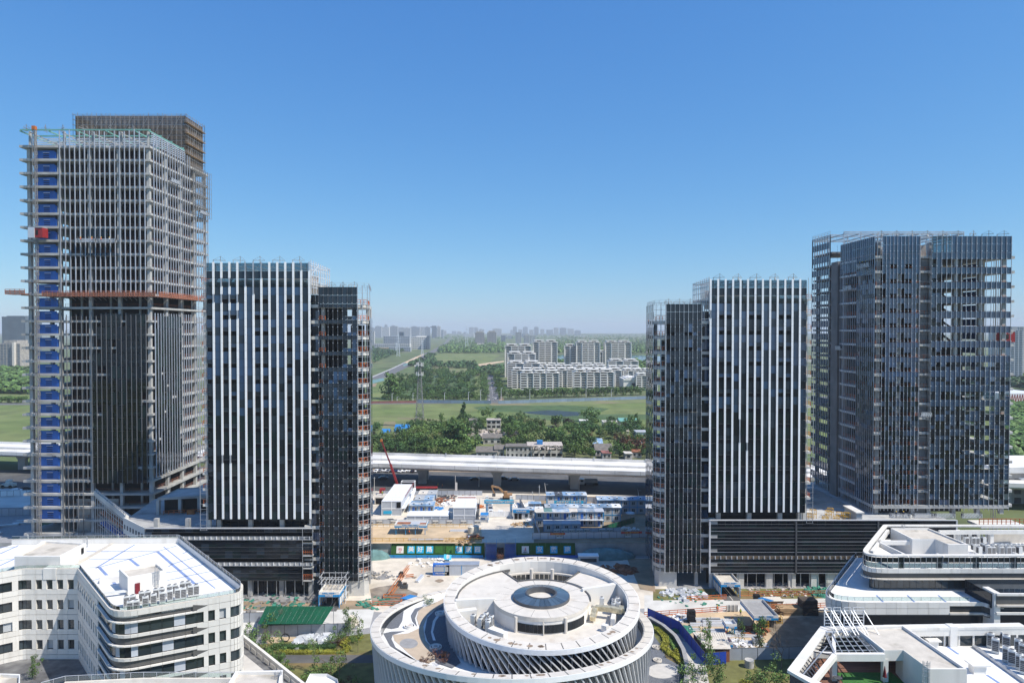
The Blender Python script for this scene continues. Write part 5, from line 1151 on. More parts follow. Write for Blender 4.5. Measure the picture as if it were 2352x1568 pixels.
for a0, a1, r in ((58, 118, DR+.05), (-5, 24, DR+.05)):
 for i in range(12): b0 = a0+(a1-a0)*i/12; b1 = a0+(a1-a0)*(i+1)/12; MB().prism(sector(b0, b1, r, r+.28, 1), RZ-.4, RZ+.18).build('dark_edge', 'soffit_dark', RO)
for ang in (58, 118): MB().prism(sector(ang-.6, ang+.6, DR, 16.4, 1), RZ-.3, RZ+.2).build('dark_edge', 'soffit_dark', RO)
MB().prism(sector(112, 186, 16.0, 16.4), RZ-.2, RZ+.22).build('dark_edge', 'soffit_dark', RO)
for ang in (78, 96): x, y = ix+14*math.cos(R(ang)), iy+14*math.sin(R(ang)); MB().tube((x, y, 16.6), (x, y, 20.4), .38, .38, 12).build('round_column', 'ivory', RO)
for i in range(16): a = 60+58*i/16; MB().prism(sector(a+.3, a+3.3, 15.7, 15.8, 1), 17.2, 18.6).build('back_window', 'glass_win', RO)
MB().prism(sector(58, 118, 15.2, 15.7), 18.8, 19.1).build('back_ledge', 'ivory', RO)
for i in range(20):                                        # front strip windows of the drum
 a = 236+92*i/20; MB().prism(sector(a+.12, a+4.48, DR-.12, DR-.02, 1), 16.85, 18.35).build('drum_window', 'glass', RO)
for ang in (238, 270, 296): x, y = ix+(DR+.1)*math.cos(R(ang)), iy+(DR+.1)*math.sin(R(ang)); MB().tube((x, y, 16.6), (x, y, 19.4 if ang != 270 else 18.9), .3 if ang != 270 else .12, .3 if ang != 270 else .12, 10).build('round_column' if ang != 270 else 'drain_pipe', 'ivory', RO)
for k in range(16): a = R(22.5*k+8); MB().bar((ix+5.8*math.cos(a), iy+5.8*math.sin(a), RZ+.004), (ix+(DR-.1)*math.cos(a), iy+(DR-.1)*math.sin(a), RZ+.004), .05, .01).build('roof_joint', 'joint', RO)
for k in range(30):                                        # skylight panes
 a0, a1 = 2*math.pi*(k+.03)/30, 2*math.pi*(k+.97)/30; r0, r1 = 5.35, 3.0; m_ = MB(); zA, zB = RZ+.55, RZ+1.0
 for th in (0, -.06): m_.v += [(ix+r0*math.cos(a0), iy+r0*math.sin(a0), zA+th), (ix+r0*math.cos(a1), iy+r0*math.sin(a1), zA+th), (ix+r1*math.cos(a1), iy+r1*math.sin(a1), zB+th), (ix+r1*math.cos(a0), iy+r1*math.sin(a0), zB+th)]
 for t_ in ((0,1,2,3),(7,6,5,4),(0,4,5,1),(1,5,6,2),(2,6,7,3),(3,7,4,0)): m_.f.append(list(t_)); m_.m.append(0)
 m_.build('skylight_pane', 'skylight_glass', RO)
MB().ring(circ(ix, iy, 5.45, 60), circ(ix, iy, 5.2, 60), RZ, RZ+.52).build('skylight_kerb', 'steel_dark', RO); MB().ring(circ(ix, iy, 5.3, 60), circ(ix, iy, 3.0, 60), RZ+.1, lambda x, y: RZ+.35).build('skylight_frame', 'steel_dark', RO); MB().ring(circ(ix, iy, 3.05, 48), circ(ix, iy, 2.75, 48), RZ, RZ+1.08).build('skylight_inner_kerb', 'steel_dark', RO)
for i, (r, a, k) in enumerate([(12.5, 208, 0), (13.4, 212, 0), (12.3, 216, 0), (13.9, 204, 0), (11.5, 205, 0), (12.9, 220, 0), (11.2, 213, 0)]): ac_unit('tall grey air conditioner on the rotunda below the beige lobe, %s of the cluster' % ordinal(i), ix+r*math.cos(R(a)), iy+r*math.sin(R(a)), 16.7, R(72), 'air conditioners on the rotunda, shaded side', 1, 2.0)
for i, (r, a) in enumerate([(12.2, 12), (14.2, 6), (14.8, 1), (13.8, -1), (15.2, 9), (14.0, 2.5)]): ac_unit('tall grey air conditioner beside the foil duct on the rotunda, %s of the cluster' % ordinal(i), ix+r*math.cos(R(a)), iy+r*math.sin(R(a)), 16.7, R(80), 'air conditioners on the rotunda, sunny side', 1, 2.0)
dm = MB(); q = [(ix+9.3, iy-4.2, 17.4), (ix+10.2, iy-1.5, 18.4), (ix+12.4, iy-2.1, 18.5), (ix+15.0, iy-3.0, 18.4), (ix+15.2, iy-1.2, 18.3)]
for a, b in zip(q, q[1:]): dm.bar(a, b, 1.0, .9)
tag(dm.build('foil_duct', 'foil', at=(ix+12, iy-2, 16.6)), 'crumpled foil-wrapped air duct on the rotunda lower roof', 'duct')
t = thing('solar_strip', (ix-14, iy-2, 16.6), 'pale glass strip along the rotunda ring by the shaded machines', 'glass strip');
for i in range(6): a = 186+8*i; MB().prism(sector(a+.2, a+7.8, 14.2, 16.1, 3), 16.62, 17.0).build('pane', 'skylight_glass', t)
t = thing('solar_strip', (ix+15, iy+2, 16.6), 'pale glass strip along the rotunda ring behind the foil duct', 'glass strip')
for i in range(4): a = -2+6*i; MB().prism(sector(a+.2, a+5.8, 14.9, 16.1, 3), 16.62, 17.3).build('pane', 'skylight_glass', t)
for (r, a, w_, d_, h_) in ((13.2, 232, 3.6, 1.2, 1.5), (14.4, 195, 1.2, 3.4, 2.4), (13.5, -34, 1, 1, 1.2), (13.8, -14, 4.2, .8, 1.3)): MB().obox((ix+r*math.cos(R(a)), iy+r*math.sin(R(a)), 16.6+h_/2), (w_, d_, h_), R(a+90)).build('roof_block', 'white_paint', RO)
for k, (u, v) in enumerate(((0, 0), (1.0, .3), (2.0, .6))): MB().obox((ix-10.8+u*1.1, iy-8.2+v, 16.75), (.35, 5.5, .35), R(18)).build('pipe_support', 'ivory', RO)
# stains round the drains of the rims
rs = random.Random(3)
for cx, cy, r, zf, n in ((ix, iy, iR-1.0, zi, 26), (ox, oy, oR-1.0, zo, 22)):
 for k in range(n):
  a = R(rs.choice((rs.uniform(235, 330), rs.uniform(75, 130)))); x, y = cx+r*math.cos(a), cy+r*math.sin(a); s_ = rs.uniform(.22, .5)
  m_ = MB(); m_.poly([(x+s_*1.3*math.cos(b)*rs.uniform(.7, 1.1), y+s_*math.sin(b)*rs.uniform(.7, 1.1), 0) for b in [2*math.pi*i/12 for i in range(12)]]); m_.v = [(p[0], p[1], zf(p[0], p[1])+.012) for p in m_.v]; m_.build('drain_stain', 'stain', RO)
# terrace pattern
ZR = lambda x, y, z: atZ(803.9+x/3.150, 1234.6+y/3.150, z)
def sheet(parent, name, m, px, z, th=.02): return MB().prism([tuple(ZR(x, y, z)[:2]) for x, y in px], z-th, z).build(name, m, parent)
sheet(RO, 'beige_paving', 'paving_beige', [(690,430),(600,475),(500,515),(482,580),(505,650),(420,688),(310,700),(320,740),(420,830),(480,880),(560,905),(640,880),(600,800),(545,740),(530,640),(560,560),(620,510),(690,480)], TF+.03)
sheet(RO, 'gravel_patch', 'gravel', [(390,520),(300,580),(238,645),(300,658),(350,648),(378,600)], TF+.05)
sheet(RO, 'gravel_patch', 'gravel', [(240,690),(300,676),(400,672),(310,700),(300,730),(330,790),(440,872),(490,890),(400,850),(290,780)], TF+.04)
sheet(RO, 'gravel_patch', 'gravel', [(540,490),(470,510),(440,560),(450,600),(486,640),(470,580),(490,530)], TF+.05)
sheet(RO, 'gravel_patch', 'gravel', [(690,485),(620,515),(560,575),(540,680),(560,745),(600,790),(620,900),(740,940),(800,900),(720,760),(690,600)], TF+.045)
sheet(RO, 'white_inlay', 'membrane', [(690,515),(640,540),(600,600),(585,680),(600,740),(620,740),(600,680),(620,600),(650,560),(690,540)], TF+.06)
sheet(RO, 'grey_disc', 'paving_grey', [(425+66*math.cos(2*math.pi*i/24), 762+36*math.sin(2*math.pi*i/24)) for i in range(24)], TF+.05)
for i, (xx, yy) in enumerate(((430, 645), (620, 795), (655, 552))):
 q = ZR(xx, yy, TF); t = thing('round_planter', tuple(q), 'round white and black planter ring on the rotunda terrace, %s from the outer rim' % ordinal(i), 'planter', 'planter rings on the rotunda terrace')
 c_ = lambda r: circ(q.x, q.y, r, 24)
 MB().ring(c_(1.12), c_(.95), TF, TF+.35).build('outer_ring', 'white_paint', t); MB().prism([tuple(p) for p in c_(.94)], TF, TF+.15).build('dark_bed', 'paving_dark', t); MB().ring(c_(.7), c_(.45), TF+.15, TF+.4).build('inner_ring', 'white_paint', t); MB().prism([tuple(p) for p in c_(.44)], TF+.15, TF+.32).build('stone_core', 'rubble', t)
# === ground
EDGE = 214.2
g = MB(); g.poly([(-700, -500, 0), (700, -500, 0), (700, EDGE, 0), (-700, EDGE, 0)]); structure('lower_ground', g, 'land')
g = MB(); g.poly([(-9000, EDGE, UPZ), (9000, EDGE, UPZ), (9000, 12500, UPZ), (-9000, 12500, UPZ)]); structure('land', g, 'land')
g = MB(); g.poly([(-9000, -500, -.02), (9000, -500, -.02), (9000, EDGE, -.02), (-9000, EDGE, -.02)]); structure('outer_ground', g, 'land')
g = MB(); g.box(-700, EDGE-.4, -.5, 700, EDGE, UPZ-.02); structure('retaining_wall', g, 'concrete')
LAY = [0]
def ground(name, m, px, z=0.0, lay=None):
 LAY[0] += 1; zz = z+.006+.004*(LAY[0] % 30) if lay is None else z+lay
 g = MB(); g.poly([tuple(atZ(x, y, zz)) for x, y in px]); a = Vector(g.v[1])-Vector(g.v[0]); b = Vector(g.v[2])-Vector(g.v[1])
 if a.cross(b).z < 0: g.v = g.v[::-1]
 return structure(name, g, m)
g = MB(); g.poly([(-180, 96, .004), (180, 96, .004), (180, EDGE-.4, .004), (-180, EDGE-.4, .004)]); structure('site_ground', g, 'paving_grey')
ground('plaza', 'plaza', [(760, 1283), (1500, 1281), (1540, 1365), (1500, 1395), (1100, 1420), (830, 1402), (760, 1370)])
ground('site_road', 'concrete_pale', [(1480, 1366), (1990, 1360), (1990, 1400), (1720, 1402), (1480, 1416)])
ground('rough_verge', 'lawn', [(1500, 1352), (1990, 1350), (1990, 1372), (1500, 1378)])
ground('sand_yard', 'sand', [(1490, 1412), (1720, 1402), (1990, 1398), (1960, 1480), (1860, 1500), (1640, 1500), (1570, 1450)])
ground('oily_yard', 'wet_dirt', [(1740, 1425), (1960, 1405), (1960, 1500), (1760, 1500), (1775, 1460)])
ground('lawn', 'lawn', [(1612, 1502), (1990, 1502), (1990, 1640), (1640, 1640)])
ground('footpath', 'paving_light', [(1560, 1470), (1580, 1475), (1622, 1530), (1640, 1640), (1585, 1640), (1580, 1520)])
ground('debris_strip', 'dirt', [(545, 1380), (850, 1378), (860, 1400), (540, 1402)])
ground('service_road', 'concrete_pale', [(540, 1402), (860, 1398), (850, 1440), (800, 1450), (540, 1445)])
ground('sand_pile_ground', 'sand', [(600, 1462), (760, 1462), (770, 1484), (630, 1490)])
ground('lawn', 'lawn', [(540, 1484), (870, 1452), (880, 1503), (600, 1503)])
ground('garden_path', 'asphalt', [(560, 1503), (900, 1503), (900, 1521), (560, 1522)])
ground('lawn', 'lawn', [(560, 1522), (900, 1521), (900, 1640), (560, 1640)])
ground('wet_ground', 'wet_dirt', [(850, 1352), (870, 1347), (905, 1342), (935, 1352), (960, 1362), (950, 1385), (905, 1392), (855, 1385)])
ground('tower_apron', 'dirt', [(1440, 1282), (1500, 1282), (1505, 1358), (1470, 1352)])
for i, (x, y, s) in enumerate(((951, 1325, 6), (1010, 1333, 9), (1050, 1314, 4), (985, 1322, 4), (1062, 1330, 5), (905, 1330, 4))): ground('puddle_stain', 'stain', [(x+s*math.cos(a)*random.uniform(.7, 1.3), y+s*.4*math.sin(a)*random.uniform(.6, 1.3)) for a in [2*math.pi*k/10 for k in range(10)]])
# upper level (z = 4)
U = lambda name, m, px: ground(name, m, px, UPZ)
U('upper_yard', 'plaza', [(760, 1108), (1600, 1108), (1700, 1246), (700, 1246)])
U('sand_yard', 'sand', [(845, 1211), (1105, 1211), (1108, 1247), (840, 1247)])
U('compound_floor', 'plaza', [(845, 1132), (1105, 1132), (1105, 1207), (845, 1207)])
U('dormitory_yard', 'dirt', [(1228, 1140), (1520, 1140), (1540, 1246), (1226, 1246)])
U('gate_drive', 'plaza', [(1108, 1150), (1220, 1150), (1226, 1246), (1106, 1246)])
U('viaduct_road', 'asphalt', [(-200, 1078), (2552, 1088), (2552, 1140), (1500, 1138), (850, 1127), (-200, 1150)])
U('roadside', 'dirt', [(700, 1062), (1700, 1070), (1700, 1090), (700, 1080)])
U('left_yard', 'concrete_pale', [(-300, 1120), (70, 1120), (70, 1165), (-300, 1165)])
U('left_store', 'paving_grey', [(-300, 1165), (90, 1165), (90, 1246), (-300, 1246)])
# --- green banner banks + stairs
def bank(label, x0, x1, m, tiles, y0=212.3, y1=213.7):
 t = thing('banner_bank', ((x0+x1)/2, y0, 0), label, 'banner board'); b = MB()
 n = max(1, round((x1-x0)/2.4)); sl = math.atan2(y1-y0, 4.0)
 for i in range(n):
  a = x0+(x1-x0)*i/n; c = x0+(x1-x0)*(i+1)/n-.03; k = MB(); k.v += [(a, y0, .0), (c, y0, .0), (c, y1+.4, 0), (a, y1+.4, 0), (a, y1, 4.05), (c, y1, 4.05), (c, y1+.4, 4.05), (a, y1+.4, 4.05)]
  for q in ((0,3,2,1),(4,5,6,7),(0,1,5,4),(1,2,6,5),(2,3,7,6),(3,0,4,7)): k.f.append(list(q)); k.m.append(0)
  k.build('turf_panel', m, t)
 for (x, txt, kind) in tiles:
  c = Vector((x, y0+(y1-y0)*.52, 4.05*.52)); nrm = Vector((0, -math.cos(sl), math.sin(sl)))
  pc = c+nrm*.08; mm = 'cyan_sign' if kind == 'c' else ('white_paint' if kind == 'w' else 'turf')
  tile = MB().obox(pc, (2.25, .08, 2.15), 0, -sl).build('sign_tile', mm, t)
  tc = c+nrm*.14
  if kind == 'c': text(tile, 'lettering', txt, 'white_paint', tuple(tc), 1.75, rx=R(90)-sl, bold=.022)
  elif txt: logo(tile, tc, sl, txt)
 return t
def logo(tile, c, sl, kind):
 up = Vector((0, math.sin(sl), math.cos(sl))); n = Vector((0, -math.cos(sl), math.sin(sl)))
 L = lambda u, v: c+Vector((1, 0, 0))*u+up*v+n*.02
 if kind == 'sail':
  m = MB(); m.poly([L(-.28, -.45), L(-.1, -.45), L(.02, .35), L(.12, .75), L(-.12, .35)]); m.poly([L(.1, -.45), L(.26, -.45), L(.2, .2), L(.12, .75), L(.06, .3)]); m.poly([L(-.12, -.05), L(.2, -.05), L(.2, .08), L(-.12, .08)]); m.build('emblem', 'ink_red', tile)
  m = MB()
  pts = [(.62*math.cos(a)+.02, -.18+.2*math.sin(a)) for a in [math.pi*(1.05+.95*i/10)-.6 for i in range(11)]]
  for a, b in zip(pts, pts[1:]): m.bar(L(*a), L(*b), .11, .03)
  m.build('emblem_swoosh', 'ink_navy', tile); text(tile, 'lettering', '安徽建工', 'ink', tuple(L(0, -.8)), .38, rx=R(90)-sl)
 else:
  m = MB();
  for a, b in (((-.5, .4), (-.15, .45)), ((-.5, .1), (-.2, .12)), ((-.15, .45), (-.1, -.1)), ((.0, .5), (.05, .2)), ((.15, .45), (.5, .4)), ((.5, .4), (.5, -.3)), ((.15, .1), (.5, .05)), ((-.05, .05), (.1, -.4)), ((.1, -.4), (-.3, -.7)), ((.1, -.4), (.25, -.7)), ((-.3, -.7), (.3, -.72)), ((.2, -.2), (.6, -.1))): m.bar(L(*a), L(*b), .07, .03)
  m.build('emblem', 'ink_red', tile); m = MB(); m.bar(L(-.65, -.45), L(-.3, -.1), .06, .03); m.bar(L(-.5, -.1), L(-.45, .25), .05, .03); m.build('emblem_stroke', 'ink_purple', tile)
TX = lambda p: (p-1176)/1570*213
bank('sunlit green turf bank with blue letter tiles in front of the sand yard', TX(897), TX(1112), 'turf_dark', [(TX(917.4), 'mark', 'w'), (TX(943), '美', 'c'), (TX(964), '好', 'c'), (TX(985.7), '路', 'c'), (TX(1007), '', 'g'), (TX(1032), '', 'g'), (TX(1054), '福', 'c'), (TX(1075.4), '家', 'c'), (TX(1096.5), '园', 'c')])
bank('shaded green turf bank with three blue letter tiles and white emblem tile', TX(1186), TX(1322), 'turf_dark', [(TX(1206.8), 'sail', 'w'), (TX(1239.6), '安', 'c'), (TX(1272.5), '徽', 'c'), (TX(1303.9), '建', 'c')])
t = thing('kerb_board', (-23, 211.9, 0), 'long blue kerb board along the foot of the sunlit turf bank', 'kerb board'); MB().box(-40.5, 211.7, 0, -9, 211.95, .75).build('board', 'blue_sign', t)
for i in range(9): MB().box(-40.3+i*3.5, 211.64, 0, -40.15+i*3.5, 211.7, .78).build('post', 'blue_panel', t)
t = thing('kerb_board', (11, 211.9, 0), 'long blue kerb board along the foot of the shaded turf bank', 'kerb board'); MB().box(1.2, 211.7, 0, 24, 211.95, .7).build('board', 'blue_panel', t)
for i in range(7): MB().box(1.3+i*3.6, 211.64, 0, 1.45+i*3.6, 211.7, .74).build('post', 'blue_panel', t)
q = atZ(1028, 1290, 0); t = thing('fallen_sign', (q.x, q.y, 0), 'crooked cyan letter tile fallen at the foot of the turf bank', 'sign'); MB().obox((q.x, q.y, 1.5), (2.3, .08, 1.6), R(8), R(-38), R(8)).build('tile', 'cyan_sign', t); text(t, 'lettering', '幸', 'white_paint', (q.x, q.y-.1, 1.52), 1.5, rx=R(52), bold=.02)
for i, (a, b) in enumerate(((1116, 1140), (1160, 1184))):
 t = thing('blue_stair', (TX((a+b)/2), 212, 0), 'blue steel stair climbing the bank, %s' % ('next to the sunlit turf bank' if i == 0 else 'next to the shaded turf bank'), 'stair'); xa, xb = TX(a), TX(b)
 for k in range(20): MB().box(xa+.1, 209.6+k*.23, .2*k, xb-.1, 209.6+k*.23+.26, .2*k+.06).build('tread', 'blue_panel', t)
 for x in (xa, xb): MB().bar((x, 209.6, .1), (x, 214.2, 4.1), .1, .3).build('stringer', 'blue_sign', t); MB().bar((x, 209.6, 1.1), (x, 214.2, 5.1), .07).build('handrail', 'blue_sign', t)
 for x in (xa, xb):
  for k in range(5): f = k/4; MB().bar((x, 209.6+4.6*f, 4*f), (x, 209.6+4.6*f, 4*f+1.1), .06).build('baluster', 'blue_sign', t)
# --- prefab buildings
def prefab(label, x0, x1, y0, y1, st, roofm, wallm='hut_wall', frame='blue_sign', front='win', bays=None, pitch=.35, vents=True, base=UPZ, roofmats=None, name='prefab_dormitory', cat='prefab building'):
 t = thing(name, ((x0+x1)/2, y0, base), label, cat); H_ = 2.55*st; n = bays or max(1, round((x1-x0)/2.9)); bw = (x1-x0)/n
 MB().box(x0+.05, y0+.06, base, x1-.05, y1-.06, base+H_).build('walls', wallm, t)
 for i in range(n+1): x = x0+bw*i; MB().box(x-.09, y0, base, x+.09, y0+.1, base+H_).build('post', frame, t)
 for k in range(st+1): MB().box(x0-.04, y0-.05, base+2.55*k-.09+(.09 if k == 0 else 0), x1+.04, y0+.02, base+2.55*k+.09).build('floor_beam', frame, t)
 for k in range(st):
  z = base+2.55*k
  for i in range(n):
   x = x0+bw*(i+.5)
   if front == 'win' or (front == 'mix' and i % 2 == 0):
    w_ = MB().box(x-.5, y0+.0, z+.85, x+.5, y0+.07, z+1.95).build('window', 'glass_win', t); MB().box(x-.03, y0-.04, z+.85, x+.03, y0, z+1.95).build('window_bar', 'white_metal', w_); MB().box(x-.55, y0-.05, z+.78, x+.55, y0+.01, z+.85).build('sill', 'white_metal', w_)
   elif front in ('door', 'mix'): MB().box(x-.42, y0+.0, z+.1, x+.42, y0+.07, z+2.1).build('door', 'blue_panel', t); MB().box(x+.6, y0+.0, z+.9, x+1.1, y0+.07, z+1.9).build('window', 'glass_win', t)
 for i in range(n):                                     # ribbed roof sheets, one per bay
  a, b = x0+bw*i, x0+bw*(i+1); mm = roofmats[i % len(roofmats)] if roofmats else roofm; k = MB()
  ym = (y0+y1)/2; zt = base+H_; ea = a-.25 if i == 0 else a+.02; eb = b+.25 if i == n-1 else b-.02
  for yy0, yy1, za, zb_ in ((y0-.35, ym, zt+.05, zt+pitch), (ym, y1+.35, zt+pitch, zt+.05)):
   q = len(k.v); k.v += [(ea, yy0, za), (eb, yy0, za), (eb, yy1, zb_), (ea, yy1, zb_), (ea, yy0, za+.09), (eb, yy0, za+.09), (eb, yy1, zb_+.09), (ea, yy1, zb_+.09)]
   for f_ in ((0,3,2,1),(4,5,6,7),(0,1,5,4),(1,2,6,5),(2,3,7,6),(3,0,4,7)): k.f.append([q+j for j in f_]); k.m.append(0)
  for r in range(int((eb-ea)/.42)):
   xr = ea+.2+.42*r; k.bar((xr, y0-.35, zt+.17), (xr, ym, zt+pitch+.12), .06, .06)
  k.build('roof_sheet', mm, t)
  if vents: MB().box((a+b)/2-.28, y0+1.3, zt+.2, (a+b)/2+.28, y0+1.9, zt+.75).build('roof_vent', 'white_metal', t); MB().box((a+b)/2-.2, y0+1.27, zt+.32, (a+b)/2+.2, y0+1.31, zt+.65).build('vent_mouth', 'dark_hole', t)
 return t
def container(label, x0, x1, y0, y1, st, units, name='white_container_building'):
 t = thing(name, ((x0+x1)/2, y0, UPZ), label, 'container building'); H_ = 2.6*st; bw = (x1-x0)/units
 for k in range(st):
  z = UPZ+2.6*k
  for i in range(units):
   a, b = x0+bw*i, x0+bw*(i+1); MB().box(a+.12, y0+.08, z+.1, b-.12, y1-.08, z+2.5).build('wall_panel', 'grey_wall', t)
   m = MB()
   for x in (a+.07, b-.07): m.box(x-.07, y0, z, x+.07, y0+.14, z+2.6); m.box(x-.07, y1-.14, z, x+.07, y1, z+2.6)
   m.box(a, y0-.01, z, b, y0+.12, z+.16); m.box(a, y0-.01, z+2.42, b, y0+.12, z+2.6); m.box(a, y0, z+2.42, a+.14, y1, z+2.6); m.box(b-.14, y0, z+2.42, b, y1, z+2.6); m.build('frame', 'white_metal', t)
 for i in range(units): MB().box(x0+bw*i+.03, y0-.05, UPZ+H_, x0+bw*(i+1)-.03, y1+.05, UPZ+H_+.12).build('roof_panel', 'white_metal', t)
 return t
w1 = container('large white two-storey container office with red posts along its stair', -47.0, -39.8, 245, 272, 2, 2)
for i in range(9): MB().box(-47.0, 247.8+2.7*i, UPZ+5.33, -41, 247.95+2.7*i, UPZ+5.37).build('roof_seam', 'ac_body', w1)
MB().box(-39.8, 245.2, UPZ+2.5, -38.4, 272, UPZ+2.65).build('gallery_floor', 'white_metal', w1); rail(w1, 'gallery_rail', 'white_metal', (-38.4, 245.2), (-38.4, 272), UPZ+2.65, h=1.1, step=2)
for i in range(9): MB().bar((-39.2, 250+2.6*i, UPZ+5.3), (-39.2, 250+2.6*i, UPZ+6.4), .12).build('red_post', 'red_paint', w1)
MB().bar((-39.2, 250, UPZ+5.9), (-39.2, 271, UPZ+5.9), .08).build('red_rail', 'red_paint', w1); MB().bar((-38.0, 249, UPZ+.2), (-38.0, 266, UPZ+5.1), .9, .25).build('stair_flight', 'white_metal', w1)
MB().box(-41.5, 244.9, UPZ+2.9, -40.1, 245.0, UPZ+4.9).build('dark_bay', 'dark_hole', w1); MB().box(-46.3, 244.93, UPZ+.7, -43.3, 244.99, UPZ+1.8).build('notice_board', 'cyan_sign', w1)
container('white two-storey container block with dark side bay next to the gate drive', -20.4, -12.7, 235.8, 247.8, 2, 2); wb = thing('white_container', (-16, 249, UPZ), 'white container with rust-stained roof strip behind the two-storey white block', 'container'); MB().box(-20, 249, UPZ, -13.4, 254, UPZ+5).build('body', 'white_metal', wb); MB().box(-20, 250.6, UPZ+5, -13.4, 252.4, UPZ+5.04).build('rust_strip', 'rust', wb)
container('low row of five white containers behind the poster fence', -36.4, -22.0, 235, 241.5, 1, 5)
prefab('small blue-roofed prefab house between the white container offices', -37.5, -28.8, 249, 256, 1, 'blue_roof', front='door', frame='blue_sign'); prefab('weathered blue and grey prefab house behind the small blue-roofed one', -36.8, -30, 257.5, 265, 1, 'blue_roof', roofmats=['hut_wall', 'blue_roof'])
prefab('grey-roofed prefab house at the back of the container yard', -36.6, -29.8, 266.5, 273, 1, 'ivory', roofmats=['ivory', 'hut_wall'])
prefab('shaded single-storey prefab with grey roof nearest the wall', 10.6, 22.6, 225.5, 230, 1, 'grey_wall', roofmats=['grey_wall', 'hut_wall'], vents=False)
d2 = prefab('two-storey dormitory with patchwork roof of cream, green and blue sheets', 7.9, 31.0, 231.2, 235.4, 2, 'blue_roof', front='mix', roofmats=['ivory', 'net_teal', 'blue_roof', 'blue_roof', 'ivory', 'blue_roof', 'blue_roof', 'grey_wall'], vents=False)
MB().box(21.5, 229.9, UPZ+2.5, 31.0, 231.2, UPZ+2.62).build('gallery_floor', 'white_metal', d2); rail(d2, 'gallery_rail', 'steel', (21.5, 229.95), (31, 229.95), UPZ+2.6, h=1.0, step=1.5); MB().box(8, 230.2, UPZ+5.0, 20, 230.9, UPZ+5.2).build('bright_awning', 'ivory', d2)
for i, x in enumerate((24.5, 26.8, 29.4)): MB().box(x-.3, 230.05, UPZ+2.9, x+.3, 230.12, UPZ+3.9).build('hanging_laundry', ('cloth_white', 'maroon', 'cloth_dark')[i], d2)
prefab('long two-storey dormitory with blue roof and one white roof sheet', 11.6, 37.8, 236.8, 241.5, 2, 'blue_roof', roofmats=['blue_roof']*8+['white_metal'], bays=9)
prefab('two-storey blue-roofed dormitory partly behind the dark glass tower', 31.2, 54, 247, 252.5, 2, 'blue_roof', bays=8)
d5 = prefab('rearmost blue-roofed dormitory with cyan slogan banner on its gallery', 13, 27.8, 254, 259.5, 2, 'blue_roof', front='mix', roofmats=['blue_roof', 'steel_dark', 'blue_roof', 'blue_roof', 'blue_roof'])
MB().box(12.8, 252.4, UPZ+2.4, 26.5, 252.5, UPZ+3.6).build('slogan_banner', 'cyan_sign', d5); MB().box(13.2, 252.33, UPZ+2.5, 15.6, 252.39, UPZ+3.7).build('draped_cloth', 'cloth_white', d5); text(d5, 'lettering', '点亮安全灯 平安生活', 'white_paint', (21, 252.36, UPZ+3.0), 1.0)
d6 = prefab('single-storey canteen with broad dull blue roof and white chimney', 23.4, 31.0, 243, 249.5, 1, 'blue_roof', vents=False, pitch=.9); MB().tube((28.6, 245, UPZ+3), (28.6, 245, UPZ+4.6), .25, .25, 8).build('chimney', 'white_metal', d6); MB().box(24.6, 242.7, UPZ+.6, 26.0, 242.9, UPZ+2.0).build('number_sign', 'blue_sign', d6); text(d6, 'lettering', '1', 'white_paint', (25.3, 242.67, UPZ+1.3), 1.1)
prefab('little blue-roofed hut with white end panel beside the gate', 5.4, 11, 243, 247.5, 1, 'blue_bright', roofmats=['blue_roof', 'white_metal']); prefab('tiny blue hut behind the gate beside the utility poles', 6.2, 10.6, 252, 255, 1, 'blue_roof', vents=False)
# gate
gt = thing('site_gate', (-4.6, 243, UPZ), 'white site gate with blue name board across two pillars', 'gate')
for x in (-8.9, -.3): MB().box(x-.5, 242.6, UPZ, x+.5, 243.6, UPZ+7.6).build('pillar', 'white_paint', gt); text(gt, 'lettering', '\n'.join('安全施工'if x < -5 else '文明建设'), 'blue_sign', (x, 242.56, UPZ+3.2), .7)
MB().box(-9.9, 242.3, UPZ+5.1, .7, 242.58, UPZ+6.4).build('name_board', 'cyan_sign', gt); text(gt, 'lettering', '桃花科创产业园EPC项目', 'white_paint', (-2.4, 242.26, UPZ+5.75), .78, bold=.02); text(gt, 'small_lettering', '安徽建工集团股份有限公司\n合肥建工集团有限公司', 'white_paint', (-7.7, 242.26, UPZ+5.75), .32)
for i in range(9): MB().box(-8.3+.86*i, 242.8, UPZ+.3, -7.5+.86*i, 242.9, UPZ+2.2).build('gate_leaf', 'white_metal', gt)
MB().box(-8.4, 242.85, UPZ+.05, -.6, 242.95, UPZ+.3).build('gate_track', 'steel', gt)
hb = thing('gate_hut', (3.2, 240, UPZ), 'gate hut with cyan entry sign beside the white gate', 'hut'); MB().box(.4, 240, UPZ, 6.1, 243, UPZ+2.6).build('walls', 'hut_wall', hb); MB().box(.3, 239.7, UPZ+2.5, 6.2, 239.9, UPZ+3.6).build('sign_board', 'blue_sign', hb); text(hb, 'lettering', '人员实名通道', 'white_paint', (3.2, 239.66, UPZ+3.05), .62); MB().box(.4, 239.9, UPZ+3.2, 6.1, 243.2, UPZ+3.35).build('roof', 'hut_wall', hb)
for x in (.9, 2.3): MB().box(x, 239.93, UPZ+.1, x+1.1, 239.99, UPZ+2.2).build('turnstile_bay', 'dark_hole', hb)
MB().box(4.6, 239.93, UPZ+.9, 5.6, 239.99, UPZ+2).build('window', 'glass_win', hb)
gh = thing('guard_booth', (-9.6, 236, UPZ), 'small guard booth with bright blue roof left of the gate drive', 'booth'); MB().box(-11, 236, UPZ+2.6, -8.2, 239.5, UPZ+2.75).build('roof', 'blue_bright', gh); MB().box(-11, 235.9, UPZ+2.0, -8.2, 236, UPZ+2.6).build('sign_board', 'white_paint', gh); text(gh, 'lettering', '门卫室 访客登记', 'blue_sign', (-9.6, 235.87, UPZ+2.3), .3)
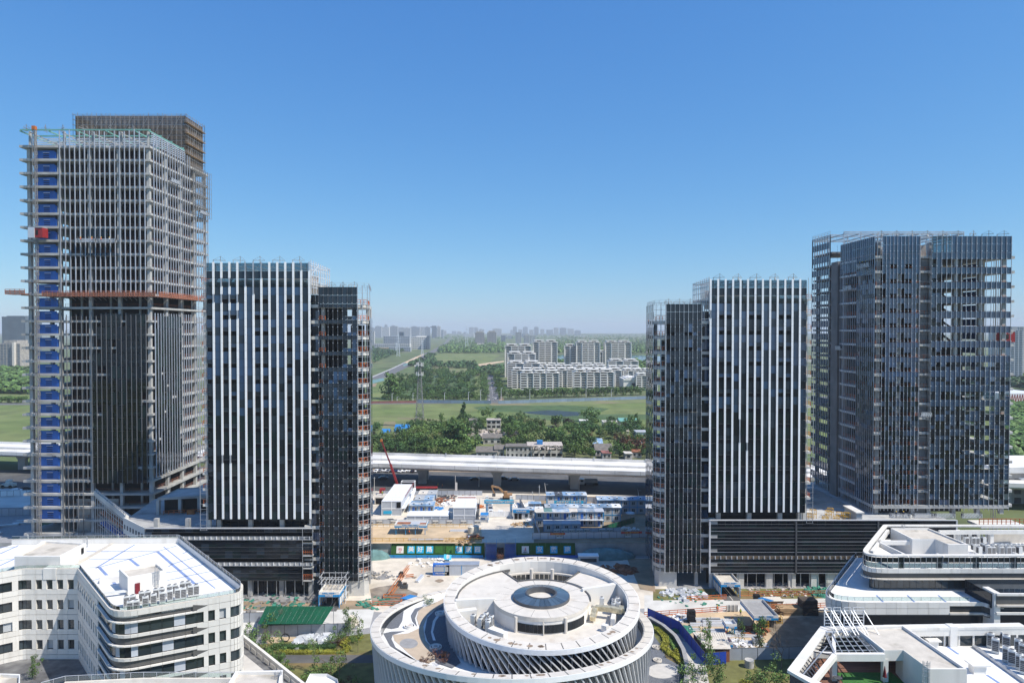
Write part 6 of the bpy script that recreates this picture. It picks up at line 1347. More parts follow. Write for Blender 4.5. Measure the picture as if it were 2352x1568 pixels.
for x in (-10.9, -8.3):
 for y in (236.1, 239.3): MB().box(x-.06, y-.06, UPZ, x+.06, y+.06, UPZ+2.6).build('post', 'blue_sign', gh)
MB().box(-10.8, 236.3, UPZ, -8.4, 239.2, UPZ+1).build('counter', 'steel', gh)
# fences
def fence(label, p0, p1, h, z, m='grey_wall', step=2.4, posters=(), banner=None, name='panel_fence'):
 p0 = Vector(p0); p1 = Vector(p1); d = p1-p0; n = max(1, round(d.length/step)); a = math.atan2(d.y, d.x); nv = Vector((d.y, -d.x)).normalized(); t = thing(name, (p0.x, p0.y, z), label, 'fence')
 for i in range(n):
  q = p0.lerp(p1, (i+.5)/n); bx(t, 'panel', m, (q.x, q.y, z+h/2), (d.length/n-.06, .08, h), rz=a); r = p0.lerp(p1, i/n); bx(t, 'post', 'steel_dark', (r.x, r.y, z+h/2+.05), (.1, .14, h+.1), rz=a)
  if i in posters:
   c = q+nv*.07; bx(t, 'poster', 'white_paint', (c.x, c.y, z+h*.5), (d.length/n-.5, .03, h*.72), rz=a)
   c = q+nv*.1; text(t, 'lettering', '安全生产人人有责\n质量第一预防为主', 'ink', (c.x, c.y, z+h*.5), .24, rz=a)
 bx(t, 'top_rail', 'steel_dark', ((p0.x+p1.x)/2, (p0.y+p1.y)/2, z+h+.03), (d.length, .1, .07), rz=a)
 return t
fence('grey panel fence with white posters along the sand yard', (-49, 233), (-10.6, 233), 2.0, UPZ, posters=(1, 3, 9, 11, 13, 15))
f2 = fence('long grey hoarding with red slogan banner above the shaded turf bank', (6.6, 217.2), (46, 219.5), 2.1, UPZ, posters=(3, 12)); MB().obox((14.6, 217.5, UPZ+1.75), (4.8, .06, .6), R(3.3)).build('slogan_banner', 'banner_red', f2); text(f2, 'lettering', '精益求精筑精品 匠心建造', 'banner_yellow', (14.6, 217.44, UPZ+1.75), .36, rz=R(3.3)); MB().obox((38.5, 218.9, UPZ+1.75), (6.8, .06, .6), R(3.3)).build('slogan_banner', 'banner_red', f2); text(f2, 'lettering', '安全第一 预防为主 综合治理', 'banner_yellow', (38.5, 218.84, UPZ+1.75), .36, rz=R(3.3))
fence('short row of white posters in front of the dormitories', (13.5, 223.5), (36, 224.5), 1.7, UPZ, posters=(0, 1, 2, 3, 4, 6, 7))
fence('green corrugated fence slanting up beside the dormitories', (29.8, 224.8), (42.5, 236), 2.0, UPZ, m='green_shed', step=1.5)
fence('grey roadside hoarding behind the container yard', (-52, 275), (-12, 275), 2.0, UPZ, m='grey_wall')
fence('grey roadside hoarding behind the dormitories', (1.5, 268), (48, 262), 2.0, UPZ, m='grey_wall')
fence('narrow side fence between the compound and the gate drive', (-11.6, 234), (-12.4, 262), 2.2, UPZ, m='steel_dark'); fence('narrow side fence between the gate and the dormitories', (3.0, 262), (5.0, 246), 2.2, UPZ, m='fence_grey'); fence('curving dark side fence at the dormitory yard corner', (7.2, 243), (9, 222.5), 1.6, UPZ, m='grey_wall')
for lb, a, b, z in (('orange guard rail along the top of the sunlit turf bank', (-50, 215), (-9.6, 215), UPZ), ('orange guard rail at the back of the sand yard', (-50, 230.5), (-13.5, 230.5), UPZ), ('orange guard rail lining the site road', tuple(atZ(1578, 1379, 0)[:2]), tuple(atZ(1668, 1375, 0)[:2]), 0), ('long orange guard rail lining the verge below the podium', tuple(atZ(1700, 1368, 0)[:2]), tuple(atZ(1940, 1365, 0)[:2]), 0), ('orange guard rail between the site road and the steel yard', tuple(atZ(1480, 1416, 0)[:2]), tuple(atZ(1668, 1402, 0)[:2]), 0), ('far orange guard rail behind the timber stack', tuple(atZ(1770, 1398, 0)[:2]), tuple(atZ(1960, 1392, 0)[:2]), 0), ('orange guard rail below the striped tower on the plaza side', tuple(atZ(850, 1391, 0)[:2]), tuple(atZ(960, 1389, 0)[:2]), 0)):
 t = thing('guard_rail', (a[0], a[1], z), lb, 'guard rail'); p0, p1 = Vector((*a, z)), Vector((*b, z)); n = max(2, round((p1-p0).length/2.2)); mm = 'rail_yellow' if z else 'rail_orange'
 for i in range(n+1): q = p0.lerp(p1, i/n); bx(t, 'post', mm, (q.x, q.y, z+.6), (.11, .11, 1.2))
 for hh in (.12, .62, 1.15): MB().bar(p0+Vector((0, 0, hh)), p1+Vector((0, 0, hh)), .1, .14).build('rail', mm, t)
# canopies
def canopy(label, x0, x1, y0, y1, z0, h, txt, sub=None, top='grey_wall', legs=2, base=0.0, single=False):
 t = thing('work_canopy', ((x0+x1)/2, y0, z0), label, 'canopy'); z = z0+h
 MB().box(x0, y0, z, x1, y1, z+.12).build('roof_deck', top, t)
 for a, b in (((x0, y0), (x1, y0)), ((x1, y0), (x1, y1)), ((x1, y1), (x0, y1)), ((x0, y1), (x0, y0))):
  hbar(t, 'blue_fascia', 'blue_sign', a, b, z-.12, .5, .1); hbar(t, 'white_fascia', 'white_paint', a, b, z+.42, .58, .08)
 text(t, 'lettering', txt, 'white_paint', ((x0+x1)/2, y0-.08, z-.12), .45)
 if sub: text(t, 'upper_lettering', sub, 'blue_sign', ((x0+x1)/2, y0-.06, z+.42), .42)
 for i in range(legs):
  x = x0+.4+(x1-x0-.8)*i/max(1, legs-1) if not single else (x0+x1)/2
  for y in ((y0+.4, y1-.4) if not single else (y0+1.5, y1-1.5)):
   MB().box(x-.1, y-.1, z0, x+.1, y+.1, z).build('post', 'blue_sign', t)
   if single: MB().bar((x, y, z-2), (x-1.8, y, z-.2), .12).build('brace', 'blue_sign', t); MB().bar((x, y, z-2), (x+1.8, y, z-.2), .12).build('brace', 'blue_sign', t)
 return t
cn = canopy('rust-patched work canopy casting a dark shadow on the sand yard', -38.3, -28.0, 221.7, 227.5, UPZ, 2.9, '安全第一 预防为主 综合治理', '安全生产 文明施工 质量至上', legs=4); MB().box(-38, 222.2, UPZ+3.04, -33.5, 226.5, UPZ+3.06).build('rust_sheet', 'rust', cn); MB().box(-30.4, 222.4, UPZ+3.04, -28.3, 225.5, UPZ+3.06).build('rust_sheet', 'rust', cn)
# big canopy in the steel yard + two little ones
big = canopy('large grey work canopy with blue edge over the steel yard', 56.0, 61.6, 157.0, 166.6, 0, 4.2, '钢筋加工棚', '安全第一 文明施工', legs=2, single=True, top='paving_grey')
for i, (px, py, lb) in enumerate(((1680, 1434, 'small work canopy among the silver steel bundles'), (1670, 1476, 'small work canopy among the white bags, nearest the blue fence'))): a = atZ(px, py, 2.8); canopy(lb, a.x-1.25, a.x+1.25, a.y, a.y+2.7, 0, 2.3, '操作棚', None, legs=2)
# entrance tunnels
def tunnel(label, px0, py0, w_, L, top):
 a = atZ(px0, py0, 0); t = thing('safety_passage', (a.x, a.y, 0), label, 'covered passage'); x0, x1, y0, y1 = a.x-w_/2, a.x+w_/2, a.y, a.y+L
 MB().box(x0, y0, 3.4, x1, y1, 3.5).build('roof_deck', 'roof_beige', t); MB().box(x0, y0-.05, 2.9, x1, y0+.03, 3.5).build('name_board', 'blue_sign', t); MB().box(x0, y0-.06, 3.5, x1, y0+.02, 4.2).build('upper_board', 'white_paint', t)
 text(t, 'lettering', '安全通道', 'white_paint', ((x0+x1)/2, y0-.09, 3.2), .5); text(t, 'upper_lettering', '生命至上 安全第一', 'blue_sign', ((x0+x1)/2, y0-.09, 3.85), .42)
 for x in (x0, x1): MB().box(x-.05, y0, 3.5, x+.05, y1, 4.1).build('side_board', 'white_paint', t); MB().box(x-.06, y0, 2.8, x+.06, y1, 3.45).build('side_fascia', 'blue_sign', t); MB().box(x-.03, y0+.5, .6, x+.03, y1, 2.4).build('side_screen', 'white_paint', t)
 for k in range(5):
  for x in (x0, x1): MB().box(x-.08, y0+(y1-y0)*k/4-.08, 0, x+.08, y0+(y1-y0)*k/4+.08, 3.4).build('post', 'blue_sign', t)
 MB().box(x0+.3, y0-2, .02, x1-.3, y1, .1).build('floor_strip', 'asphalt', t); MB().box((x0+x1)/2-.1, y0-2, .1, (x0+x1)/2+.1, y1, .12).build('centre_line', 'ivory', t)
 return t
tp = tunnel('blue and white covered passage into the striped tower beside the plaza', 756, 1396, 5.2, 8.5, 0); tunnel('blue and white covered passage into the long black glass podium', 1678, 1372, 5.0, 9.0, 0)
t = thing('scaffold_gantry', (-48, 177, 0), 'grey scaffold gantry above the covered passage at the striped tower', 'scaffold'); mb = MB(); a = atZ(756, 1396, 0); scaffold_mb(mb, a.x-3.2, a.y+3, a.x+3.2, a.y+6.5, 0, 6.8, step=1.6, lift=1.7, w_=.1, diag=False)
for k in range(9): mb.bar((a.x-3.6+.9*k, a.y+2.5, 5.6), (a.x-3.6+.9*k, a.y+7, 5.6), .08)
mb.build('frame', 'alu', t)
# tanks, silos
for i, (px, py) in enumerate(((1082, 1223), (1093, 1221))): a = atZ(px, py, UPZ); t = thing('water_tank', tuple(a), 'cream cylindrical water tank at the sand yard corner, %s the drive' % ('away from' if i == 0 else 'next to'), 'tank'); MB().tube(a, a+Vector((0, 0, 2.0)), 1.05, 1.05, 20).build('body', 'tank', t); MB().tube(a+Vector((0, 0, 2.0)), a+Vector((0, 0, 2.35)), 1.05, .3, 20).build('lid', 'tank', t)
a = atZ(1540+0, 1226, UPZ); a = atZ(1208+1960/8.192, 1108.2+690/8.192, UPZ); t = thing('round_table_stand', tuple(a), 'pale round parasol-like disc on a post among the dormitories', 'disc stand'); MB().tube(a, a+Vector((0, 0, 2.2)), .12, .12, 8).build('post', 'steel', t); MB().tube(a+Vector((0, 0, 2.2)), a+Vector((0, 0, 2.5)), 1.7, 1.5, 20).build('disc', 'hut_wall', t)
# huts on the plaza
a = atZ(1060, 1321, 0); t = thing('site_cabin', tuple(a), 'grey steel cabin at the foot of the sunlit turf bank', 'cabin'); MB().box(a.x-5, a.y, 0, a.x+5, a.y+3, 3.0).build('walls', 'grey_wall', t); MB().box(a.x-5.1, a.y-.1, 3.0, a.x+5.1, a.y+3.1, 3.15).build('roof', 'steel', t)
for k in range(3): MB().box(a.x-5.05+5*k, a.y-.06, 0, a.x-4.9+5*k, a.y+.02, 3.0).build('post', 'blue_sign', t)
a = atZ(1013, 1321, 0); t = thing('display_booth', tuple(a), 'blue display booth beside the grey steel cabin', 'booth'); MB().box(a.x-2.4, a.y, 0, a.x+2.4, a.y+1.4, 3.2).build('body', 'blue_panel', t); MB().box(a.x-2.1, a.y-.04, 1.1, a.x+2.1, a.y+.02, 2.5).build('display_panel', 'hut_wall', t); text(t, 'lettering', '安全教育体验区', 'white_paint', (a.x, a.y-.05, 2.85), .45); text(t, 'lower_lettering', '平安工地 幸福家园', 'white_paint', (a.x, a.y-.05, .6), .4)
a = atZ(1352, 1297, 0); t = thing('site_cabin', tuple(a), 'pale shaded cabin at the foot of the shaded turf bank', 'cabin'); MB().box(a.x-3, a.y, 0, a.x+3, a.y+2.5, 2.6).build('walls', 'hut_wall', t); MB().box(a.x-3.1, a.y-.1, 2.6, a.x+3.1, a.y+2.6, 2.8).build('roof', 'white_metal', t); MB().box(a.x-2.5, a.y-.05, .9, a.x+2.4, a.y+.02, 2.0).build('window', 'glass_win', t)
a = atZ(940, 1400, 0); t = thing('switch_booth', tuple(a), 'little booth with bright blue sloping roof behind the rotunda rim', 'booth'); MB().obox((a.x, a.y+1.5, 1.2), (2.4, 3.6, 2.4), R(-25)).build('walls', 'hut_wall', t); MB().obox((a.x, a.y+1.5, 2.6), (3, 4.4, .12), R(-25), R(-8)).build('roof', 'blue_bright', t)
# fence + shed on the left garden edge
gs = thing('green_shed', tuple(atZ(680, 1436, 0)), 'open shed with broad green sloping roof behind the grey wall', 'shed'); P5 = [atZ(592, 1432, 3.4), atZ(741, 1432, 3.4), atZ(766, 1392, 4.4), atZ(612, 1391, 4.4)]
for i in range(12):
 f0, f1 = i/12, (i+1)/12-.004; k = MB(); A_, B_, C_, D_ = P5[0].lerp(P5[1], f0), P5[0].lerp(P5[1], f1), P5[3].lerp(P5[2], f1), P5[3].lerp(P5[2], f0)
 for th in (0, -.08): k.v += [tuple(p+Vector((0, 0, th))) for p in (A_, B_, C_, D_)]
 for f_ in ((0,1,2,3),(7,6,5,4),(0,4,5,1),(1,5,6,2),(2,6,7,3),(3,7,4,0)): k.f.append(list(f_)); k.m.append(0)
 for r in range(3): e = .17+.33*r; k.bar(A_.lerp(B_, e)+Vector((0,0,.04)), D_.lerp(C_, e)+Vector((0,0,.04)), .08, .07)
 k.build('roof_sheet', 'green_shed', gs)
for p in P5: MB().bar((p.x, p.y, 0), (p.x, p.y, p.z-.1), .14).build('post', 'steel', gs)
MB().box(P5[0].x+.5, P5[0].y+2.5, .0, P5[1].x-1, P5[0].y+5, 1.2).build('stored_goods', 'timber_dark', gs)
fence('grey corrugated wall with dark posts in front of the green-roofed shed', tuple(atZ(592, 1462, 0)[:2]), tuple(atZ(806, 1456, 0)[:2]), 2.6, 0, m='fence_grey', step=3.2, name='corrugated_wall')
fence('grey corrugated wall behind the bare shrub, beside the white office', tuple(atZ(540, 1430, 0)[:2]), tuple(atZ(606, 1428, 0)[:2]), 2.4, 0, m='fence_grey', step=3.2, name='corrugated_wall')
f5 = fence('dark blue metal fence running down from the rotunda to its corner', tuple(atZ(1488, 1420, 0)[:2]), tuple(atZ(1560, 1452, 0)[:2]), 2.6, 0, m='blue_fence', step=2.6, name='blue_fence')
fence('dark blue metal fence, lower stretch beside the footpath', tuple(atZ(1560, 1452, 0)[:2]), tuple(atZ(1620, 1527, 0)[:2]), 2.6, 0, m='blue_fence', step=2.6, name='blue_fence'); fence('bright blue metal fence facing the lawn with young trees', tuple(atZ(1620, 1527, 0)[:2]), tuple(atZ(1668, 1523, 0)[:2]), 2.6, 0, m='blue_fence', step=1.6, name='blue_fence')
fence('grey corrugated wall between the steel yard and the lawn', tuple(atZ(1668, 1516, 0)[:2]), tuple(atZ(1990, 1508, 0)[:2]), 2.6, 0, m='fence_grey', step=3.4, name='corrugated_wall')
a0, a1, a2, a3 = atZ(1592, 1500, 2.6), atZ(1614, 1500, 2.6), atZ(1620, 1450, 2.6), atZ(1588, 1450, 2.6)
t = thing('steel_shed', tuple(atZ(1625, 1510, 0)), 'rusty shed with ribbed beige roof behind the blue fence corner', 'shed'); p = atZ(1593, 1452, 3); q = atZ(1648, 1478, 3)
MB().prism([(p.x, p.y), (p.x+7.2, p.y-.2), (q.x+2.0, q.y-2), (q.x-2.8, q.y-2)], 0, 2.9).build('walls', 'rust', t)
for i in range(14): f = i/14; A_ = Vector((p.x-.2, p.y+.2)).lerp(Vector((p.x+7.2, p.y)), f); D_ = Vector((q.x-3, q.y-2.2)).lerp(Vector((q.x+2.2, q.y-2.2)), f); MB().bar((A_.x+.26, A_.y, 3.0), (D_.x+.2, D_.y, 2.95), .42, .1).build('roof_rib', 'ivory', t)
# === loose things on the sites
def bundle(name, label, c, L, n, rz, m, sec=(.28, .3), cat='steel bundle', rows=2, group=None):
 t = thing(name, tuple(c), label, cat, group); ca, sa = math.cos(rz), math.sin(rz)
 for r in range(rows):
  for i in range(n-r):
   v = (i-(n-1)/2+r*.5)*sec[0]*1.05; x, y = c.x-v*sa, c.y+v*ca; jit = random.uniform(-.15, .15)
   MB().obox((x+jit*ca, y+jit*sa, c.z+sec[1]*(r+.5)), (L, sec[0], sec[1]), rz).build('bar', m, t)
 return t
rs = random.Random(11)
k = 0
for (px, py, L, n, rz) in ((1620, 1425, 7, 5, 0), (1655, 1428, 9, 6, 0), (1652, 1437, 8, 4, 0), (1600, 1436, 3, 4, 0), (1595, 1448, 2.5, 3, 0), (1640, 1450, 5, 4, 2), (1668, 1455, 9, 4, 3), (1660, 1462, 6, 5, 12), (1710, 1462, 8, 3, -8), (1690, 1478, 9, 3, 5), (1735, 1495, 9, 5, 0), (1612, 1466, 2, 3, -40), (1640, 1476, 4, 3, 0)):
 bundle('steel_bundle', 'bundle of silver steel sections lying in the sandy steel yard, %s counting from the road' % ordinal(k), atZ(px, py, 0), L, n, R(rz), 'alu', group='steel bundles in the steel yard'); k += 1
for (px, py, L, n, rz, lb) in ((964, 1330, 5, 4, 80, 'stack of pale steel decking on the bright plaza'), (1055, 1220, 6, 4, 0, 'flat stack of grey steel sheets in the sand yard'), (978, 1241, 11, 5, -2, 'long thin steel rods laid in the sand yard'), (1075, 1238, 4, 3, 85, 'short silver sections standing on end of the sand yard')): bundle('steel_bundle', lb, atZ(px, py, UPZ if py < 1260 else 0), L, n, R(rz), 'alu')
def heap(name, label, px, py, z, r, n, m, cat, s=(.5, 1.1), flat=.35):
 a = atZ(px, py, z); mb = MB()
 for i in range(n):
  th, rr = rs.uniform(0, 6.28), r*math.sqrt(rs.random()); q = rs.uniform(*s); hh = max(.1, (1-rr/r)*r*flat)
  mb.obox((a.x+rr*math.cos(th), a.y+rr*.7*math.sin(th), z+rs.uniform(.05, hh)), (q, q*rs.uniform(.4, 1), q*rs.uniform(.15, .5)), rs.uniform(0, 3), rs.uniform(-.4, .4), rs.uniform(-.4, .4))
 return tag(mb.build(name, m, at=tuple(a)), label, cat, kind='stuff')
def mound(label, x, y, r):
 m = MB().blob((x, y, -.3), r, 26, 12, .09, rs); return tag(m.build('netted_mound', 'net_teal', at=(x, y, 0), smooth=True), label, 'mound')
heap('bag_heap', 'heap of white bags and sheeting in front of the lower grey wall', 1700, 1490, 0, 7, 160, 'bag_white', 'bags', (.4, 1.2), .2); heap('bag_heap', 'white bags piled by the black crate near the road rail', 1565, 1420, 0, 3.2, 60, 'bag_white', 'bags'); heap('net_heap', 'green netting bundled behind the dark blue fence', 1568, 1447, 0, 2.2, 50, 'net_green', 'netting', (.8, 1.6))
heap('rubble_heap', 'scattered rubble on the verge below the black podium', 1800, 1362, 0, 12, 140, 'rubble', 'rubble', (.3, .9), .05); heap('net_heap', 'green netting and debris strewn along the podium verge near the white building', 1890, 1360, 0, 5, 70, 'net_green', 'netting', (.7, 1.8), .1); heap('net_heap', 'green netting spread at the foot of the striped tower corner', 1590, 1372, 0, 9, 45, 'net_green', 'netting', (.4, 1.1), .04)
heap('rubble_heap', 'loose planks and sheets beside the passage at the black podium', 1570, 1365, 0, 6, 70, 'alu', 'debris', (.4, 2.0), .08); heap('net_heap', 'green netting spread below the striped tower by the plaza', 870, 1384, 0, 6, 45, 'net_green', 'netting', (.4, 1.2), .06); heap('net_heap', 'green netting laid in front of the podium glass near the white office', 640, 1389, 0, 11, 60, 'net_green', 'netting', (.5, 1.5), .02); heap('rubble_heap', 'scaffold rubble along the shop front beneath the striped tower', 640, 1380, 0, 13, 120, 'steel_pipe', 'debris', (.3, 1.6), .06)
heap('rubble_heap', 'dark rusty scrap beneath the large work canopy', 1730, 1450, 0, 4, 60, 'rust', 'scrap', (.5, 1.4)); heap('rubble_heap', 'rusty brown panels heaped at the shaded tower foot', 1420, 1308, 0, 6, 90, 'rust', 'scrap', (.6, 1.8), .2); mound('grey-green netting draped over earth right of the letter tiles', 29, 211.5, (9, 2.6, 3.4))
heap('rubble_heap', 'sheets and boards dumped by the garden hedge', 720, 1474, 0, 5.5, 60, 'alu', 'debris', (.6, 2.4), .14); heap('rubble_heap', 'coloured clutter in the container yard', 1012, 1150, UPZ, 9, 130, 'rust', 'clutter', (.4, 1.3), .12); heap('bag_heap', 'white sheeting piled in the container yard beside the white block', 1030, 1158, UPZ, 3.5, 60, 'bag_white', 'sheeting', (.6, 1.6)); heap('bag_heap', 'white sheeting by the dormitory yard corner', 1222, 1195, UPZ, 2.2, 40, 'bag_white', 'sheeting', (.5, 1.3)); heap('rubble_heap', 'rusty steel baskets at the corner of the sand yard', 1092, 1236, UPZ, 2.4, 60, 'rust', 'scrap', (.4, 1.6), .6); mound('teal netting draped over earth beside the sunlit turf bank', -43, 211.5, (5, 2.6, 2.8))
for lb, px, py, r_, n_, m_ in (('timber offcuts beside the weathered blue prefab house', 985, 1160, 4, 50, 'timber'), ('blue drums and tarpaulin in the container yard', 1000, 1168, 3, 40, 'blue_bright'), ('dark steel scrap behind the container row', 1020, 1142, 5, 70, 'steel_dark'), ('boards scattered before the gate hut', 1200, 1205, 4, 40, 'timber'), ('white crates behind the site gate', 1195, 1160, 4, 40, 'white_metal'), ('brown planks along the road hoarding', 1060, 1135, 6, 60, 'rust'), ('pale slabs stacked along the dormitory wall', 1440, 1215, 4, 40, 'concrete_pale'), ('mixed boards on the sand yard edge', 1060, 1243, 5, 40, 'timber'), ('grey pipes scattered on the plaza edge', 870, 1320, 5, 50, 'steel_pipe'), ('white sheets strewn along the turf bank foot', 985, 1291, 7, 40, 'bag_white')): heap('clutter_heap', lb, px, py, UPZ if py < 1260 else 0, r_, n_, m_, 'clutter', (.4, 1.4), .1)
heap('rubble_heap', 'orange clutter stacked behind the white container block', 1098, 1165, UPZ, 3, 60, 'orange_paint', 'clutter', (.4, 1.0), .5)
t = thing('timber_stack', tuple(atZ(1830, 1408, 0)), 'long stack of weathered timber boards at the steel yard edge', 'timber'); a = atZ(1835, 1412, 0)
for r in range(6):
 for i in range(5): MB().obox((a.x+rs.uniform(-.8, .8), a.y+i*.6, .15+.28*r), (9, .5, .22), R(rs.uniform(-3, 3))).build('board', 'timber', t)
for i, (px, py, s) in enumerate(((1855, 1408, 1.9), (1738, 1385, 1.2), (1588, 1428, 1.5), (1770, 1438, 1.0))):
 a = atZ(px, py, 0); lb = ('dark timber crate stack beside the weathered boards', 'black cabinet by the road rail', 'black covered crate tilted among white bags', 'black cage box beside the large canopy')[i]; t = thing('dark_crate', tuple(a), lb, 'crate')
 for r in range(4): MB().obox((a.x+rs.uniform(-.08, .08), a.y, s*.25+r*s*.5), (s*2 if i == 0 else s*1.2, s*1.6 if i == 0 else s, s*.46), R(rs.uniform(-5, 5))).build('layer', 'timber_dark' if i == 0 else 'black', t)
for i, (px, py) in enumerate(((1748, 1436), (1757, 1441), (1788, 1430))):
 a = atZ(px, py, 0); t = thing('yellow_trolley', tuple(a), 'yellow steel trolley frame near the large canopy, %s' % ('rear one', 'front one', 'the one by the dark bin')[i], 'trolley'); mb = MB()
 for dx in (-.7, .7):
  for dy in (-.6, .6): mb.bar((a.x+dx, a.y+dy, 0), (a.x+dx, a.y+dy, 1.7), .09)
 for zz in (.3, 1.0, 1.7):
  for dy in (-.6, .6): mb.bar((a.x-.7, a.y+dy, zz), (a.x+.7, a.y+dy, zz), .08)
  for dx in (-.7, .7): mb.bar((a.x+dx, a.y-.6, zz), (a.x+dx, a.y+.6, zz), .08)
 mb.build('frame', 'rail_yellow', t); MB().box(a.x-.5, a.y-.4, .35, a.x+.5, a.y+.4, 1.3).build('load', 'timber_dark', t)
a = atZ(1780, 1397, 0); t = thing('timber_booth', tuple(a), 'small plywood booth with paper notice behind the large canopy', 'booth'); MB().box(a.x-2, a.y, 0, a.x+2, a.y+2.4, 1.9).build('walls', 'timber', t); MB().box(a.x-2.2, a.y-.2, 1.9, a.x+2.2, a.y+2.6, 2.05).build('roof', 'ivory', t); MB().box(a.x+.6, a.y-.05, .5, a.x+1.6, a.y+.0, 1.5).build('notice', 'white_paint', t)
a = atZ(1762, 1402, 0); t = thing('oxygen_cage', tuple(a), 'bright blue roofed gas bottle cage behind the large canopy', 'cage'); MB().obox((a.x, a.y+1, 2.5), (1.5, 4.2, .12), R(20), R(-10)).build('roof', 'blue_bright', t)
for dx in (-.6, .6):
 for dy in (-.6, 2.4): MB().bar((a.x+dx, a.y+dy, 0), (a.x+dx, a.y+dy, 2.4), .08).build('post', 'steel', t)
MB().box(a.x-.5, a.y-.3, 0, a.x+.5, a.y+2, 1.4).build('bottles', 'rust', t)
a = atZ(1682, 1404, 0)
for i in range(9): tag(MB().tube(a+Vector((i*.33-1.4, 0, 0)), a+Vector((i*.33-1.4, 0, 1.5)), .13, .13, 8).tube(a+Vector((i*.33-1.4, 0, 1.5)), a+Vector((i*.33-1.4, 0, 1.8)), .13, .04, 8).build('gas_bottle', 'steel_dark' if i % 3 else 'ivory', at=tuple(a+Vector((i*.33-1.4, 0, 0)))), 'standing gas bottle beside the road rail, %s in its row' % ordinal(i), 'gas bottle', 'gas bottles in a row')
for i, (px, py) in enumerate(((1733, 1480), (1737, 1479), (1741, 1477))): a = atZ(px, py, 0); t = thing('wire_basket', tuple(a), 'grey wire basket stack on the yard edge above the lawn, %s' % ordinal(i), 'basket'); [MB().box(a.x-.5, a.y-.5, .05+.55*r, a.x+.5, a.y+.5, .5+.55*r).build('basket', 'fence_grey', t) for r in range(3)]
a = atZ(1735, 1408, 0); a = atZ(1662, 1523, 0); a = atZ(1721, 1531, 0); tag(MB().tube(a, a+Vector((0, 0, 1.6)), .95, .95, 20).build('concrete_ring', 'concrete_pale', at=tuple(a)), 'pale concrete pipe ring standing on the lawn', 'pipe ring')
a = atZ(805, 1450, 0); t = thing('mixer_drum', tuple(a), 'cream cement mixer drum leaning behind the grey wall', 'mixer'); MB().tube(a+Vector((0, 2, 1.2)), a+Vector((0, 1.2, 3.0)), 1.5, .7, 16).build('drum', 'tank', t); MB().box(a.x-1.2, a.y+1, 0, a.x+1.2, a.y+3.4, 1.0).build('base', 'steel', t)
MBt = MB()
a = atZ(655, 1474, 0)
for i in range(16):
 b0, b1 = 2*math.pi*i/16, 2*math.pi*(i+1)/16
 for dy in (0, .12, .24): MBt.bar(a+Vector((math.cos(b0)*.9, dy, 1+math.sin(b0)*.9)), a+Vector((math.cos(b1)*.9, dy, 1+math.sin(b1)*.9)), .14)
tag(MBt.build('hose_coil', 'black', at=tuple(a)), 'black hose coil leaning on the grey wall', 'hose')
# orange steel boom parts on the plaza
t = thing('crane_section', tuple(atZ(905, 1370, 0)), 'orange lattice crane part lying across the plaza edge', 'crane part'); mb = MB(); A_, B_ = atZ(896, 1368, 0), atZ(938, 1305, 0)
d = (B_-A_).normalized(); nn = Vector((-d.y, d.x, 0))
for o in (-.5, .5):
 for h in (.2, 1.2): mb.bar(A_+nn*o+Vector((0, 0, h)), B_+nn*o*.5+Vector((0, 0, h*.8)), .16)
for i in range(16): f0, f1 = i/16, (i+1)/16; mb.bar(A_.lerp(B_, f0)+nn*.5+Vector((0, 0, .2)), A_.lerp(B_, f1)-nn*.4+Vector((0, 0, 1.1)), .09); mb.bar(A_.lerp(B_, f0)-nn*.5+Vector((0, 0, 1.1)), A_.lerp(B_, f1)+nn*.4+Vector((0, 0, .2)), .09)
mb.build('lattice', 'orange_paint', t); mb = MB(); p = atZ(885, 1369, 0)
for (u0, v0, u1, v1) in ((880, 1371, 932, 1372), (882, 1364, 932, 1365), (932, 1363, 922, 1390), (928, 1363, 918, 1390), (882, 1364, 880, 1371), (932, 1320, 950, 1318), (932, 1324, 950, 1322)): mb.bar(atZ(u0, v0, .5), atZ(u1, v1, .5), .22)
mb.build('base_frame', 'orange_paint', t)
for i, (px, py) in enumerate(((922, 1324), (917, 1345), (930, 1350))): a = atZ(px, py, 0); t2_ = thing('counterweight', tuple(a), 'dark block beside the orange crane part, %s from the turf bank' % ordinal(i), 'counterweight'); MB().box(a.x-.8, a.y-.6, 0, a.x+.8, a.y+.6, 1).build('block', 'steel_dark', t2_); MB().box(a.x-.5, a.y-.4, 1, a.x+.5, a.y+.4, 1.5).build('cap', 'timber_dark', t2_)
# utility poles
for i, (px, pb, pt, Y) in enumerate(((1045.4, 1131, 1092, 280), (1238.2, 1151, 1102, 258), (1222.6, 1141, 1112, 262), (1256, 1131, 1098, 272), (1470, 1140, 1106, 262), (859.5, 1128, 1085, 275), (1330, 1127, 1100, 283), (1100, 1125, 1098, 290))):
 b = atY(px, pb, Y); h = (pb-pt)*Y/1570; t = thing('utility_pole', (b.x, b.y, UPZ), 'slim utility pole %s' % ('by the container yard hoarding', 'tall, left of the dormitories', 'short, behind the gate hut', 'leaning against the rear dormitory', 'pale, leaning by the dark glass tower', 'thin, beside the striped tower edge', 'thin, before the viaduct shade', 'thin, behind the site gate')[i], 'pole'); MB().tube((b.x, b.y, UPZ), (b.x+(-.9 if i in (3, 4) else .1), b.y, UPZ+h), .14, .09, 8).build('shaft', 'concrete_pale', t)
 if i in (0,): MB().box(b.x+.1, b.y-.1, UPZ+.8, b.x+.9, b.y, UPZ+4.2).build('notice', 'white_paint', t)
 else: MB().box(b.x-.5, b.y-.05, UPZ+h-.6, b.x+.5, b.y+.05, UPZ+h-.5).build('crossarm', 'steel', t)
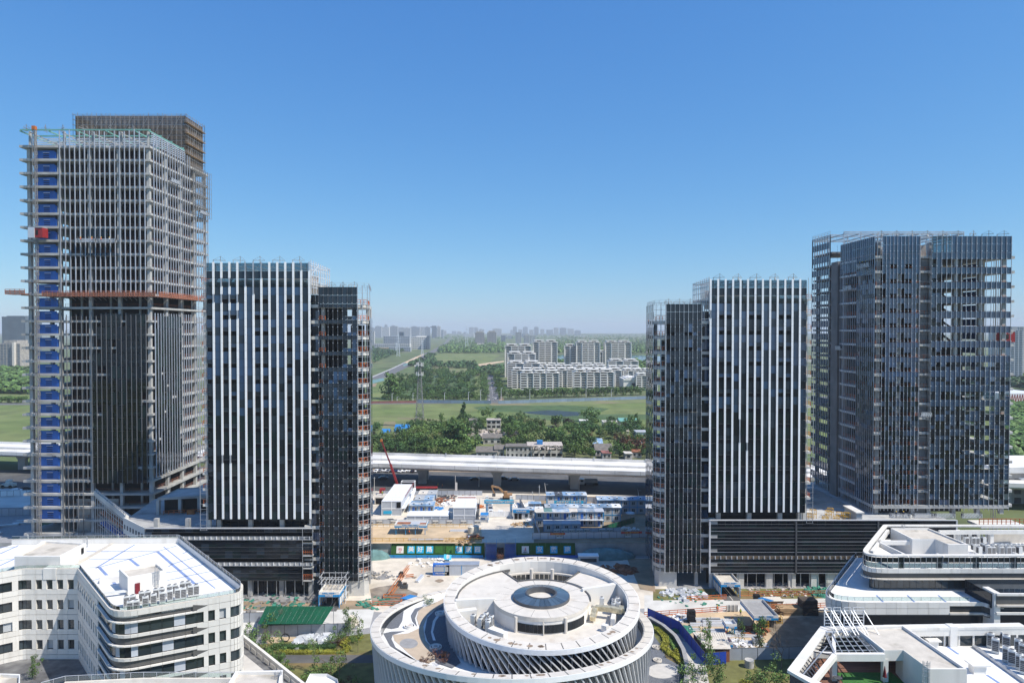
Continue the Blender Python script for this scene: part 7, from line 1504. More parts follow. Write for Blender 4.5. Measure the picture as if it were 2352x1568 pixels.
# --- vehicles
def car_proto(m):
 t = thing('parked_car', (0, 0, 0), 'car', 'car'); prof = [(-2.2, .35), (-2.25, .75), (-1.9, .95), (-1.35, 1.0), (-.75, 1.42), (.75, 1.45), (1.45, 1.0), (2.1, .9), (2.25, .6), (2.2, .35)]
 b = MB(); k = len(prof)
 for y, s in ((-.86, 1), (-.8, 1), (.8, 1), (.86, 1)):
  for x, z in prof: b.v.append((x, y*(0.84 if z > 1.1 else 1), z))
 for r in range(3):
  for i in range(k-1): b.f.append([r*k+i, (r+1)*k+i, (r+1)*k+i+1, r*k+i+1]); b.m.append(0)
  b.f.append([r*k+k-1, (r+1)*k+k-1, (r+1)*k, r*k]); b.m.append(0)
 b.f.append(list(range(k))[::-1]); b.m.append(0); b.f.append([3*k+i for i in range(k)]); b.m.append(0); b.build('body', m, t)
 for y in (-.79, .79): w_ = MB(); w_.poly([(-1.15, y*1.045, 1.02), (1.2, y*1.045, 1.02), (.7, y*.93, 1.36), (-.7, y*.93, 1.36)], flip=y > 0); w_.build('side_window', 'car_black', t)
 w_ = MB(); w_.poly([(1.47, -.66, 1.03), (1.47, .66, 1.03), (.82, .6, 1.43), (.82, -.6, 1.43)]); w_.build('windscreen', 'car_black', t); w_ = MB(); w_.poly([(-1.37, .66, 1.03), (-1.37, -.66, 1.03), (-.84, -.6, 1.40), (-.84, .6, 1.40)]); w_.build('rear_window', 'car_black', t)
 for x in (-1.35, 1.4):
  for y in (-.82, .82): MB().tube((x, y-.1, .33), (x, y+.1, .33), .33, .33, 12).build('wheel', 'tyre', t)
 for y in (-.6, .6): MB().box(2.16, y-.18, .6, 2.27, y+.18, .75).build('headlight', 'white_metal', t); MB().box(-2.27, y-.18, .7, -2.18, y+.18, .85).build('tail_light', 'red_paint', t)
 return t
protos = {m: car_proto(m) for m in ('car_white', 'car_black', 'car_grey', 'car_blue')}
used = set()
def put_car(m, loc, rz, label, group=None):
 o = protos[m] if m not in used else copy_tree(protos[m]); used.add(m); o.location = loc; o.rotation_euler.z = rz; o['label'] = label
 if group: o['group'] = group
 elif 'group' in o: del o['group']
 return o
cols = ['car_white', 'car_white', 'car_black', 'car_grey', 'car_white', 'car_blue', 'car_white', 'car_black', 'car_white', 'car_grey']
for i in range(13):
 a = atZ(865+i*9.4, 1084-(i % 3)*.8, UPZ); m = cols[(i*3) % 10]; put_car(m, (a.x, a.y, UPZ), R(75+rs.uniform(-4, 4)), '%s car in the row parked beyond the viaduct, %s from the striped tower' % (m[4:], ordinal(i)), 'cars parked beyond the viaduct')
for i, (px, py, m, rz, lb) in enumerate(((1126, 1164, 'car_white', 90, 'white car parked inside the gate, rearmost'), (1126.5, 1171, 'car_grey', 90, 'grey car parked inside the gate, middle one'), (1127.5, 1179, 'car_white', 90, 'white car parked just behind the gate leaves'), (1150, 1181, 'car_white', 90, 'white car behind the gate middle'), (1155, 1101, 'car_black', 5, 'black car under the viaduct beside the second pier'), (1181, 1103, 'car_grey', 0, 'dark grey car under the viaduct right of the black one'), (1090, 1102, 'car_black', 10, 'black car under the viaduct near the piers, by itself'), (880, 1100, 'car_blue', 15, 'dark blue car under the viaduct near the striped tower'), (896, 1201, 'car_black', 4, 'black car behind the poster fence'), (36, 1129, 'car_white', 15, 'white car on the street beside the concrete tower'), (8, 1137, 'car_blue', 15, 'dark blue car at the picture edge beside the concrete tower'), (60, 1124, 'car_black', 15, 'black car half hidden by the concrete tower'), (1080, 1184, 'car_grey', 90, 'grey car hidden behind the container block'))):
 a = atZ(px, py, UPZ); put_car(m, (a.x, a.y, UPZ), R(rz), lb)
def truck(name, label, a, rz, cabm, bed, L=9, bedm='red_paint'):
 t = thing(name, tuple(a), label, 'truck'); ca, sa = math.cos(rz), math.sin(rz); P = lambda u, v, h: (a.x+u*ca-v*sa, a.y+u*sa+v*ca, a.z+h)
 MB().obox(P(0, 0, .95), (L, 2.3, .3), rz).build('chassis', 'steel_dark', t)
 if cabm: MB().obox(P(-L/2-.9, 0, 1.6), (2.0, 2.4, 2.2), rz).build('cab', cabm, t); MB().obox(P(-L/2-1.92, 0, 2.0), (.06, 2.0, .9), rz).build('windscreen', 'car_black', t); MB().obox(P(-L/2-.9, -1.22, 2.0), (1.2, .05, .8), rz).build('cab_window', 'car_black', t)
 if bed == 'flat': MB().obox(P(0, 0, 1.3), (L, 2.5, .35), rz).build('deck', bedm, t)
 else:
  MB().obox(P(.2, 0, 1.3), (L-.6, 2.4, .15), rz).build('bed_floor', bedm, t)
  for v in (-1.2, 1.2): MB().obox(P(.2, v, 1.9), (L-.6, .1, 1.2), rz).build('bed_side', bedm, t)
  MB().obox(P(L/2-.2, 0, 1.9), (.1, 2.4, 1.2), rz).build('tailgate', bedm, t)
 for u in (-L*.42, L*.2, L*.32, L*.44):
  for v in (-1.05, 1.05): p, q = P(u, v-.15, .48), P(u, v+.15, .48); MB().tube(p, q, .48, .48, 12).build('wheel', 'tyre', t)
 return t
truck('flatbed_trailer', 'red flatbed trailer parked before the viaduct', atZ(973, 1126, UPZ), 0, None, 'flat', 11.5); truck('dump_truck', 'grey dump truck with white cab in the viaduct shade', atZ(1357, 1113, UPZ), 0, 'car_white', 'box', 6, 'hut_wall')
# truck crane behind the container office
t = thing('truck_crane', (-45.6, 276, UPZ), 'red truck crane with dark boom rising behind the white container office', 'crane'); MB().box(-52, 275, UPZ+.6, -40, 277.6, UPZ+1.5).build('carrier', 'steel_dark', t); MB().box(-53.6, 275, UPZ+.6, -51.6, 277.6, UPZ+2.6).build('cab', 'red_paint', t); MB().box(-47, 275.2, UPZ+1.5, -43.5, 277.4, UPZ+4).build('turret', 'red_paint', t)
p0, p1, p2_ = atY(913, 1113, 276), atY(897, 1066, 276), atY(876, 1012, 276); MB().bar(p0, p1, .7, .8).build('boom_base', 'red_paint', t); MB().bar(p1, p2_, .45, .5).build('boom_tip', 'maroon', t); MB().box(p2_.x-.4, p2_.y-.4, p2_.z-.3, p2_.x+.4, p2_.y+.4, p2_.z+.6).build('boom_head', 'orange_paint', t); MB().bar(p2_, (p2_.x-.2, p2_.y, p2_.z-9), .05).build('hoist_rope', 'steel_dark', t)
for x in (-52.5, -49, -45, -42):
 for y in (275.1, 277.5): MB().tube((x, y-.2, UPZ+.55), (x, y+.2, UPZ+.55), .55, .55, 12).build('wheel', 'tyre', t)
t = thing('container_module', (-42.5, 279.5, UPZ), 'white framed container module standing behind the container office', 'container'); a = atZ(931, 1127, UPZ); fr = MB(); x0, x1, y0, y1, z0, z1 = -45.4, -40.0, 279, 281.6, UPZ+1.6, UPZ+4.6
for x in (x0, x1):
 for y in (y0, y1): fr.box(x-.12, y-.12, z0, x+.12, y+.12, z1)
for z in (z0, z1):
 for y in (y0, y1): fr.box(x0, y-.12, z-.12, x1, y+.12, z+.12)
 for x in (x0, x1): fr.box(x-.12, y0, z-.12, x+.12, y1, z+.12)
fr.build('frame', 'white_metal', t); MB().box(x0+.1, y0+1.2, z0+.1, x1-.1, y0+1.3, z1-.1).build('window_wall', 'glass_clear', t); MB().box(x0, y0, UPZ, x1, y1, z0-.12).build('plinth', 'hut_wall', t)
# excavator
a = atZ(1166, 1146, UPZ); t = thing('excavator', tuple(a), 'tan excavator with arched arm behind the site gate', 'excavator'); MB().box(a.x-1.6, a.y-1.4, UPZ+1.0, a.x+1.8, a.y+1.4, UPZ+2.2).build('house', 'excavator', t); MB().box(a.x-1.4, a.y-1.4, UPZ+2.2, a.x-.1, a.y-.2, UPZ+3.4).build('cab', 'excavator', t); MB().box(a.x-1.46, a.y-1.3, UPZ+2.4, a.x-1.38, a.y-.3, UPZ+3.3).build('cab_window', 'car_black', t)
for y in (-1.2, 1.2): MB().box(a.x-2, a.y+y-.35, UPZ, a.x+2, a.y+y+.35, UPZ+.95).build('track', 'tyre', t)
b1 = a+Vector((-1.0, 0, 2)); b2 = a+Vector((-3.4, 0, 4.6)); b3 = a+Vector((-6.4, 0, 5.3)); b4 = a+Vector((-5.2, 0, 2.2)); MB().bar(b1, b2, .5, .7).build('boom', 'excavator', t); MB().bar(b2, b3, .5, .65).build('boom_upper', 'excavator', t); MB().bar(b3, b4, .4, .5).build('arm', 'excavator', t); MB().box(b4.x-.9, b4.y-.6, b4.z-1.0, b4.x+.4, b4.y+.6, b4.z).build('bucket', 'steel_dark', t)
a = atZ(20, 1120, UPZ); t = thing('wheel_loader', tuple(a), 'dusty loader on the yard beside the concrete tower', 'loader'); MB().box(a.x-2, a.y-1.3, UPZ+.8, a.x+2.6, a.y+1.3, UPZ+2).build('body', 'roof_beige', t); MB().box(a.x-.6, a.y-1, UPZ+2, a.x+1, a.y+1, UPZ+3.4).build('cab', 'ivory', t); MB().box(a.x-4, a.y-1.4, UPZ+.3, a.x-2.4, a.y+1.4, UPZ+1.4).build('bucket', 'timber', t)
for x in (-1.5, 1.6):
 for y in (-1.2, 1.2): MB().tube((a.x+x, a.y+y-.3, UPZ+.75), (a.x+x, a.y+y+.3, UPZ+.75), .75, .75, 12).build('wheel', 'tyre', t)
fence('blue-grey hoarding on the yard left of the concrete tower', (-205, 243), (-158, 248), 2.4, UPZ, m='fence_grey'); fence('white hoarding along the street left of the concrete tower', (-215, 272), (-160, 280), 2.2, UPZ, m='white_metal')
for i in range(6): bundle('steel_bundle', 'pile of pipes in the shaded yard left of the concrete tower, %s from the street' % ordinal(i), Vector((-172+rs.uniform(-6, 6), 238-i*3.2, UPZ)), 8, 5, R(20+rs.uniform(-8, 8)), 'steel', group='pipe piles left of the concrete tower')
# --- people
def person_mesh(pose):
 J = {'pel': (0, 0, .95), 'chest': (0, .02, 1.32), 'neck': (0, .01, 1.5), 'head': (0, -.02, 1.64), 'top': (0, -.01, 1.74), 'hl': (-.1, 0, .9), 'kl': (-.13, -.03, .5), 'al': (-.14, .05, .08), 'tl': (-.14, -.14, .03), 'hr': (.1, 0, .9), 'kr': (.12, -.05, .5), 'ar': (.13, .02, .08), 'tr': (.14, -.17, .03), 'sl': (-.2, .02, 1.43), 'el': (-.27, .03, 1.15), 'wl': (-.25, -.1, .92), 'fl': (-.24, -.16, .84), 'sr': (.2, .02, 1.43), 'er': (.27, .03, 1.15), 'wr': (.25, -.1, .92), 'fr': (.24, -.16, .84)}
 if pose == 'walk': J.update(kl=(-.12, -.2, .52), al=(-.12, -.1, .1), tl=(-.12, -.3, .05), kr=(.12, .1, .5), ar=(.12, .35, .14), tr=(.12, .2, .04), wl=(-.25, .1, .95), fl=(-.25, .12, .86), wr=(.25, -.22, 1.0), fr=(.24, -.3, .93))
 if pose == 'reach': J.update(wl=(-.2, -.4, 1.25), el=(-.26, -.15, 1.2), fl=(-.18, -.48, 1.27), wr=(.2, -.4, 1.3), er=(.26, -.15, 1.22), fr=(.18, -.48, 1.32), chest=(0, -.05, 1.3), neck=(0, -.08, 1.47), head=(0, -.12, 1.6), top=(0, -.12, 1.71))
 if pose == 'bend': J.update(chest=(0, -.28, 1.15), neck=(0, -.42, 1.22), head=(0, -.54, 1.24), top=(0, -.64, 1.26), sl=(-.2, -.34, 1.17), sr=(.2, -.34, 1.17), el=(-.22, -.45, .9), er=(.22, -.45, .9), wl=(-.18, -.55, .65), wr=(.18, -.55, .65), fl=(-.16, -.58, .56), fr=(.16, -.58, .56))
 rad = {'pel': .15, 'chest': .17, 'neck': .065, 'head': .105, 'top': .08, 'hl': .1, 'kl': .075, 'al': .05, 'tl': .045, 'hr': .1, 'kr': .075, 'ar': .05, 'tr': .045, 'sl': .085, 'el': .06, 'wl': .042, 'fl': .045, 'sr': .085, 'er': .06, 'wr': .042, 'fr': .045}
 ks = list(J); me = bpy.data.meshes.new('body'); E = [('pel', 'chest'), ('chest', 'neck'), ('neck', 'head'), ('head', 'top'), ('pel', 'hl'), ('hl', 'kl'), ('kl', 'al'), ('al', 'tl'), ('pel', 'hr'), ('hr', 'kr'), ('kr', 'ar'), ('ar', 'tr'), ('chest', 'sl'), ('sl', 'el'), ('el', 'wl'), ('wl', 'fl'), ('chest', 'sr'), ('sr', 'er'), ('er', 'wr'), ('wr', 'fr')]
 me.from_pydata([J[k] for k in ks], [(ks.index(a), ks.index(b)) for a, b in E], []); o = bpy.data.objects.new('body', me); COL.objects.link(o)
 o.modifiers.new('s', 'SKIN');
 for i, k in enumerate(ks): me.skin_vertices[0].data[i].radius = (rad[k], rad[k]*(.75 if k in ('chest', 'pel') else 1)); me.skin_vertices[0].data[i].use_root = k == 'pel'
 o.modifiers.new('d', 'SUBSURF').levels = 1; COL.objects.unlink(o)
 r = bake(o); bpy.data.objects.remove(o); r.name = 'body'
 for m in ('cloth_dark', 'skin'): r.materials.append(MATS[m])
 for p in r.polygons: p.material_index = 1 if (p.center.z > 1.5 and pose != 'bend') else 0; p.use_smooth = True
 return r, J
PM = {p: person_mesh(p) for p in ('stand', 'walk', 'reach', 'bend')}
def person(loc, rz, pose, vest, helm, label):
 t = thing('person', loc, label, 'person'); me, J = PM[pose]; b = bpy.data.objects.new('body', me); COL.objects.link(b); b.parent = t; c = Vector(J['chest']); p = Vector(J['pel']); h = Vector(J['head']); tp = Vector(J['top'])
 v = MB(); v.tube(p.lerp(c, .1), c.lerp(Vector(J['neck']), .45), .19, .22, 10); vo = v.build('vest', vest, None); vo.parent = t
 hm = MB(); hm.blob(h.lerp(tp, .75), (.15, .16, .11), 10, 6); hm.tube(h.lerp(tp, .45)+Vector((0, 0, .0)), h.lerp(tp, .55), .18, .17, 10); ho = hm.build('helmet', helm, None); ho.parent = t
 t.rotation_euler.z = rz; return t
for (px, py, z, rz, pose, vest, helm, lb) in ((1647, 1405, 0, 40, 'walk', 'vest_orange', 'helmet_yellow', 'person in orange vest and yellow helmet walking on the site road'), (1701, 1413, 0, 10, 'stand', 'vest_yellow', 'helmet_yellow', 'person in yellow vest standing by the gas bottles'), (1623, 1460, 0, -60, 'bend', 'vest_orange', 'helmet_yellow', 'person in orange vest bending over steel sections'), (1666, 1460, 0, 60, 'bend', 'vest_orange', 'helmet_yellow', 'person in orange vest bending under the small canopy'), (1680, 1428, 0, 20, 'bend', 'vest_orange', 'helmet_yellow', 'person in orange vest bent low at the canopy shade'), (878, 1137, UPZ+2.9, 0, 'stand', 'vest_yellow', 'helmet_white', 'person in yellow vest on the roof beside the container office'), (1016, 1121, UPZ, 90, 'walk', 'vest_orange', 'helmet_yellow', 'person in orange vest walking by the red trailer'), (1006, 1119, UPZ, 90, 'walk', 'vest_yellow', 'helmet_yellow', 'person in yellow vest walking in the viaduct shade'), (940, 1228, UPZ, 0, 'stand', 'vest_orange', 'helmet_yellow', 'person in orange beneath the rust-patched canopy'), (1386, 1180, UPZ+2.62, 0, 'stand', 'cloth_white', 'cloth_dark', 'person in white shirt on the dormitory gallery')):
 a = atZ(px, py, z); person((a.x, a.y, z), R(rz), pose, vest, helm, lb)
a = atZ(878, 1137, UPZ);
t = thing('storage_box', (-50.2, 268, UPZ), 'brown box room with flat roof beside the container office', 'box room'); q = atZ(878, 1137, UPZ+2.9); MB().box(q.x-2.4, q.y-3, UPZ, q.x+2.4, q.y+3, UPZ+2.9).build('walls', 'roof_beige', t); MB().box(q.x-1.9, q.y-3.05, UPZ+.3, q.x+1.9, q.y-2.98, UPZ+2.5).build('opening', 'dark_hole', t)
for i, (x, y, z, rz, v) in enumerate(((-134.4, 213.4, T1TOP-S*7-.92, 0, 'vest_orange'), (-130.9, 213.4, T1TOP-S*7-.92, 10, 'vest_orange'), (-128.0, 213.4, T1TOP-S*7-1.02, 0, 'vest_orange'), (-125.4, 213.4, T1TOP-S*7-1.02, 0, 'cloth_white'))): person((x, y, z), R(180+rz), 'reach', v, 'helmet_yellow', 'person on the concrete tower work platforms, %s along' % ordinal(i))
for i, (x, y, z) in enumerate(((GX0-1, 198.4, GT-8.5), (GX0-1, 200.2, GT-8.5), (GX0-1, 201.8, GT-8.5), (GX0-1, 209.4, GT-14.4))): person((x, y, z), R(-90), 'reach', 'cloth_dark', 'helmet_yellow', 'person in dark clothes on the wide glass tower platforms, %s from the front corner' % ordinal(i))
for i, x in enumerate((107, 109)): person((x, 189.5, 18.7), R(180), 'stand', 'cloth_dark', 'helmet_yellow', 'person in dark clothes and yellow helmet on the parapet platform, %s' % ('nearer the kiosk' if i == 0 else 'away from the kiosk'))
# === viaduct
vd = thing('viaduct', (0, 300, UPZ), 'long pale concrete viaduct with parapets crossing behind the building site', 'viaduct')
VN, VF = lambda x: 290.0-.125*x*.9, lambda x: 319.0-.125*x*.9
def vslab(name, m, x0, x1, o0, o1, z0, z1):
 f = lambda x, o: 280.0-.155*x+o*.86
 return MB().prism([(x0, f(x0, o0)), (x1, f(x1, o0)), (x1, f(x1, o1)), (x0, f(x0, o1))], z0, z1).build(name, m, vd)
span = 32.6
for k in range(-14, 14):
 x0, x1 = -39+span*k+.04, -39+span*(k+1)-.04
 k2 = MB(); f = lambda x, o: 280.0-.155*x+o*.86
 sec = [(0, 13.2), (0, 12.6), (4.5, 11.9), (8, 10.6), (21, 10.6), (24.5, 11.9), (29, 12.6), (29, 13.2)]
 n = len(sec)
 for x in (x0, x1): k2.v += [(x, f(x, o), z) for o, z in sec]
 for i in range(n): j = (i+1) % n; k2.f.append([i, n+i, n+j, j]); k2.m.append(0)
 k2.f.append(list(range(n))); k2.m.append(0); k2.f.append([n+i for i in range(n)][::-1]); k2.m.append(0)
 k2.build('deck_girder', 'viaduct', vd)
 vslab('parapet', 'viaduct', x0, x1, -.15, .25, 12.9, 14.35); vslab('parapet', 'viaduct', x0, x1, 28.75, 29.15, 12.9, 14.35); [vslab('shadow_line', 'asphalt_far', x0, x1, o, o+.35, 13.24, 13.26) for o in (1.0, 13.6, 15.2)]; vslab('median_barrier', 'viaduct', x0, x1, 14.2, 14.7, 13.2, 14.1); vslab('road_deck', 'viaduct', x0, x1, .26, 28.74, 13.2, 13.24)  # grey strips beside parapet and median are shadow lines painted on the deck
 for q in range(3): vslab('parapet_joint', 'concrete', x0+5+q*10, x0+5.15+q*10, -.18, -.1, 12.7, 14.38)
 px_ = -39+span*k
 if -260 < px_ < 260:
  y = f(px_, 0)
  for o in (9.2, 17.2):
   pm = MB()
   for (za, wa), (zb_, wb_) in (((UPZ, 1.7), (8.6, 1.7)), ((8.6, 1.7), (10.7, 2.9))):
    q = len(pm.v); cx, cy = px_, y+o+1.3
    pm.v += [(cx-wa, cy-1.1, za), (cx+wa, cy-1.1, za), (cx+wa, cy+1.1, za), (cx-wa, cy+1.1, za), (cx-wb_, cy-1.1, zb_), (cx+wb_, cy-1.1, zb_), (cx+wb_, cy+1.1, zb_), (cx-wb_, cy+1.1, zb_)]
    for t_ in ((0,3,2,1),(4,5,6,7),(0,1,5,4),(1,2,6,5),(2,3,7,6),(3,0,4,7)): pm.f.append([q+i for i in t_]); pm.m.append(0)
   pm.build('pier', 'concrete', vd)
for i in range(5): x = -30+i*22; f = lambda x, o: 280.0-.155*x+o*.86; MB().box(x-.2, f(x, 28.6), 13.2, x+.2, f(x, 29), 15.0).build('parapet_post', 'steel', vd)
fence('white hoarding behind the viaduct shade', (-32, 326), (52, 318), 2.2, UPZ, m='ivory', step=3.2)
# === countryside
def fld(name, m, px, l=.03): return ground(name, m, px, UPZ)
fld('meadow', 'field', [(-200, 935), (700, 935), (1180, 928), (1600, 918), (2600, 915), (2600, 1046), (1500, 1040), (850, 1030), (-200, 1036)])
fld('meadow', 'field', [(840, 924), (1120, 928), (1110, 950), (1140, 975), (1000, 985), (840, 1010)])
fld('meadow_strip', 'field_pale', [(915, 957), (1040, 964), (1042, 968), (912, 962)])
fld('vegetable_plot', 'field_pale', [(883, 968), (908, 967), (912, 990), (875, 993)])
fld('reed_bed', 'field_dark', [(1085, 935), (1140, 930), (1240, 928), (1330, 932), (1400, 938), (1380, 946), (1300, 945), (1190, 946), (1110, 945)])
fld('reed_bed', 'field_dark', [(1190, 950), (1290, 955), (1420, 950), (1484, 952), (1484, 962), (1350, 972), (1230, 962)])
pw_ = ground('pond', 'pond', [(1200, 946), (1260, 941.5), (1335, 946), (1330, 954), (1300, 956), (1215, 950)], UPZ)
fld('bare_strip', 'field_pale', [(1120, 925), (1484, 917), (1484, 924), (1250, 931), (1130, 931)])
fld('grass_block', 'field', [(848, 872), (985, 855), (1114, 866), (1118, 918), (848, 922)])
fld('orchard_ground', 'field_dark', [(905, 880), (1090, 850), (1090, 910), (900, 916)])
fld('far_field', 'field', [(1000, 812), (1080, 809), (1150, 815), (1120, 834), (960, 838)])
fld('plough_strip', 'dirt', [(1098, 838), (1135, 836), (1150, 846), (1098, 847)])
fld('plough_strip', 'field_pale', [(1000, 840), (1110, 848), (1110, 862), (985, 856)])
fld('bare_earth', 'dirt', [(1000, 868), (1035, 868), (1038, 873), (1003, 874)]); fld('bare_earth', 'dirt', [(848, 882), (866, 880), (862, 888), (846, 888)])
fld('water_channel', 'net_teal', [(995, 862), (1085, 862), (1085, 865), (995, 866)])
fld('dirt_track', 'sand', [(1098, 836), (1125, 832), (1158, 828), (1158, 831), (1128, 836), (1100, 839.5)])
fld('side_road', 'asphalt_far', [(1119.6, 921), (1147, 921), (1136, 861), (1114.5, 861)])
fld('cross_road', 'asphalt_far', [(-200, 926), (840, 924), (1170, 921), (1484, 913), (2600, 905), (2600, 909), (1484, 916.5), (1170, 925), (840, 928), (-200, 930)])
for i in range(9): y = 918-6.0*i*(1-.05*i); x = 1133.3-(921-y)*.14; fld('lane_mark', 'white_paint', [(x-.25, y), (x+.25, y), (x+.2, y-2), (x-.2, y-2)])
for i in range(7): x = 1123+i*3.2; fld('zebra_stripe', 'white_paint', [(x, 919.5), (x+1.5, 919.5), (x+1.5, 917.5), (x, 917.5)])
fld('kerb_triangle', 'dirt', [(1151, 905), (1158, 918), (1146, 920)])
fld('highway', 'asphalt_far', [(820, 878), (850, 866), (905, 844), (960, 818), (995, 803), (1020, 788), (1033, 774.5), (1036, 774.5), (1026, 789), (1005, 806), (975, 822), (930, 846), (890, 866), (850, 884)])
fld('highway_verge', 'concrete', [(848, 867), (905, 843), (955, 819), (956, 820), (907, 844.5), (850, 869)]); fld('roadworks_earth', 'sand', [(928, 832), (972, 812), (975, 814), (935, 834)]); fld('roadworks_earth', 'net_teal', [(846, 874), (880, 868), (885, 873), (850, 882)]); fld('roadworks_net', 'net_teal', [(925, 838), (958, 824), (960, 826), (928, 841)])
rv = ground('river', 'water', [(1180, 822), (1280, 815), (1400, 812), (1600, 822), (1600, 832), (1450, 833), (1380, 830), (1290, 833), (1180, 830)], UPZ)
ground('left_meadow', 'field', [(-300, 905), (80, 905), (80, 1034), (-300, 1034)], UPZ)
fence('pale blue hoarding along the cross road before the apartment quarter', tuple(atZ(1144, 927.5, UPZ)[:2]), tuple(atZ(1490, 916, UPZ)[:2]), 3.0, UPZ, m='fence_far', step=6)
fence('pale blue hoarding along the cross road left of the side road', tuple(atZ(958, 925, UPZ)[:2]), tuple(atZ(1128, 927, UPZ)[:2]), 3.0, UPZ, m='fence_far', step=6); fence('dark low wall along the cross road near the striped tower', tuple(atZ(848, 926, UPZ)[:2]), tuple(atZ(956, 925, UPZ)[:2]), 2.0, UPZ, m='brick_red', step=8)
# --- trees
def crown_mesh(name, shape, n, size, m, seed, gap=.0):
 r = random.Random(seed); mb = MB(); cl = []
 if shape == 'round': cl = [(Vector((r.gauss(0, .27), r.gauss(0, .27), .62+r.gauss(0, .17))), r.uniform(.13, .24)) for _ in range(16)]
 elif shape == 'wide': cl = [(Vector((r.gauss(0, .38), r.gauss(0, .38), .6+r.gauss(0, .13))), r.uniform(.13, .22)) for _ in range(20)]
 elif shape == 'tall': cl = [(Vector((r.gauss(0, .11), r.gauss(0, .11), .2+.72*i/15)), r.uniform(.09, .16)*(1.25-.6*i/15)) for i in range(16)]
 elif shape == 'spire': cl = [(Vector((r.gauss(0, .03), r.gauss(0, .03), .08+.9*i/17)), .20*(1-i/18)+.015) for i in range(18)]
 elif shape == 'bush': cl = [(Vector((r.gauss(0, .3), r.gauss(0, .3), max(.18, .45+r.gauss(0, .18)))), r.uniform(.16, .28)) for _ in range(12)]
 elif shape == 'sparse': cl = [(Vector((r.gauss(0, .2), r.gauss(0, .2), .62+r.gauss(0, .18))), r.uniform(.07, .13)) for _ in range(14)]
 for _ in range(n):
  c, rr = r.choice(cl); d = Vector((r.gauss(0, 1), r.gauss(0, 1), r.gauss(0, 1))).normalized(); p = c+d*rr*r.uniform(.55, 1.08)
  if p.z < .04: continue
  a = Vector((r.gauss(0, 1), r.gauss(0, 1), r.gauss(0, .6))).normalized(); nrm = (d+Vector((r.gauss(0, .5), r.gauss(0, .5), r.gauss(0, .5)))).normalized(); u = a.cross(nrm).normalized()*size*r.uniform(.6, 1.3); v = nrm.cross(u).normalized()*size*r.uniform(.5, 1.0)
  mb.poly([p-u*.9, p-v*.8, p+u, p+v*.9])
 return mb.mesh(name, m)
def trunk_mesh(name, r0, top, branches, seed, m='bark'):
 r = random.Random(seed); mb = MB(); mb.tube((0, 0, 0), (r.uniform(-.02, .02), r.uniform(-.02, .02), top*.55), r0, r0*.7, 7); mb.tube((0, 0, top*.53), (r.uniform(-.03, .03), 0, top), r0*.7, r0*.2, 6)
 for i in range(branches):
  z = top*(.35+.55*i/branches); a = r.uniform(0, 6.28); L = r.uniform(.14, .3)*(1.1-.5*i/branches); mb.tube((0, 0, z), (L*math.cos(a), L*math.sin(a), z+L*.8), r0*.4, r0*.1, 5)
 return mb.mesh(name, m)
KINDS = {}
for i in range(3):
 KINDS['broad%d' % i] = (trunk_mesh('trunk', .022, .7, 6, 40+i), crown_mesh('crown', 'round', 950, .052, ('leaf', 'leaf_dark', 'leaf_light')[i], 10+i))
 if i == 0: KINDS['olive'] = (trunk_mesh('trunk', .022, .7, 6, 47), crown_mesh('crown', 'round', 850, .05, 'leaf_olive', 17))
 KINDS['wide%d' % i] = (trunk_mesh('trunk', .028, .6, 7, 50+i), crown_mesh('crown', 'wide', 1100, .055, ('leaf_dark', 'leaf', 'leaf')[i], 20+i))
KINDS['tall'] = (trunk_mesh('trunk', .014, .85, 6, 60), crown_mesh('crown', 'tall', 800, .042, 'leaf', 30)); KINDS['spire'] = (trunk_mesh('trunk', .016, .8, 4, 61), crown_mesh('crown', 'spire', 1100, .036, 'leaf_dark', 31))
KINDS['street'] = (trunk_mesh('trunk', .016, .8, 5, 62), crown_mesh('crown', 'round', 700, .055, 'leaf', 33)); KINDS['purple'] = (trunk_mesh('trunk', .02, .6, 5, 63), crown_mesh('crown', 'bush', 700, .05, 'leaf_purple', 34)); KINDS['red'] = (trunk_mesh('trunk', .02, .6, 5, 64), crown_mesh('crown', 'bush', 600, .05, 'leaf_red', 35))
KINDS['bush'] = (trunk_mesh('stem', .02, .5, 5, 65), crown_mesh('crown', 'bush', 900, .045, 'leaf', 36)); KINDS['bush_y'] = (trunk_mesh('stem', .02, .4, 5, 66), crown_mesh('crown', 'bush', 900, .05, 'leaf_yellow', 37)); KINDS['sapling'] = (trunk_mesh('trunk', .010, .95, 14, 67, 'twig'), crown_mesh('crown', 'sparse', 420, .026, 'leaf_light', 38)); KINDS['young'] = (trunk_mesh('trunk', .010, .95, 12, 68), crown_mesh('crown', 'tall', 900, .026, 'leaf', 39)); KINDS['bare'] = (trunk_mesh('trunk', .012, .95, 26, 69, 'twig'), None)
def tree(kind, loc, h, label, w_=1.0, group=None, name=None, cat='tree', rng=rs):
 name = name or ('street_tree' if kind == 'street' else 'orchard_tree' if 'orchard' in label else 'leafy_tree')
 t = thing(name, loc, label, cat, group); tr, cr = KINDS[kind]
 for nm, me in (('trunk', tr), ('crown', cr)):
  if me is None: continue
  o = bpy.data.objects.new(nm, me); COL.objects.link(o); o.parent = t
 t.rotation_euler.z = rng.uniform(0, 6.28); t.scale = (h*w_, h*w_, h); return t
def twigs(loc, h, label):
 t = thing('bare_tree', loc, label, 'tree'); r = random.Random(sum(map(ord, label))); mb = MB()
 def grow(p, d, L, rad, k):
  q = p+d*L; mb.tube(p, q, rad, rad*.65, 5, cap=False)
  if k == 0: return
  for _ in range(3 if k > 1 else 4): grow(q, (d+Vector((r.gauss(0, .45), r.gauss(0, .45), r.gauss(.1, .3)))).normalized(), L*r.uniform(.6, .8), rad*.6, k-1)
 grow(Vector((0, 0, 0)), Vector((0, 0, 1)), h*.32, .012*h, 4)
 mb.build('branches', 'twig', None).parent = t; t.location = loc; return t
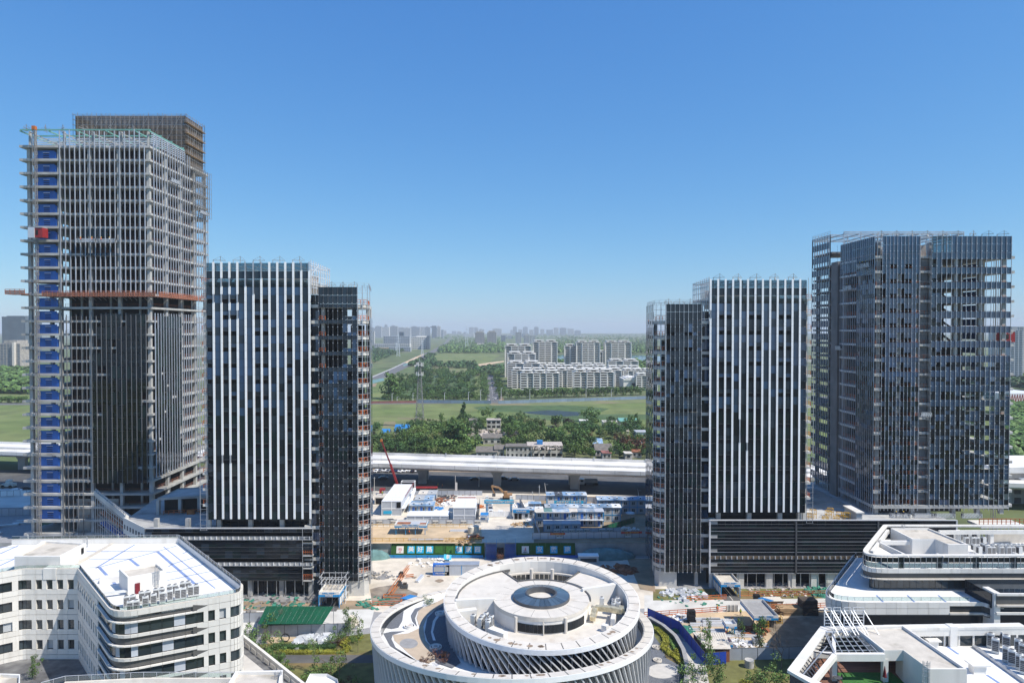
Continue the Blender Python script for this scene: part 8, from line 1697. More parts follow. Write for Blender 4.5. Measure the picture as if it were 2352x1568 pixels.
# wood between the viaduct and the meadow
boxes = [(1152, 1296, 1034, 1056), (1088, 1160, 1024, 1056), (1100, 1158, 982, 1024), (1355, 1422, 1010, 1050)]
n = 0
cand = []
for _ in range(4000):
 px, py = rs.uniform(852, 1486), rs.uniform(962, 1052)
 if any(a < px < b and c < py < d for a, b, c, d in boxes): continue
 if py < 985 and px < 960: continue
 if 870 < px < 945 and py < 1010 : continue
 if py < 990 and px > 1180 and rs.random() < .6: continue
 if py < 975 and rs.random() < .8: continue
 a = atZ(px, py, UPZ)
 if any((a-b).length < 4.6 for b in cand): continue
 cand.append(a)
 if len(cand) >= 235: break
for i, a in enumerate(sorted(cand, key=lambda v: v.y)):
 r = rs.random(); k = 'purple' if r < .035 else ('red' if r < .06 else ('tall' if r < .2 else rs.choice(('broad0', 'broad1', 'broad2', 'broad2', 'wide0', 'wide1', 'wide2', 'olive')))); px = 1176+1570*a.x/a.y
 where = 'left of the ruined houses' if px < 1090 else ('among the ruined houses' if px < 1300 else 'right of the ruined houses'); kk = {'purple': 'dark purple-leaved', 'red': 'reddish brown', 'tall': 'slender green', 'olive': 'olive-green'}.get(k, 'round green' if k[:5] == 'broad' else 'spreading green'); dist = 'front' if a.y < 400 else 'rear'
 tree(k, tuple(a), rs.choice((rs.uniform(4.5, 7), rs.uniform(5.5, 9.5))) if k not in ('purple', 'red') else rs.uniform(3.5, 5), '%s tree in the %s of the wood %s' % (kk, dist, where), rs.uniform(.85, 1.25), '%s trees %s %s' % (kk, dist, where))
tree('spire', tuple(atZ(1064, 985, UPZ)), 18, 'tall dark conifer spire rising above the wood', .8, name='conifer'); tree('tall', tuple(atZ(1052, 1036, UPZ)), 16, 'tallest broad poplar in the wood near the viaduct', 1.6); tree('tall', tuple(atZ(1030, 1034, UPZ)), 13, 'tall poplar left of the tallest one near the viaduct', 1.5)
tree('purple', tuple(atZ(1314, 983, UPZ)), 8, 'lone dark purple tree on the meadow edge', 1.1); tree('red', tuple(atZ(1440, 1040, UPZ)), 13, 'large reddish bare-looking tree by the shacks near the dark glass tower', 1.1)
cand = []
for _ in range(900):                                       # orchard wood beyond the cross road
 px, py = rs.uniform(886, 1092), rs.uniform(858, 919)
 if px < 905 and py < 905: continue
 if px < 960 and py < 870: continue
 a = atZ(px, py, UPZ)
 if any((a-b).length < 9 for b in cand): continue
 cand.append(a)
 if len(cand) > 85: break
for i, a in enumerate(cand): far = a.y > 780; tree(rs.choice(('broad0', 'broad1', 'wide0', 'wide1', 'wide2')), tuple(a), rs.uniform(9, 14)*(.62 if not far else .85), 'green tree in the orchard wood behind the lattice mast, %s' % ('far side' if far else 'road side'), 1.2, 'orchard trees, %s' % ('far side' if far else 'road side'))
tree('tall', tuple(atZ(898, 916, UPZ)), 26, 'big dark tree standing apart left of the lattice mast', 1.1); tree('tall', tuple(atZ(907, 917, UPZ)), 22, 'second big dark tree left of the lattice mast', 1.1)
for i in range(27): px = 1176+i*11.5; a = atZ(px, 918-.033*(px-1160)*.9, UPZ); tree('street', (a.x, a.y+8, UPZ), rs.uniform(8.5, 11.5), 'round street tree in the row before the apartment quarter, %s from the side road' % ordinal(i), .95, 'street trees before the apartment quarter')
for i in range(12):
 y = 660+i*27; f = (y-650)/360
 for s in (-1, 1): x = (-17.5-16*f)+s*(8.5+.5*f); tree('street', (x, y, UPZ), 9, 'street tree along the side road, %s side, %s from crossing' % ('mast' if s < 0 else 'apartment', ordinal(i)), 1.1, 'street trees along the side road')
for i in range(24): px = 882+i*10; a = atZ(px, 920+rs.uniform(-2, 1), UPZ); tree('street', tuple(a), rs.uniform(5, 7), 'small roadside tree behind the dark low wall and hoarding, %s from the striped tower' % ordinal(i), .9, 'small roadside trees')
# groves farther out, told apart no more
def grove(name, label, m, pts, seed, q=26):
 r = random.Random(seed); mb = MB()
 for (x, y, h) in pts:
  for _ in range(q):
   d = Vector((r.gauss(0, 1), r.gauss(0, 1), abs(r.gauss(0, .8)))).normalized(); p = Vector((x, y, UPZ+h*.35))+Vector((d.x*h*.5, d.y*h*.5, d.z*h*.6)); s = h*r.uniform(.16, .3); a = Vector((r.gauss(0, 1), r.gauss(0, 1), r.gauss(0, 1))); u = a.cross(d).normalized()*s; v = d.cross(u).normalized()*s*.8
   mb.poly([p-u, p-v, p+u, p+v])
 return tag(mb.build(name, m), label, 'woodland', kind='stuff')
def scatter(n, x0, x1, y0, y1, seed, h=(8, 13), bad=None):
 r = random.Random(seed); out = []
 while len(out) < n:
  px, py = r.uniform(x0, x1), y0+(y1-y0)*r.random()
  if bad and bad(px, py): continue
  a = atZ(px, py, UPZ); out.append((a.x, a.y, r.uniform(*h)))
 return out
hw = lambda px, py: abs(px-(1035-(py-774)*2.15)) < 20+(py-774)*.5 and py > 776
grove('woodland', 'far green woodland between the highway and the apartment quarter', 'leaf', scatter(520, 1010, 1160, 778, 812, 1, (8, 14), hw), 1); grove('woodland', 'green thickets beyond the far field', 'leaf_dark', scatter(330, 960, 1160, 815, 862, 2, (6, 11), lambda x, y: hw(x, y) or (1000 < x < 1130 and 812 < y < 838) or (1090 < x < 1160 and y < 848) or (985 < x < 1090 and 846 < y)), 2)
grove('woodland', 'bands of trees left of the far highway', 'leaf_dark', scatter(420, 845, 960, 798, 842, 3, (8, 12), hw), 3); grove('woodland', 'wooded river banks behind the apartment towers', 'leaf', scatter(650, 1270, 1490, 778, 813, 4, (9, 14)), 4); grove('woodland', 'wooded near bank of the river', 'leaf', scatter(260, 1280, 1490, 832, 858, 5, (7, 11)), 5)
grove('woodland', 'hazy woods toward the far skyline', 'leaf', scatter(500, 1000, 1490, 768, 779, 6, (10, 16)), 6, 14); grove('woodland', 'dark tree belt along the far field', 'leaf_dark', scatter(170, 1005, 1100, 806, 811, 7, (8, 11)), 7)
grove('woodland', 'green belt beyond the meadow left of the concrete tower', 'leaf', scatter(260, -20, 70, 852, 905, 8, (7, 12)), 8); grove('woodland', 'dense green trees at the edge behind the wide glass tower', 'leaf', scatter(240, 2312, 2365, 945, 1062, 9, (7, 11)), 9, 60); grove('woodland', 'green trees below the grey apartment tower at the edge', 'leaf_dark', scatter(60, 2312, 2365, 872, 898, 10, (9, 12)), 10)
for i in range(8): a = atZ(4+i*7.5, 925, UPZ); tree('street', tuple(a), 7, 'small tree in the row across the meadow left of the concrete tower, %s' % ordinal(i), 1, 'meadow row trees')
# --- garden plants in the foreground
for i, (k, px, py, h, w_, lb) in enumerate((('young', 1625, 1545, 10, .55, 'young green tree in front of the bright blue fence'), ('young', 1648, 1600, 9, .7, 'leafy young tree nearest the lawn bottom'), ('young', 1743, 1508, 9.5, .6, 'young evergreen tree beside the large canopy'), ('sapling', 1697, 1512, 9, .5, 'thin sapling before the grey corrugated wall'), ('sapling', 1622, 1500, 8, .5, 'thin sapling above the bright blue fence corner'), ('sapling', 722, 1545, 7.5, .55, 'thin sapling beside the garden path'), ('sapling', 822, 1498, 8.5, .55, 'thin sapling on the lawn beside the rotunda'), ('young', 800, 1465, 7, .75, 'green young tree at the end of the grey wall'), ('sapling', 780, 1580, 8, .8, 'pale multi-stem sapling beside the rotunda shade'), ('young', 640, 1533, 4.5, 1.2, 'leafy green tree beside the garden path bend'), ('sapling', 822, 1600, 4, .9, 'small pale shrub tree in the rotunda shade'))):
 a = atZ(px, py, 0); tree(k, tuple(a), h, lb, w_, name='young_tree')
for i, (px, py, h, lb) in enumerate(((1795, 1535, 9, 'bare grey tree beside the pergola building'), (1745, 1512, 6, 'bare twiggy tree at the grey wall'), (640, 1452, 6, 'bare brown shrub tree behind the office corner'), (615, 1500, 6, 'bare twiggy tree beside the slanting wall'), (1790, 1500, 7, 'bare dark tree in the pergola building shade'), (760, 1560, 6, 'bare pale tree beside the rotunda shade'))): a = atZ(px, py, 0); twigs(tuple(a), h, lb)
for i, (k, px, py, h, w_, lb) in enumerate((('bush', 585, 1475, 5, 1.0, 'dense green shrub mass beside the slanting wall'), ('bush', 600, 1500, 4, 1.0, 'green shrub lower down beside the slanting wall'), ('bush', 622, 1520, 3.6, 1.1, 'green shrub at the path beside the slanting wall'), ('bush', 645, 1548, 3, 1.1, 'green shrub below the path bend'), ('bush', 730, 1560, 3.4, 1.3, 'round green shrub on the lower lawn'), ('bush', 760, 1550, 2.6, 1.2, 'small green shrub on the lower lawn'), ('red', 790, 1580, 2.4, 1.3, 'reddish shrub on the lower lawn'), ('bush', 770, 1478, 3.2, 1.0, 'grey-green shrub beside the debris pile'), ('red', 775, 1482, 2.0, 1.3, 'red-brown shrub beneath the grey-green one'), ('bush', 815, 1470, 2.6, 1.1, 'green shrub by the rotunda lawn'), ('bush', 1770, 1565, 4.2, 1.1, 'large rounded green bush on the right lawn'), ('bush', 1735, 1580, 3, 1.0, 'lower green bush left of the large rounded one'), ('bush_y', 1720, 1580, 2.0, 1.3, 'yellow-green bush at the lawn foot'), ('bush', 1590, 1560, 4.2, .9, 'tall green shrub between curved wall and footpath'), ('bush', 1600, 1590, 3.6, 1.1, 'green shrub at the foot of the curved wall'), ('bush_y', 1552, 1508, 1.8, 1.2, 'bright yellow bush inside the curved wall'))):
 a = atZ(px, py, 0); tree(k, tuple(a), h, lb, w_, name='shrub', cat='shrub')
def hedge(name, label, m, path, z, wd, h, dens=120, seed=5):
 r = random.Random(seed); mb = MB(); pts = [Vector(atZ(x, y, z)) for x, y in path]
 for a, b in zip(pts, pts[1:]):
  for _ in range(int((b-a).length*dens)):
   p = a.lerp(b, r.random())+Vector((r.uniform(-wd, wd)/2, r.uniform(-wd, wd)/2, h*r.random()**.5)); s = r.uniform(.07, .16); d = Vector((r.gauss(0, 1), r.gauss(0, 1), r.gauss(0, 1))).normalized(); u = d.cross(Vector((r.gauss(0, 1), r.gauss(0, 1), r.gauss(0, 1)))).normalized()*s; v = d.cross(u)*.8
   mb.poly([p-u, p-v, p+u, p+v])
  n = Vector((-(b-a).y, (b-a).x, 0)).normalized()*wd*.38
  mb.prism([tuple((a+n)[:2]), tuple((b+n)[:2]), tuple((b-n)[:2]), tuple((a-n)[:2])], z, z+h*.75)
 return tag(mb.build(name, m, at=tuple(pts[0])), label, 'hedge')
hedge('hedge', 'dark green clipped hedge along the garden path', 'leaf_dark', [(625, 1490), (700, 1491), (770, 1490)], 0, 1.6, 1.2); hedge('hedge', 'yellow-green low hedge edging the garden path', 'leaf_yellow', [(640, 1500), (700, 1500), (790, 1499), (800, 1492), (785, 1480), (800, 1470), (830, 1466)], 0, 1.5, .7); hedge('hedge', 'yellow-green winding hedge inside the curved garden wall', 'leaf_yellow', [(1505, 1446), (1525, 1462), (1530, 1475), (1523, 1490), (1535, 1500), (1555, 1512), (1565, 1525)], 0, 1.6, .8); hedge('hedge', 'green planting beside the winding yellow hedge', 'leaf', [(1500, 1435), (1530, 1455), (1548, 1478), (1555, 1495)], 0, 2.0, .7)
a = ZR(670, 880, TF); t = tree('red', (a.x, a.y, TF), 2.0, 'russet bush in the rotunda terrace bed', 1.5, name='shrub', cat='shrub'); a = ZR(520, 905, TF); tree('red', (a.x, a.y, TF), 1.2, 'small russet bush against the rotunda rim', 1.2, name='shrub', cat='shrub'); a = ZR(565, 470, TF); tree('bush', (a.x, a.y, TF), 1.1, 'low green planting at the rotunda terrace tip', 2.0, name='shrub', cat='shrub'); a = atZ(80, 1560, 6.3); tree('young', (a.x, a.y, 6.3), 4.5, 'leafy potted tree on the office terrace', .9, name='young_tree')
# stair planter between the blue stairs
hedge('hedge', 'brown-green planting between the two blue stairs', 'leaf_red', [(1149, 1283), (1149, 1252)], 1.5, 2.2, 1.2)
# curved garden wall right of the rotunda
cw_ = [Vector(atZ(x, y, 1.4)[:2]) for x, y in ((1488, 1416), (1520, 1434), (1548, 1458), (1566, 1490), (1574, 1525), (1572, 1560), (1560, 1600))]; cw_ = round_path(cw_, [0, 3, 6, 8, 8, 6, 0], 3)
gw = thing('curved_garden_wall', (30, 145, 0), 'curved dark grey garden wall right of the rotunda', 'wall'); wall_strip(gw, 'wall', 'steel_dark', cw_, 0, 1.3, .7, side=1); wall_strip(gw, 'coping', 'paving_grey', offset(cw_, -.08), 1.3, 1.42, .9, side=1)
ground('gravel_garden', 'gravel', [(1490, 1440), (1530, 1450), (1560, 1490), (1570, 1540), (1560, 1600), (1480, 1600), (1490, 1500)]); ground('garden_bed', 'lawn', [(1503, 1440), (1530, 1455), (1562, 1500), (1566, 1530), (1530, 1510), (1518, 1480), (1503, 1460)])
ground('round_paving', 'paving_light', [(1522+36*math.cos(2*math.pi*i/28), 1540+17*math.sin(2*math.pi*i/28)) for i in range(28)])
for i, (xx, yy) in enumerate(((1507, 1487), (1510, 1517))):
 q = atZ(xx, yy, .05); t = thing('round_planter', tuple(q), 'stone light ring in the gravel garden, %s the round paving' % ('away from' if i == 0 else 'beside'), 'planter'); MB().ring(circ(q.x, q.y, .95, 20), circ(q.x, q.y, .7, 20), 0, .4).build('outer_ring', 'ivory', t); MB().ring(circ(q.x, q.y, .5, 20), circ(q.x, q.y, .3, 20), 0, .45).build('inner_ring', 'ivory', t)
# --- village
def house(label, px0, px1, pyb, st, dep, roofm='village_roof', wallm='village_wall', pitch=.0, wins=4, name='village_house', rz=0, openf=False, hh=3.0):
 a, b = atZ(px0, pyb, UPZ), atZ(px1, pyb, UPZ); t = thing(name, tuple((a+b)/2), label, 'house'); x0, x1, y0 = a.x, b.x, a.y; H_ = hh*st; y1 = y0+dep
 MB().box(x0, y0, UPZ, x1, y1, UPZ+H_).build('walls', wallm, t)
 if pitch:
  k = MB(); ym = (y0+y1)/2; e = .4; z = UPZ+H_
  for yy0, yy1, za, zb_ in ((y0-e, ym, z, z+pitch), (ym, y1+e, z+pitch, z)):
   q = len(k.v); k.v += [(x0-e, yy0, za), (x1+e, yy0, za), (x1+e, yy1, zb_), (x0-e, yy1, zb_), (x0-e, yy0, za+.15), (x1+e, yy0, za+.15), (x1+e, yy1, zb_+.15), (x0-e, yy1, zb_+.15)]
   for f_ in ((0,3,2,1),(4,5,6,7),(0,1,5,4),(1,2,6,5),(2,3,7,6),(3,0,4,7)): k.f.append([q+j for j in f_]); k.m.append(0)
  k.build('roof', roofm, t)
  for x in (x0, x1): g_ = MB(); g_.poly([(x, y0, z), (x, y1, z), (x, ym, z+pitch)]); g_.build('gable', wallm, t)
 else: MB().box(x0-.3, y0-.4, UPZ+H_, x1+.3, y1+.3, UPZ+H_+.25).build('roof', roofm, t)
 for s_ in range(st):
  for i in range(wins):
   x = x0+(x1-x0)*(i+.5)/wins; ww = (x1-x0)/wins*(.36 if openf else .22)
   w_ = MB().box(x-ww, y0-.05, UPZ+hh*s_+.9, x+ww, y0+.03, UPZ+hh*s_+2.3).build('window', 'dark_hole' if openf else 'res_win', t)
   if not openf: MB().box(x-ww-.1, y0-.12, UPZ+hh*s_+.78, x+ww+.1, y0-.04, UPZ+hh*s_+.9).build('sill', 'white_paint', w_)
 return t, (x0, x1, y0, y1, UPZ+H_)
house('long white two-storey village house beside the ruin', 1162, 1222, 1052, 2, 9, 'village_roof', wins=6); h_, (x0, x1, y0, y1, zt) = house('gutted two-storey ruin with open rooms and blue tank on its roof', 1212, 1292, 1051, 2, 12, 'rubble', wins=6, openf=True, hh=3.1); MB().box(x0+5, y0+3, zt+.3, x0+8, y0+6, zt+2.2).build('roof_tank', 'blue_bright', h_)
heap('rubble_heap', 'rubble strewn over the gutted ruin roof', 1255, 1027, zt+.2, 9, 60, 'rubble', 'rubble', (.5, 1.6), .08)
house('grey-roofed cottage in front of the ruined quarter', 1094, 1142, 1051, 1, 12, pitch=2.0, wins=3); house('small white cottage beside the grey-roofed one', 1136, 1158, 1050, 1, 10, pitch=1.6, wins=2, hh=4.2); house('low white house in the middle of the ruined quarter', 1110, 1152, 1020, 1, 10, pitch=1.8, wins=3, hh=3.6)
heap('rubble_heap', 'great heap of pale rubble in the ruined quarter', 1130, 995, UPZ, 20, 160, 'rubble', 'rubble', (1, 3), .16); heap('rubble_heap', 'smaller pink rubble heap behind the low white house', 1110, 1004, UPZ, 10, 80, 'rubble', 'rubble', (1, 2.4), .2)
house('half-demolished house above the great rubble heap', 1118, 1150, 985, 2, 8, 'rubble', openf=True, wins=3); house('tiny pale house left of the rubble heap', 1078, 1095, 986, 2, 7, pitch=1, wins=2); house('little white block with black opening on the meadow edge', 1332, 1351, 983, 1, 6, 'white_paint', 'white_paint', openf=True, wins=1, hh=5); house('white flat sheds on the meadow edge', 1386, 1420, 983, 1, 9, 'ivory', 'white_paint', wins=3, hh=4); house('green and white metal-roofed shed by the meadow', 1424, 1464, 981, 1, 14, 'frame_green', 'white_paint', pitch=1.5, wins=2, hh=4)
house('white stacked cabins near the dark glass tower', 1462, 1486, 1019, 2, 8, 'hut_wall', 'white_metal', wins=2, hh=3.4); house('small pale roofed hut left of the stacked cabins', 1424, 1444, 1001, 1, 7, 'roof_beige', pitch=1, wins=1); house('shack with patched blue-white roof in the right wood', 1362, 1384, 1032, 1, 10, 'blue_roof', pitch=2.4, wins=2); house('dark tiled shack in front of the patched one', 1368, 1406, 1047, 1, 12, 'village_roof', pitch=2.6, wins=3); house('rust-roofed shed by the right end of the viaduct', 1452, 1474, 1051, 1, 8, 'rust', wins=2); house('pale low shed by the viaduct parapet', 1436, 1452, 1055, 1, 6, 'ivory', wins=1); house('pink-roofed low shack near the viaduct', 1384, 1404, 1054, 1, 7, 'brick_red', wins=2)
house('small shed with bright blue hipped roof on the meadow', 877, 893, 1006, 1, 7, 'blue_bright', pitch=2.6, wins=1, hh=2.6, name='blue_roof_shed'); house('larger barn with bright blue and white roof on the meadow', 906, 938, 1005, 1, 12, 'blue_bright', pitch=3.2, wins=2, hh=4.2, name='blue_roof_shed')
# lattice mast
a = atZ(964.3, 981, UPZ); lm = thing('lattice_mast', tuple(a), 'tall steel lattice mast with white antennas on the meadow', 'mast'); LT = 49.0; mb = MB(); hw0, hw1 = 2.9, .75
lev = [UPZ+(LT-UPZ)*(1-(1-i/14)**1.15) for i in range(15)]; wl = lambda z: hw0+(hw1-hw0)*min(1, (z-UPZ)/(LT-UPZ)*1.15)
C4 = lambda z: [Vector((a.x+sx*wl(z), a.y+sy*wl(z), z)) for sx, sy in ((-1, -1), (1, -1), (1, 1), (-1, 1))]
for z0, z1 in zip(lev, lev[1:]):
 p, q = C4(z0), C4(z1)
 for i in range(4): j = (i+1) % 4; mb.bar(p[i], q[i], .26); mb.bar(p[i], q[j], .14); mb.bar(p[j], q[i], .14); mb.bar(q[i], q[j], .14)
mb.build('lattice', 'steel_pipe', lm)
for z in (LT-9, LT-2.5): MB().tube((a.x, a.y, z), (a.x, a.y, z+.2), 2.2, 2.2, 12).build('platform', 'alu', lm); [MB().box(a.x+2.3*math.cos(R(60*i+15))-.22, a.y+2.3*math.sin(R(60*i+15))-.15, z-.8, a.x+2.3*math.cos(R(60*i+15))+.22, a.y+2.3*math.sin(R(60*i+15))+.15, z+2.0).build('panel_antenna', 'white_paint', lm) for i in range(6)]
MB().tube((a.x-3.2, a.y, LT-3), (a.x-2.2, a.y-.4, LT-3.2), .9, .2, 10).build('dish', 'white_paint', lm); MB().tube((a.x, a.y, LT), (a.x, a.y, LT+4), .08, .05, 6).build('lightning_rod', 'alu', lm)
for i, (px, py, pt) in enumerate(((900.5, 923, 903), (948.5, 922, 902), (1021, 922, 901), (1104, 925, 895), (1151, 920, 891), (1217, 918, 893), (1346, 912, 890), (1484-80, 911, 894), (912, 923, 911), (1076, 923, 900))): a = atZ(px, py, UPZ); h = (py-pt)*a.y/1570; t = thing('street_lamp', tuple(a), 'white street lamp pole along the cross road, %s' % ordinal(i), 'street lamp', 'street lamps along the cross road'); MB().tube(a, a+Vector((0, 0, h)), .2, .13, 6).build('pole', 'white_metal', t); MB().bar(a+Vector((0, 0, h)), a+Vector((1.6, 0, h+.2)), .16).build('lamp_head', 'white_metal', t)
for i in range(14): f = i/14; y = 655+f*330; put_car(rs.choice(('car_white', 'car_black', 'car_grey')), (-17.5-15*f+rs.choice((-4.6, 4.6, 1.8)), y, UPZ+.1), R(90), 'car on the side road toward the far fields, %s from the crossing' % ordinal(i), 'cars on the side road')
# --- apartment quarter
def apartment(label, px0, px1, pyt, Y, floors, units, dep=14, tower=False, top=None):
 """slab with projecting balcony bays; px/py give the roof line"""
 a, b = atY(px0, pyt, Y), atY(px1, pyt, Y); x0, x1 = a.x, b.x; zt = a.z if top is None else top; t = thing('apartment_block', ((x0+x1)/2, Y, UPZ), label, 'apartment block'); fh = (zt-UPZ)/floors; H_ = zt-UPZ
 MB().box(x0, Y+1.2, UPZ, x1, Y+dep, zt).build('wall', 'res_wall', t)
 n = units*2; bw = (x1-x0)/n
 wn = MB(); bl = MB(); rl = MB(); tr = MB()
 for i in range(n):
  u0, u1 = x0+bw*i, x0+bw*(i+1); balc = (i % 2 == 0) if not tower else (i % 4 in (1, 2))
  for f in range(floors):
   z = UPZ+fh*f
   if balc:
    wn.box(u0+bw*.06, Y+1.12, z+.35, u1-bw*.06, Y+1.18, z+fh*.82); bl.box(u0+bw*.03, Y, z-.12, u1-bw*.03, Y+1.2, z+.12); rl.box(u0+bw*.05, Y, z+.12, u1-bw*.05, Y+.08, z+fh*.34)
   else:
    wn.box(u0+bw*.2, Y+1.05, z+fh*.3, u1-bw*.2, Y+1.15, z+fh*.8); bl.box(u0+bw*.15, Y+.8, z+fh*.22, u1-bw*.15, Y+1.2, z+fh*.3)
  tr.box(u0-.35, Y-.05, UPZ, u0+.35, Y+1.3, zt-fh*.2)
 tr.box(x1-.35, Y-.05, UPZ, x1+.35, Y+1.3, zt-fh*.2)
 for f in range(floors): wn.box(x1+.01, Y+4, UPZ+fh*f+1, x1+.06, Y+5.6, UPZ+fh*f+2.3); wn.box(x0-.06, Y+4, UPZ+fh*f+1, x0-.01, Y+5.6, UPZ+fh*f+2.3); wn.box(x0-.06, Y+9, UPZ+fh*f+1, x0-.01, Y+10.6, UPZ+fh*f+2.3)
 wn.build('window', 'res_win', t, kind='stuff'); bl.build('balcony', 'res_trim', t, kind='stuff'); rl.build('balcony_rail', 'res_trim', t, kind='stuff'); tr.build('pilaster', 'res_trim', t)
 MB().box(x0-.6, Y-.3, zt-.35, x1+.6, Y+dep+.4, zt+.1).build('cornice', 'res_trim', t)
 for u in range(units):
  c = x0+(x1-x0)*(u+.5)/units; hw_ = (x1-x0)/units*.36; rf = MB().box(c-hw_, Y+1.5, zt+.1, c+hw_, Y+dep-2, zt+fh*.85).build('roof_block', 'res_wall', t); MB().box(c-hw_-.7, Y+.8, zt+fh*.85, c+hw_+.7, Y+dep-1.2, zt+fh*1.05).build('roof_cap', 'res_trim', rf); MB().box(c-hw_*.5, Y+1.45, zt+fh*.2, c+hw_*.5, Y+1.52, zt+fh*.7).build('attic_window', 'res_win', rf)
 return t
for lb, *q in (('front row apartment block, nearest the side road', 1196, 1284, 856, 730, 8, 3), ('front row apartment block, in the middle of the quarter', 1318, 1410, 854, 735, 8, 3),
  ('second row apartment block at the side road, behind the first front block', 1176, 1246, 850, 775, 8, 3), ('second row apartment block between the two front blocks', 1256, 1326, 850, 790, 8, 3), ('second row apartment block behind the middle front block', 1334, 1428, 850, 795, 8, 3), ('second row apartment block toward the dark glass tower', 1432, 1500, 851, 800, 8, 3), ('low apartment block next to the wave-roofed pavilion', 1462, 1510, 862, 745, 7, 2),
  ('third row apartment roofs, leftmost', 1204, 1250, 843, 850, 8, 2), ('third row apartment roofs left of centre', 1252, 1316, 843, 850, 8, 3), ('third row apartment roofs right of centre', 1320, 1392, 843, 855, 8, 3), ('third row apartment roofs, rightmost', 1396, 1470, 844, 860, 8, 3), ('fourth row apartment roofs left of centre', 1236, 1300, 838, 930, 8, 3), ('fourth row apartment roofs right of centre', 1310, 1390, 838, 935, 8, 3)): apartment(lb, *q)
for lb, *q in (('eleven-storey apartment block at the road corner', 1166, 1240, 834, 800, 11, 2, 20), ('fifteen-storey apartment block behind the corner one', 1166, 1230, 812, 870, 15, 2, 20, True), ('wide left apartment tower above the corner blocks', 1160, 1220, 794, 960, 17, 2, 22, True), ('tall apartment tower left of the river gap', 1224, 1280, 785, 1000, 18, 2, 20, True), ('tall apartment tower right of the river gap', 1324, 1378, 786, 1000, 18, 2, 20, True), ('tall apartment tower nearest the dark glass tower', 1390, 1450, 786, 1000, 18, 2, 20, True), ('shorter slab attached left of the right river tower', 1297, 1323, 794, 1010, 16, 1, 18, True), ('narrow apartment slab between the two right towers', 1378, 1391, 808, 1060, 14, 1, 18, True), ('mid-rise apartment block below the rightmost tower', 1398, 1466, 829, 900, 10, 2, 18)): apartment(lb, *q)
a = atZ(1432, 896, UPZ); pv = thing('pavilion', tuple(a), 'curved-roof pavilion beside the front apartment row', 'pavilion'); b = atZ(1490, 896, UPZ)
MB().box(a.x, a.y, UPZ, b.x, a.y+30, UPZ+11).build('walls', 'res_wall', pv); MB().box(a.x, a.y-.2, UPZ+2, a.x+7, a.y, UPZ+13).build('front_pier', 'res_trim', pv)
k2 = MB(); N = 10
for i in range(N): f0, f1 = i/N, (i+1)/N; zz = lambda f: UPZ+12+3.0*math.sin(f*4.4)*(1-f*.4); k2.prism([(a.x+(b.x-a.x)*f0, a.y-1), (a.x+(b.x-a.x)*f1, a.y-1), (a.x+(b.x-a.x)*f1, a.y+30), (a.x+(b.x-a.x)*f0, a.y+30)], UPZ+11, zz((f0+f1)/2))
k2.build('wave_roof', 'res_trim', pv)
for i in range(3): MB().box(a.x+9+i*9, a.y-.15, UPZ+1, a.x+15+i*9, a.y+.05, UPZ+8).build('window', 'res_win', pv)
# --- far skyline
def block(name, label, px0, px1, pyt, Y, m, dep=None, bands=0, group=None, steps=(), base=UPZ):
 a, b = atY(px0, pyt, Y), atY(px1, pyt, Y); t = thing(name, ((a.x+b.x)/2, Y, base), label, 'building', group); dep = dep or max(14, (b.x-a.x)*.6); MB().box(a.x, Y, base, b.x, Y+dep, a.z).build('wall', m, t)
 if bands:
  mb = MB(); H_ = a.z-base; nb = max(3, int((b.x-a.x)/6))
  for f in range(bands):
   z = base+H_*(f+.35)/bands
   for i in range(nb): u0 = a.x+(b.x-a.x)*(i+.15)/nb; u1 = a.x+(b.x-a.x)*(i+.85)/nb; mb.box(u0, Y-.3, z, u1, Y-.05, z+H_*.5/bands)
  mb.build('window', 'sky_win', t, kind='stuff')
 for (f0, f1, dz) in steps: MB().box(a.x+(b.x-a.x)*f0, Y+1, a.z, a.x+(b.x-a.x)*f1, Y+dep-1, a.z+dz).build('roof_block', m, t)
 return t
SF = lambda Y: Y*1.4 if Y > 3400 else Y
sky_l = [(849, 859.5, 760.5, 2700, 'sky_b'), (853, 861, 753, 4300, 'sky_a'), (861.5, 876, 749.5, 4000, 'sky_a'), (877, 894, 751, 4500, 'sky_b'), (883, 890, 746, 4700, 'sky_a'), (895.7, 913, 749, 4000, 'sky_a'), (914, 928, 751.5, 4300, 'sky_b'), (928, 943, 753, 4100, 'sky_b'), (943, 964, 750.4, 4200, 'sky_a'), (964, 976, 750.4, 4400, 'sky_b'), (976, 988, 751, 4000, 'sky_a'), (1003, 1012, 749.5, 3900, 'sky_b'), (1013, 1018.5, 757, 3700, 'sky_a'), (1019, 1025, 759, 5200, 'sky_b'), (1027, 1037, 766, 6400, 'sky_b'), (1038, 1048, 760, 7000, 'sky_a'), (1050, 1060, 761, 6800, 'sky_b'), (1064, 1072, 762.5, 6600, 'sky_a'), (1077, 1088, 751, 5600, 'sky_b'), (1089, 1098, 752, 5800, 'sky_a'), (1100, 1112, 756, 5200, 'sky_b')]
for i, (x0, x1, y, Y, m) in enumerate(sky_l): block('skyline_tower', 'hazy %s tower on the skyline left of centre, %s from the striped tower' % ('grey' if m == 'sky_a' else 'pale', ordinal(i)), x0, x1, y, SF(Y), m, bands=14, group='skyline left of centre', steps=((.2, .6, 6),) if i % 3 else ())
t = block('skyline_tower', 'dark curved-top skyscraper on the left skyline', 991.7, 1003, 752, 5400, 'sky_win', steps=((-.3, .8, 8), (0, .9, 14)))
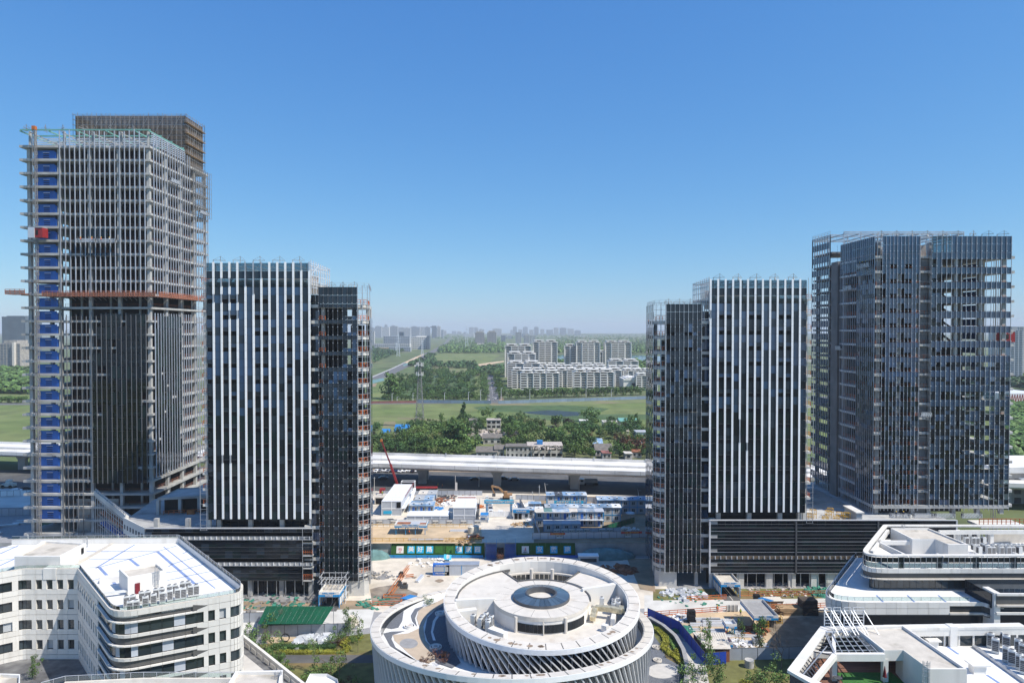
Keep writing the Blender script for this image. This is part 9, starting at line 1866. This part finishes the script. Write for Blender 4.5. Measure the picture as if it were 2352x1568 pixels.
for i, (x0, x1, y, Y) in enumerate(((1091, 1112, 764, 3000), (1119, 1140, 762.5, 3000))): block('brown_tower', 'brown twin residential tower before the skyline, %s one' % ('first' if i == 0 else 'second'), x0, x1, y, Y, 'beige_wall', bands=20, steps=((.15, .85, 6),)); block('terraced_base', 'pale gabled terrace at the foot of the %s brown twin tower' % ('first' if i == 0 else 'second'), x0-1, x1+4, 788.5, 2960, 'ivory')
sky_r = [(1064, 1090, 767.5, 4200, 'res_trim'), (1131, 1152, 755, 5200, 'sky_b'), (1152, 1165, 769, 3600, 'sky_b'), (1166, 1177, 770, 3500, 'sky_b'), (1151, 1161, 770, 3300, 'sky_a'), (1178, 1187, 750.5, 5000, 'sky_a'), (1184, 1197, 762.7, 3200, 'sky_b'), (1172, 1178, 758, 6500, 'sky_a'), (1198, 1214, 765, 4200, 'sky_a'), (1203, 1216, 770, 3200, 'sky_b'), (1217, 1230, 770, 3200, 'sky_b'), (1201, 1212, 751, 5600, 'sky_a'), (1190, 1200, 756, 5800, 'sky_b'), (1227, 1237, 751, 5600, 'sky_a'), (1216, 1226, 757, 5800, 'sky_b'), (1241, 1250, 756, 5500, 'sky_b'), (1255, 1266, 757, 5600, 'sky_a'), (1266, 1270, 757, 5700, 'sky_a'), (1272, 1283, 752.5, 5500, 'sky_b'), (1286, 1301, 753, 5600, 'sky_a'), (1304, 1318, 754.5, 5500, 'sky_b'), (1320, 1334, 759, 5500, 'sky_a'), (1256, 1293, 773.5, 4400, 'res_trim'), (1238, 1250, 775, 4300, 'sky_b'), (1312.5, 1352.5, 772, 4200, 'res_trim'), (1328, 1380, 779, 3600, 'brick_red'), (1398, 1412, 769, 7500, 'sky_b'), (1414, 1425, 768, 7600, 'sky_a'), (1427, 1440, 767, 7600, 'sky_b'), (1442, 1455, 768, 7700, 'sky_a'), (1457, 1470, 767, 7700, 'sky_b'), (1472, 1484, 769, 7800, 'sky_a')]
for i, (x0, x1, y, Y, m) in enumerate(sky_r): block('skyline_tower', 'hazy tower on the skyline above the apartment quarter, %s from the brown twins' % ordinal(i), x0, x1, y, SF(Y), m, bands=10 if m == 'res_trim' else 16, group='skyline above the apartment quarter', steps=((.25, .75, 5),) if i % 2 else ())
# mid-distance offices left of the highway
block('office_complex', 'stepped grey office with fins left of the highway, tall part', 881, 941, 772, 2240, 'sky_a', 40, 9); block('office_complex', 'low terraces of the stepped grey office', 860, 941, 789, 2180, 'sky_b', 30, 4); block('office_complex', 'white-striped office with slanting brown side left of the highway', 943, 985, 774, 2300, 'res_trim', 40, 6, steps=((.3, 1, 4),)); block('office_complex', 'dark end tower of the white-striped office', 980, 986.5, 771, 2280, 'sky_win', 30); block('office_complex', 'orange low hall before the stepped office', 871, 891, 799, 2080, 'timber', 20); block('office_complex', 'dark roof tower behind the stepped office', 917, 927, 762, 2320, 'sky_win', 20); block('office_complex', 'long grey low hall at the office foot', 893, 943, 797, 2060, 'sky_a', 20, 3)
# picture edges
block('edge_tower', 'blue-grey glass tower far left behind the concrete tower', 4, 58, 727, 1700, 'sky_win', 60, 22, steps=((.2, 1, 2),)); block('edge_tower', 'beige apartment block far left before the blue-grey tower', -30, 46, 789, 1250, 'beige_wall', 30, 14, steps=((.5, .9, 6),)); block('edge_tower', 'pale stair tower of the far left apartment block', 27, 32, 786, 1245, 'ivory', 30); block('edge_hall', 'long blue-roofed hall left of the concrete tower', -40, 62, 846, 1180, 'blue_bright', 40)
block('edge_tower', 'grey high-rise at the edge behind the wide glass tower, near one', 2322, 2350, 758, 850, 'sky_a', 40, 30, steps=((.1, .6, 4),)); block('edge_tower', 'paler high-rise at the edge behind the wide glass tower', 2341, 2400, 750, 900, 'sky_b', 40, 30)
wh = block('edge_hall', 'white sports hall with red lattice front at the edge', 2300, 2400, 903, 620, 'white_metal', 40); mb = MB(); q0, q1 = atY(2305, 930, 618), atY(2400, 905, 618)
for i in range(16): x = q0.x+(q1.x-q0.x)*i/16; mb.bar((x, 617, q0.z-1), (x+2.5, 617, q1.z), .4); mb.bar((x+2.5, 617, q1.z), (x+3.5, 617, q0.z-1), .4)
mb.build('red_lattice', 'red_paint', wh)
bb = thing('beige_block', (205, 262, UPZ), 'beige plastered block with dark windows at the edge behind the wide glass tower', 'building'); p = atY(2310, 1085, 262); MB().box(p.x-4, 262, UPZ, p.x+60, 285, p.z).build('wall', 'beige_wall', bb); MB().box(p.x-5, 261, p.z, p.x+60, 286, p.z+2.2).build('roof_parapet', 'viaduct', bb)
for f in range(5):
 for i in range(6): x = p.x-1+i*4.4; w_ = MB().box(x, 261.9, p.z-2.4-3.6*f-2.2, x+2.6, 262.1, p.z-2.4-3.6*f).build('window', 'res_win', bb); MB().box(x-.1, 261.8, p.z-2.4-3.6*f-2.35, x+2.7, 261.95, p.z-2.4-3.6*f-2.2).build('sill', 'beige_wall', w_)
for i, (px, py, pt) in enumerate(((1072, 803, 764), (970, 817, 792), (915, 818, 785), (910, 812, 795))): a = atZ(px, py, UPZ); h = (py-pt)*a.y/1570; t = thing('power_pylon', tuple(a), 'distant power pylon %s' % ('right of the highway, tallest', 'on the highway verge', 'left of the highway, tall', 'left of the highway, short')[i], 'pylon'); mb = MB(); w0 = h*.09
for o in [o for o in COL.objects if o.name.startswith('power_pylon')]:
 a = o.location; h = {0: 90, 1: 45, 2: 60, 3: 35}[['power_pylon', 'power_pylon.001', 'power_pylon.002', 'power_pylon.003'].index(o.name)]*.9; mb = MB(); w0 = h*.07
 for sx in (-1, 1):
  for sy in (-1, 1): mb.bar((a.x+sx*w0, a.y+sy*w0, UPZ), (a.x+sx*.4, a.y+sy*.4, UPZ+h), .7)
 for k in range(8): z0, z1 = UPZ+h*k/8, UPZ+h*(k+1)/8; e0, e1 = w0*(1-k/8)+.4, w0*(1-(k+1)/8)+.4; mb.bar((a.x-e0, a.y-e0, z0), (a.x+e1, a.y-e1, z1), .45); mb.bar((a.x+e0, a.y-e0, z0), (a.x-e1, a.y-e1, z1), .45)
 mb.build('lattice', 'alu', o)
 for f in (.72, .82, .92): MB().bar((a.x-h*.13, a.y, UPZ+h*f), (a.x+h*.13, a.y, UPZ+h*f), .6).build('crossarm', 'alu', o)
flush()
# --- air
hz = MB().box(-9500, -600, -1.5, 9500, 12600, 175).build('haze', 'white_paint'); hz['kind'] = 'stuff'
hm_ = bpy.data.materials.new('haze_air'); hm_.use_nodes = True; N = hm_.node_tree.nodes; N.clear(); o_ = N.new('ShaderNodeOutputMaterial'); v_ = N.new('ShaderNodeVolumePrincipled'); v_.inputs['Color'].default_value = (.84, .91, 1.0, 1); v_.inputs['Density'].default_value = 0.0001; v_.inputs['Anisotropy'].default_value = 0
hm_.node_tree.links.new(v_.outputs[0], o_.inputs['Volume']); hz.data.materials.clear(); hz.data.materials.append(hm_)
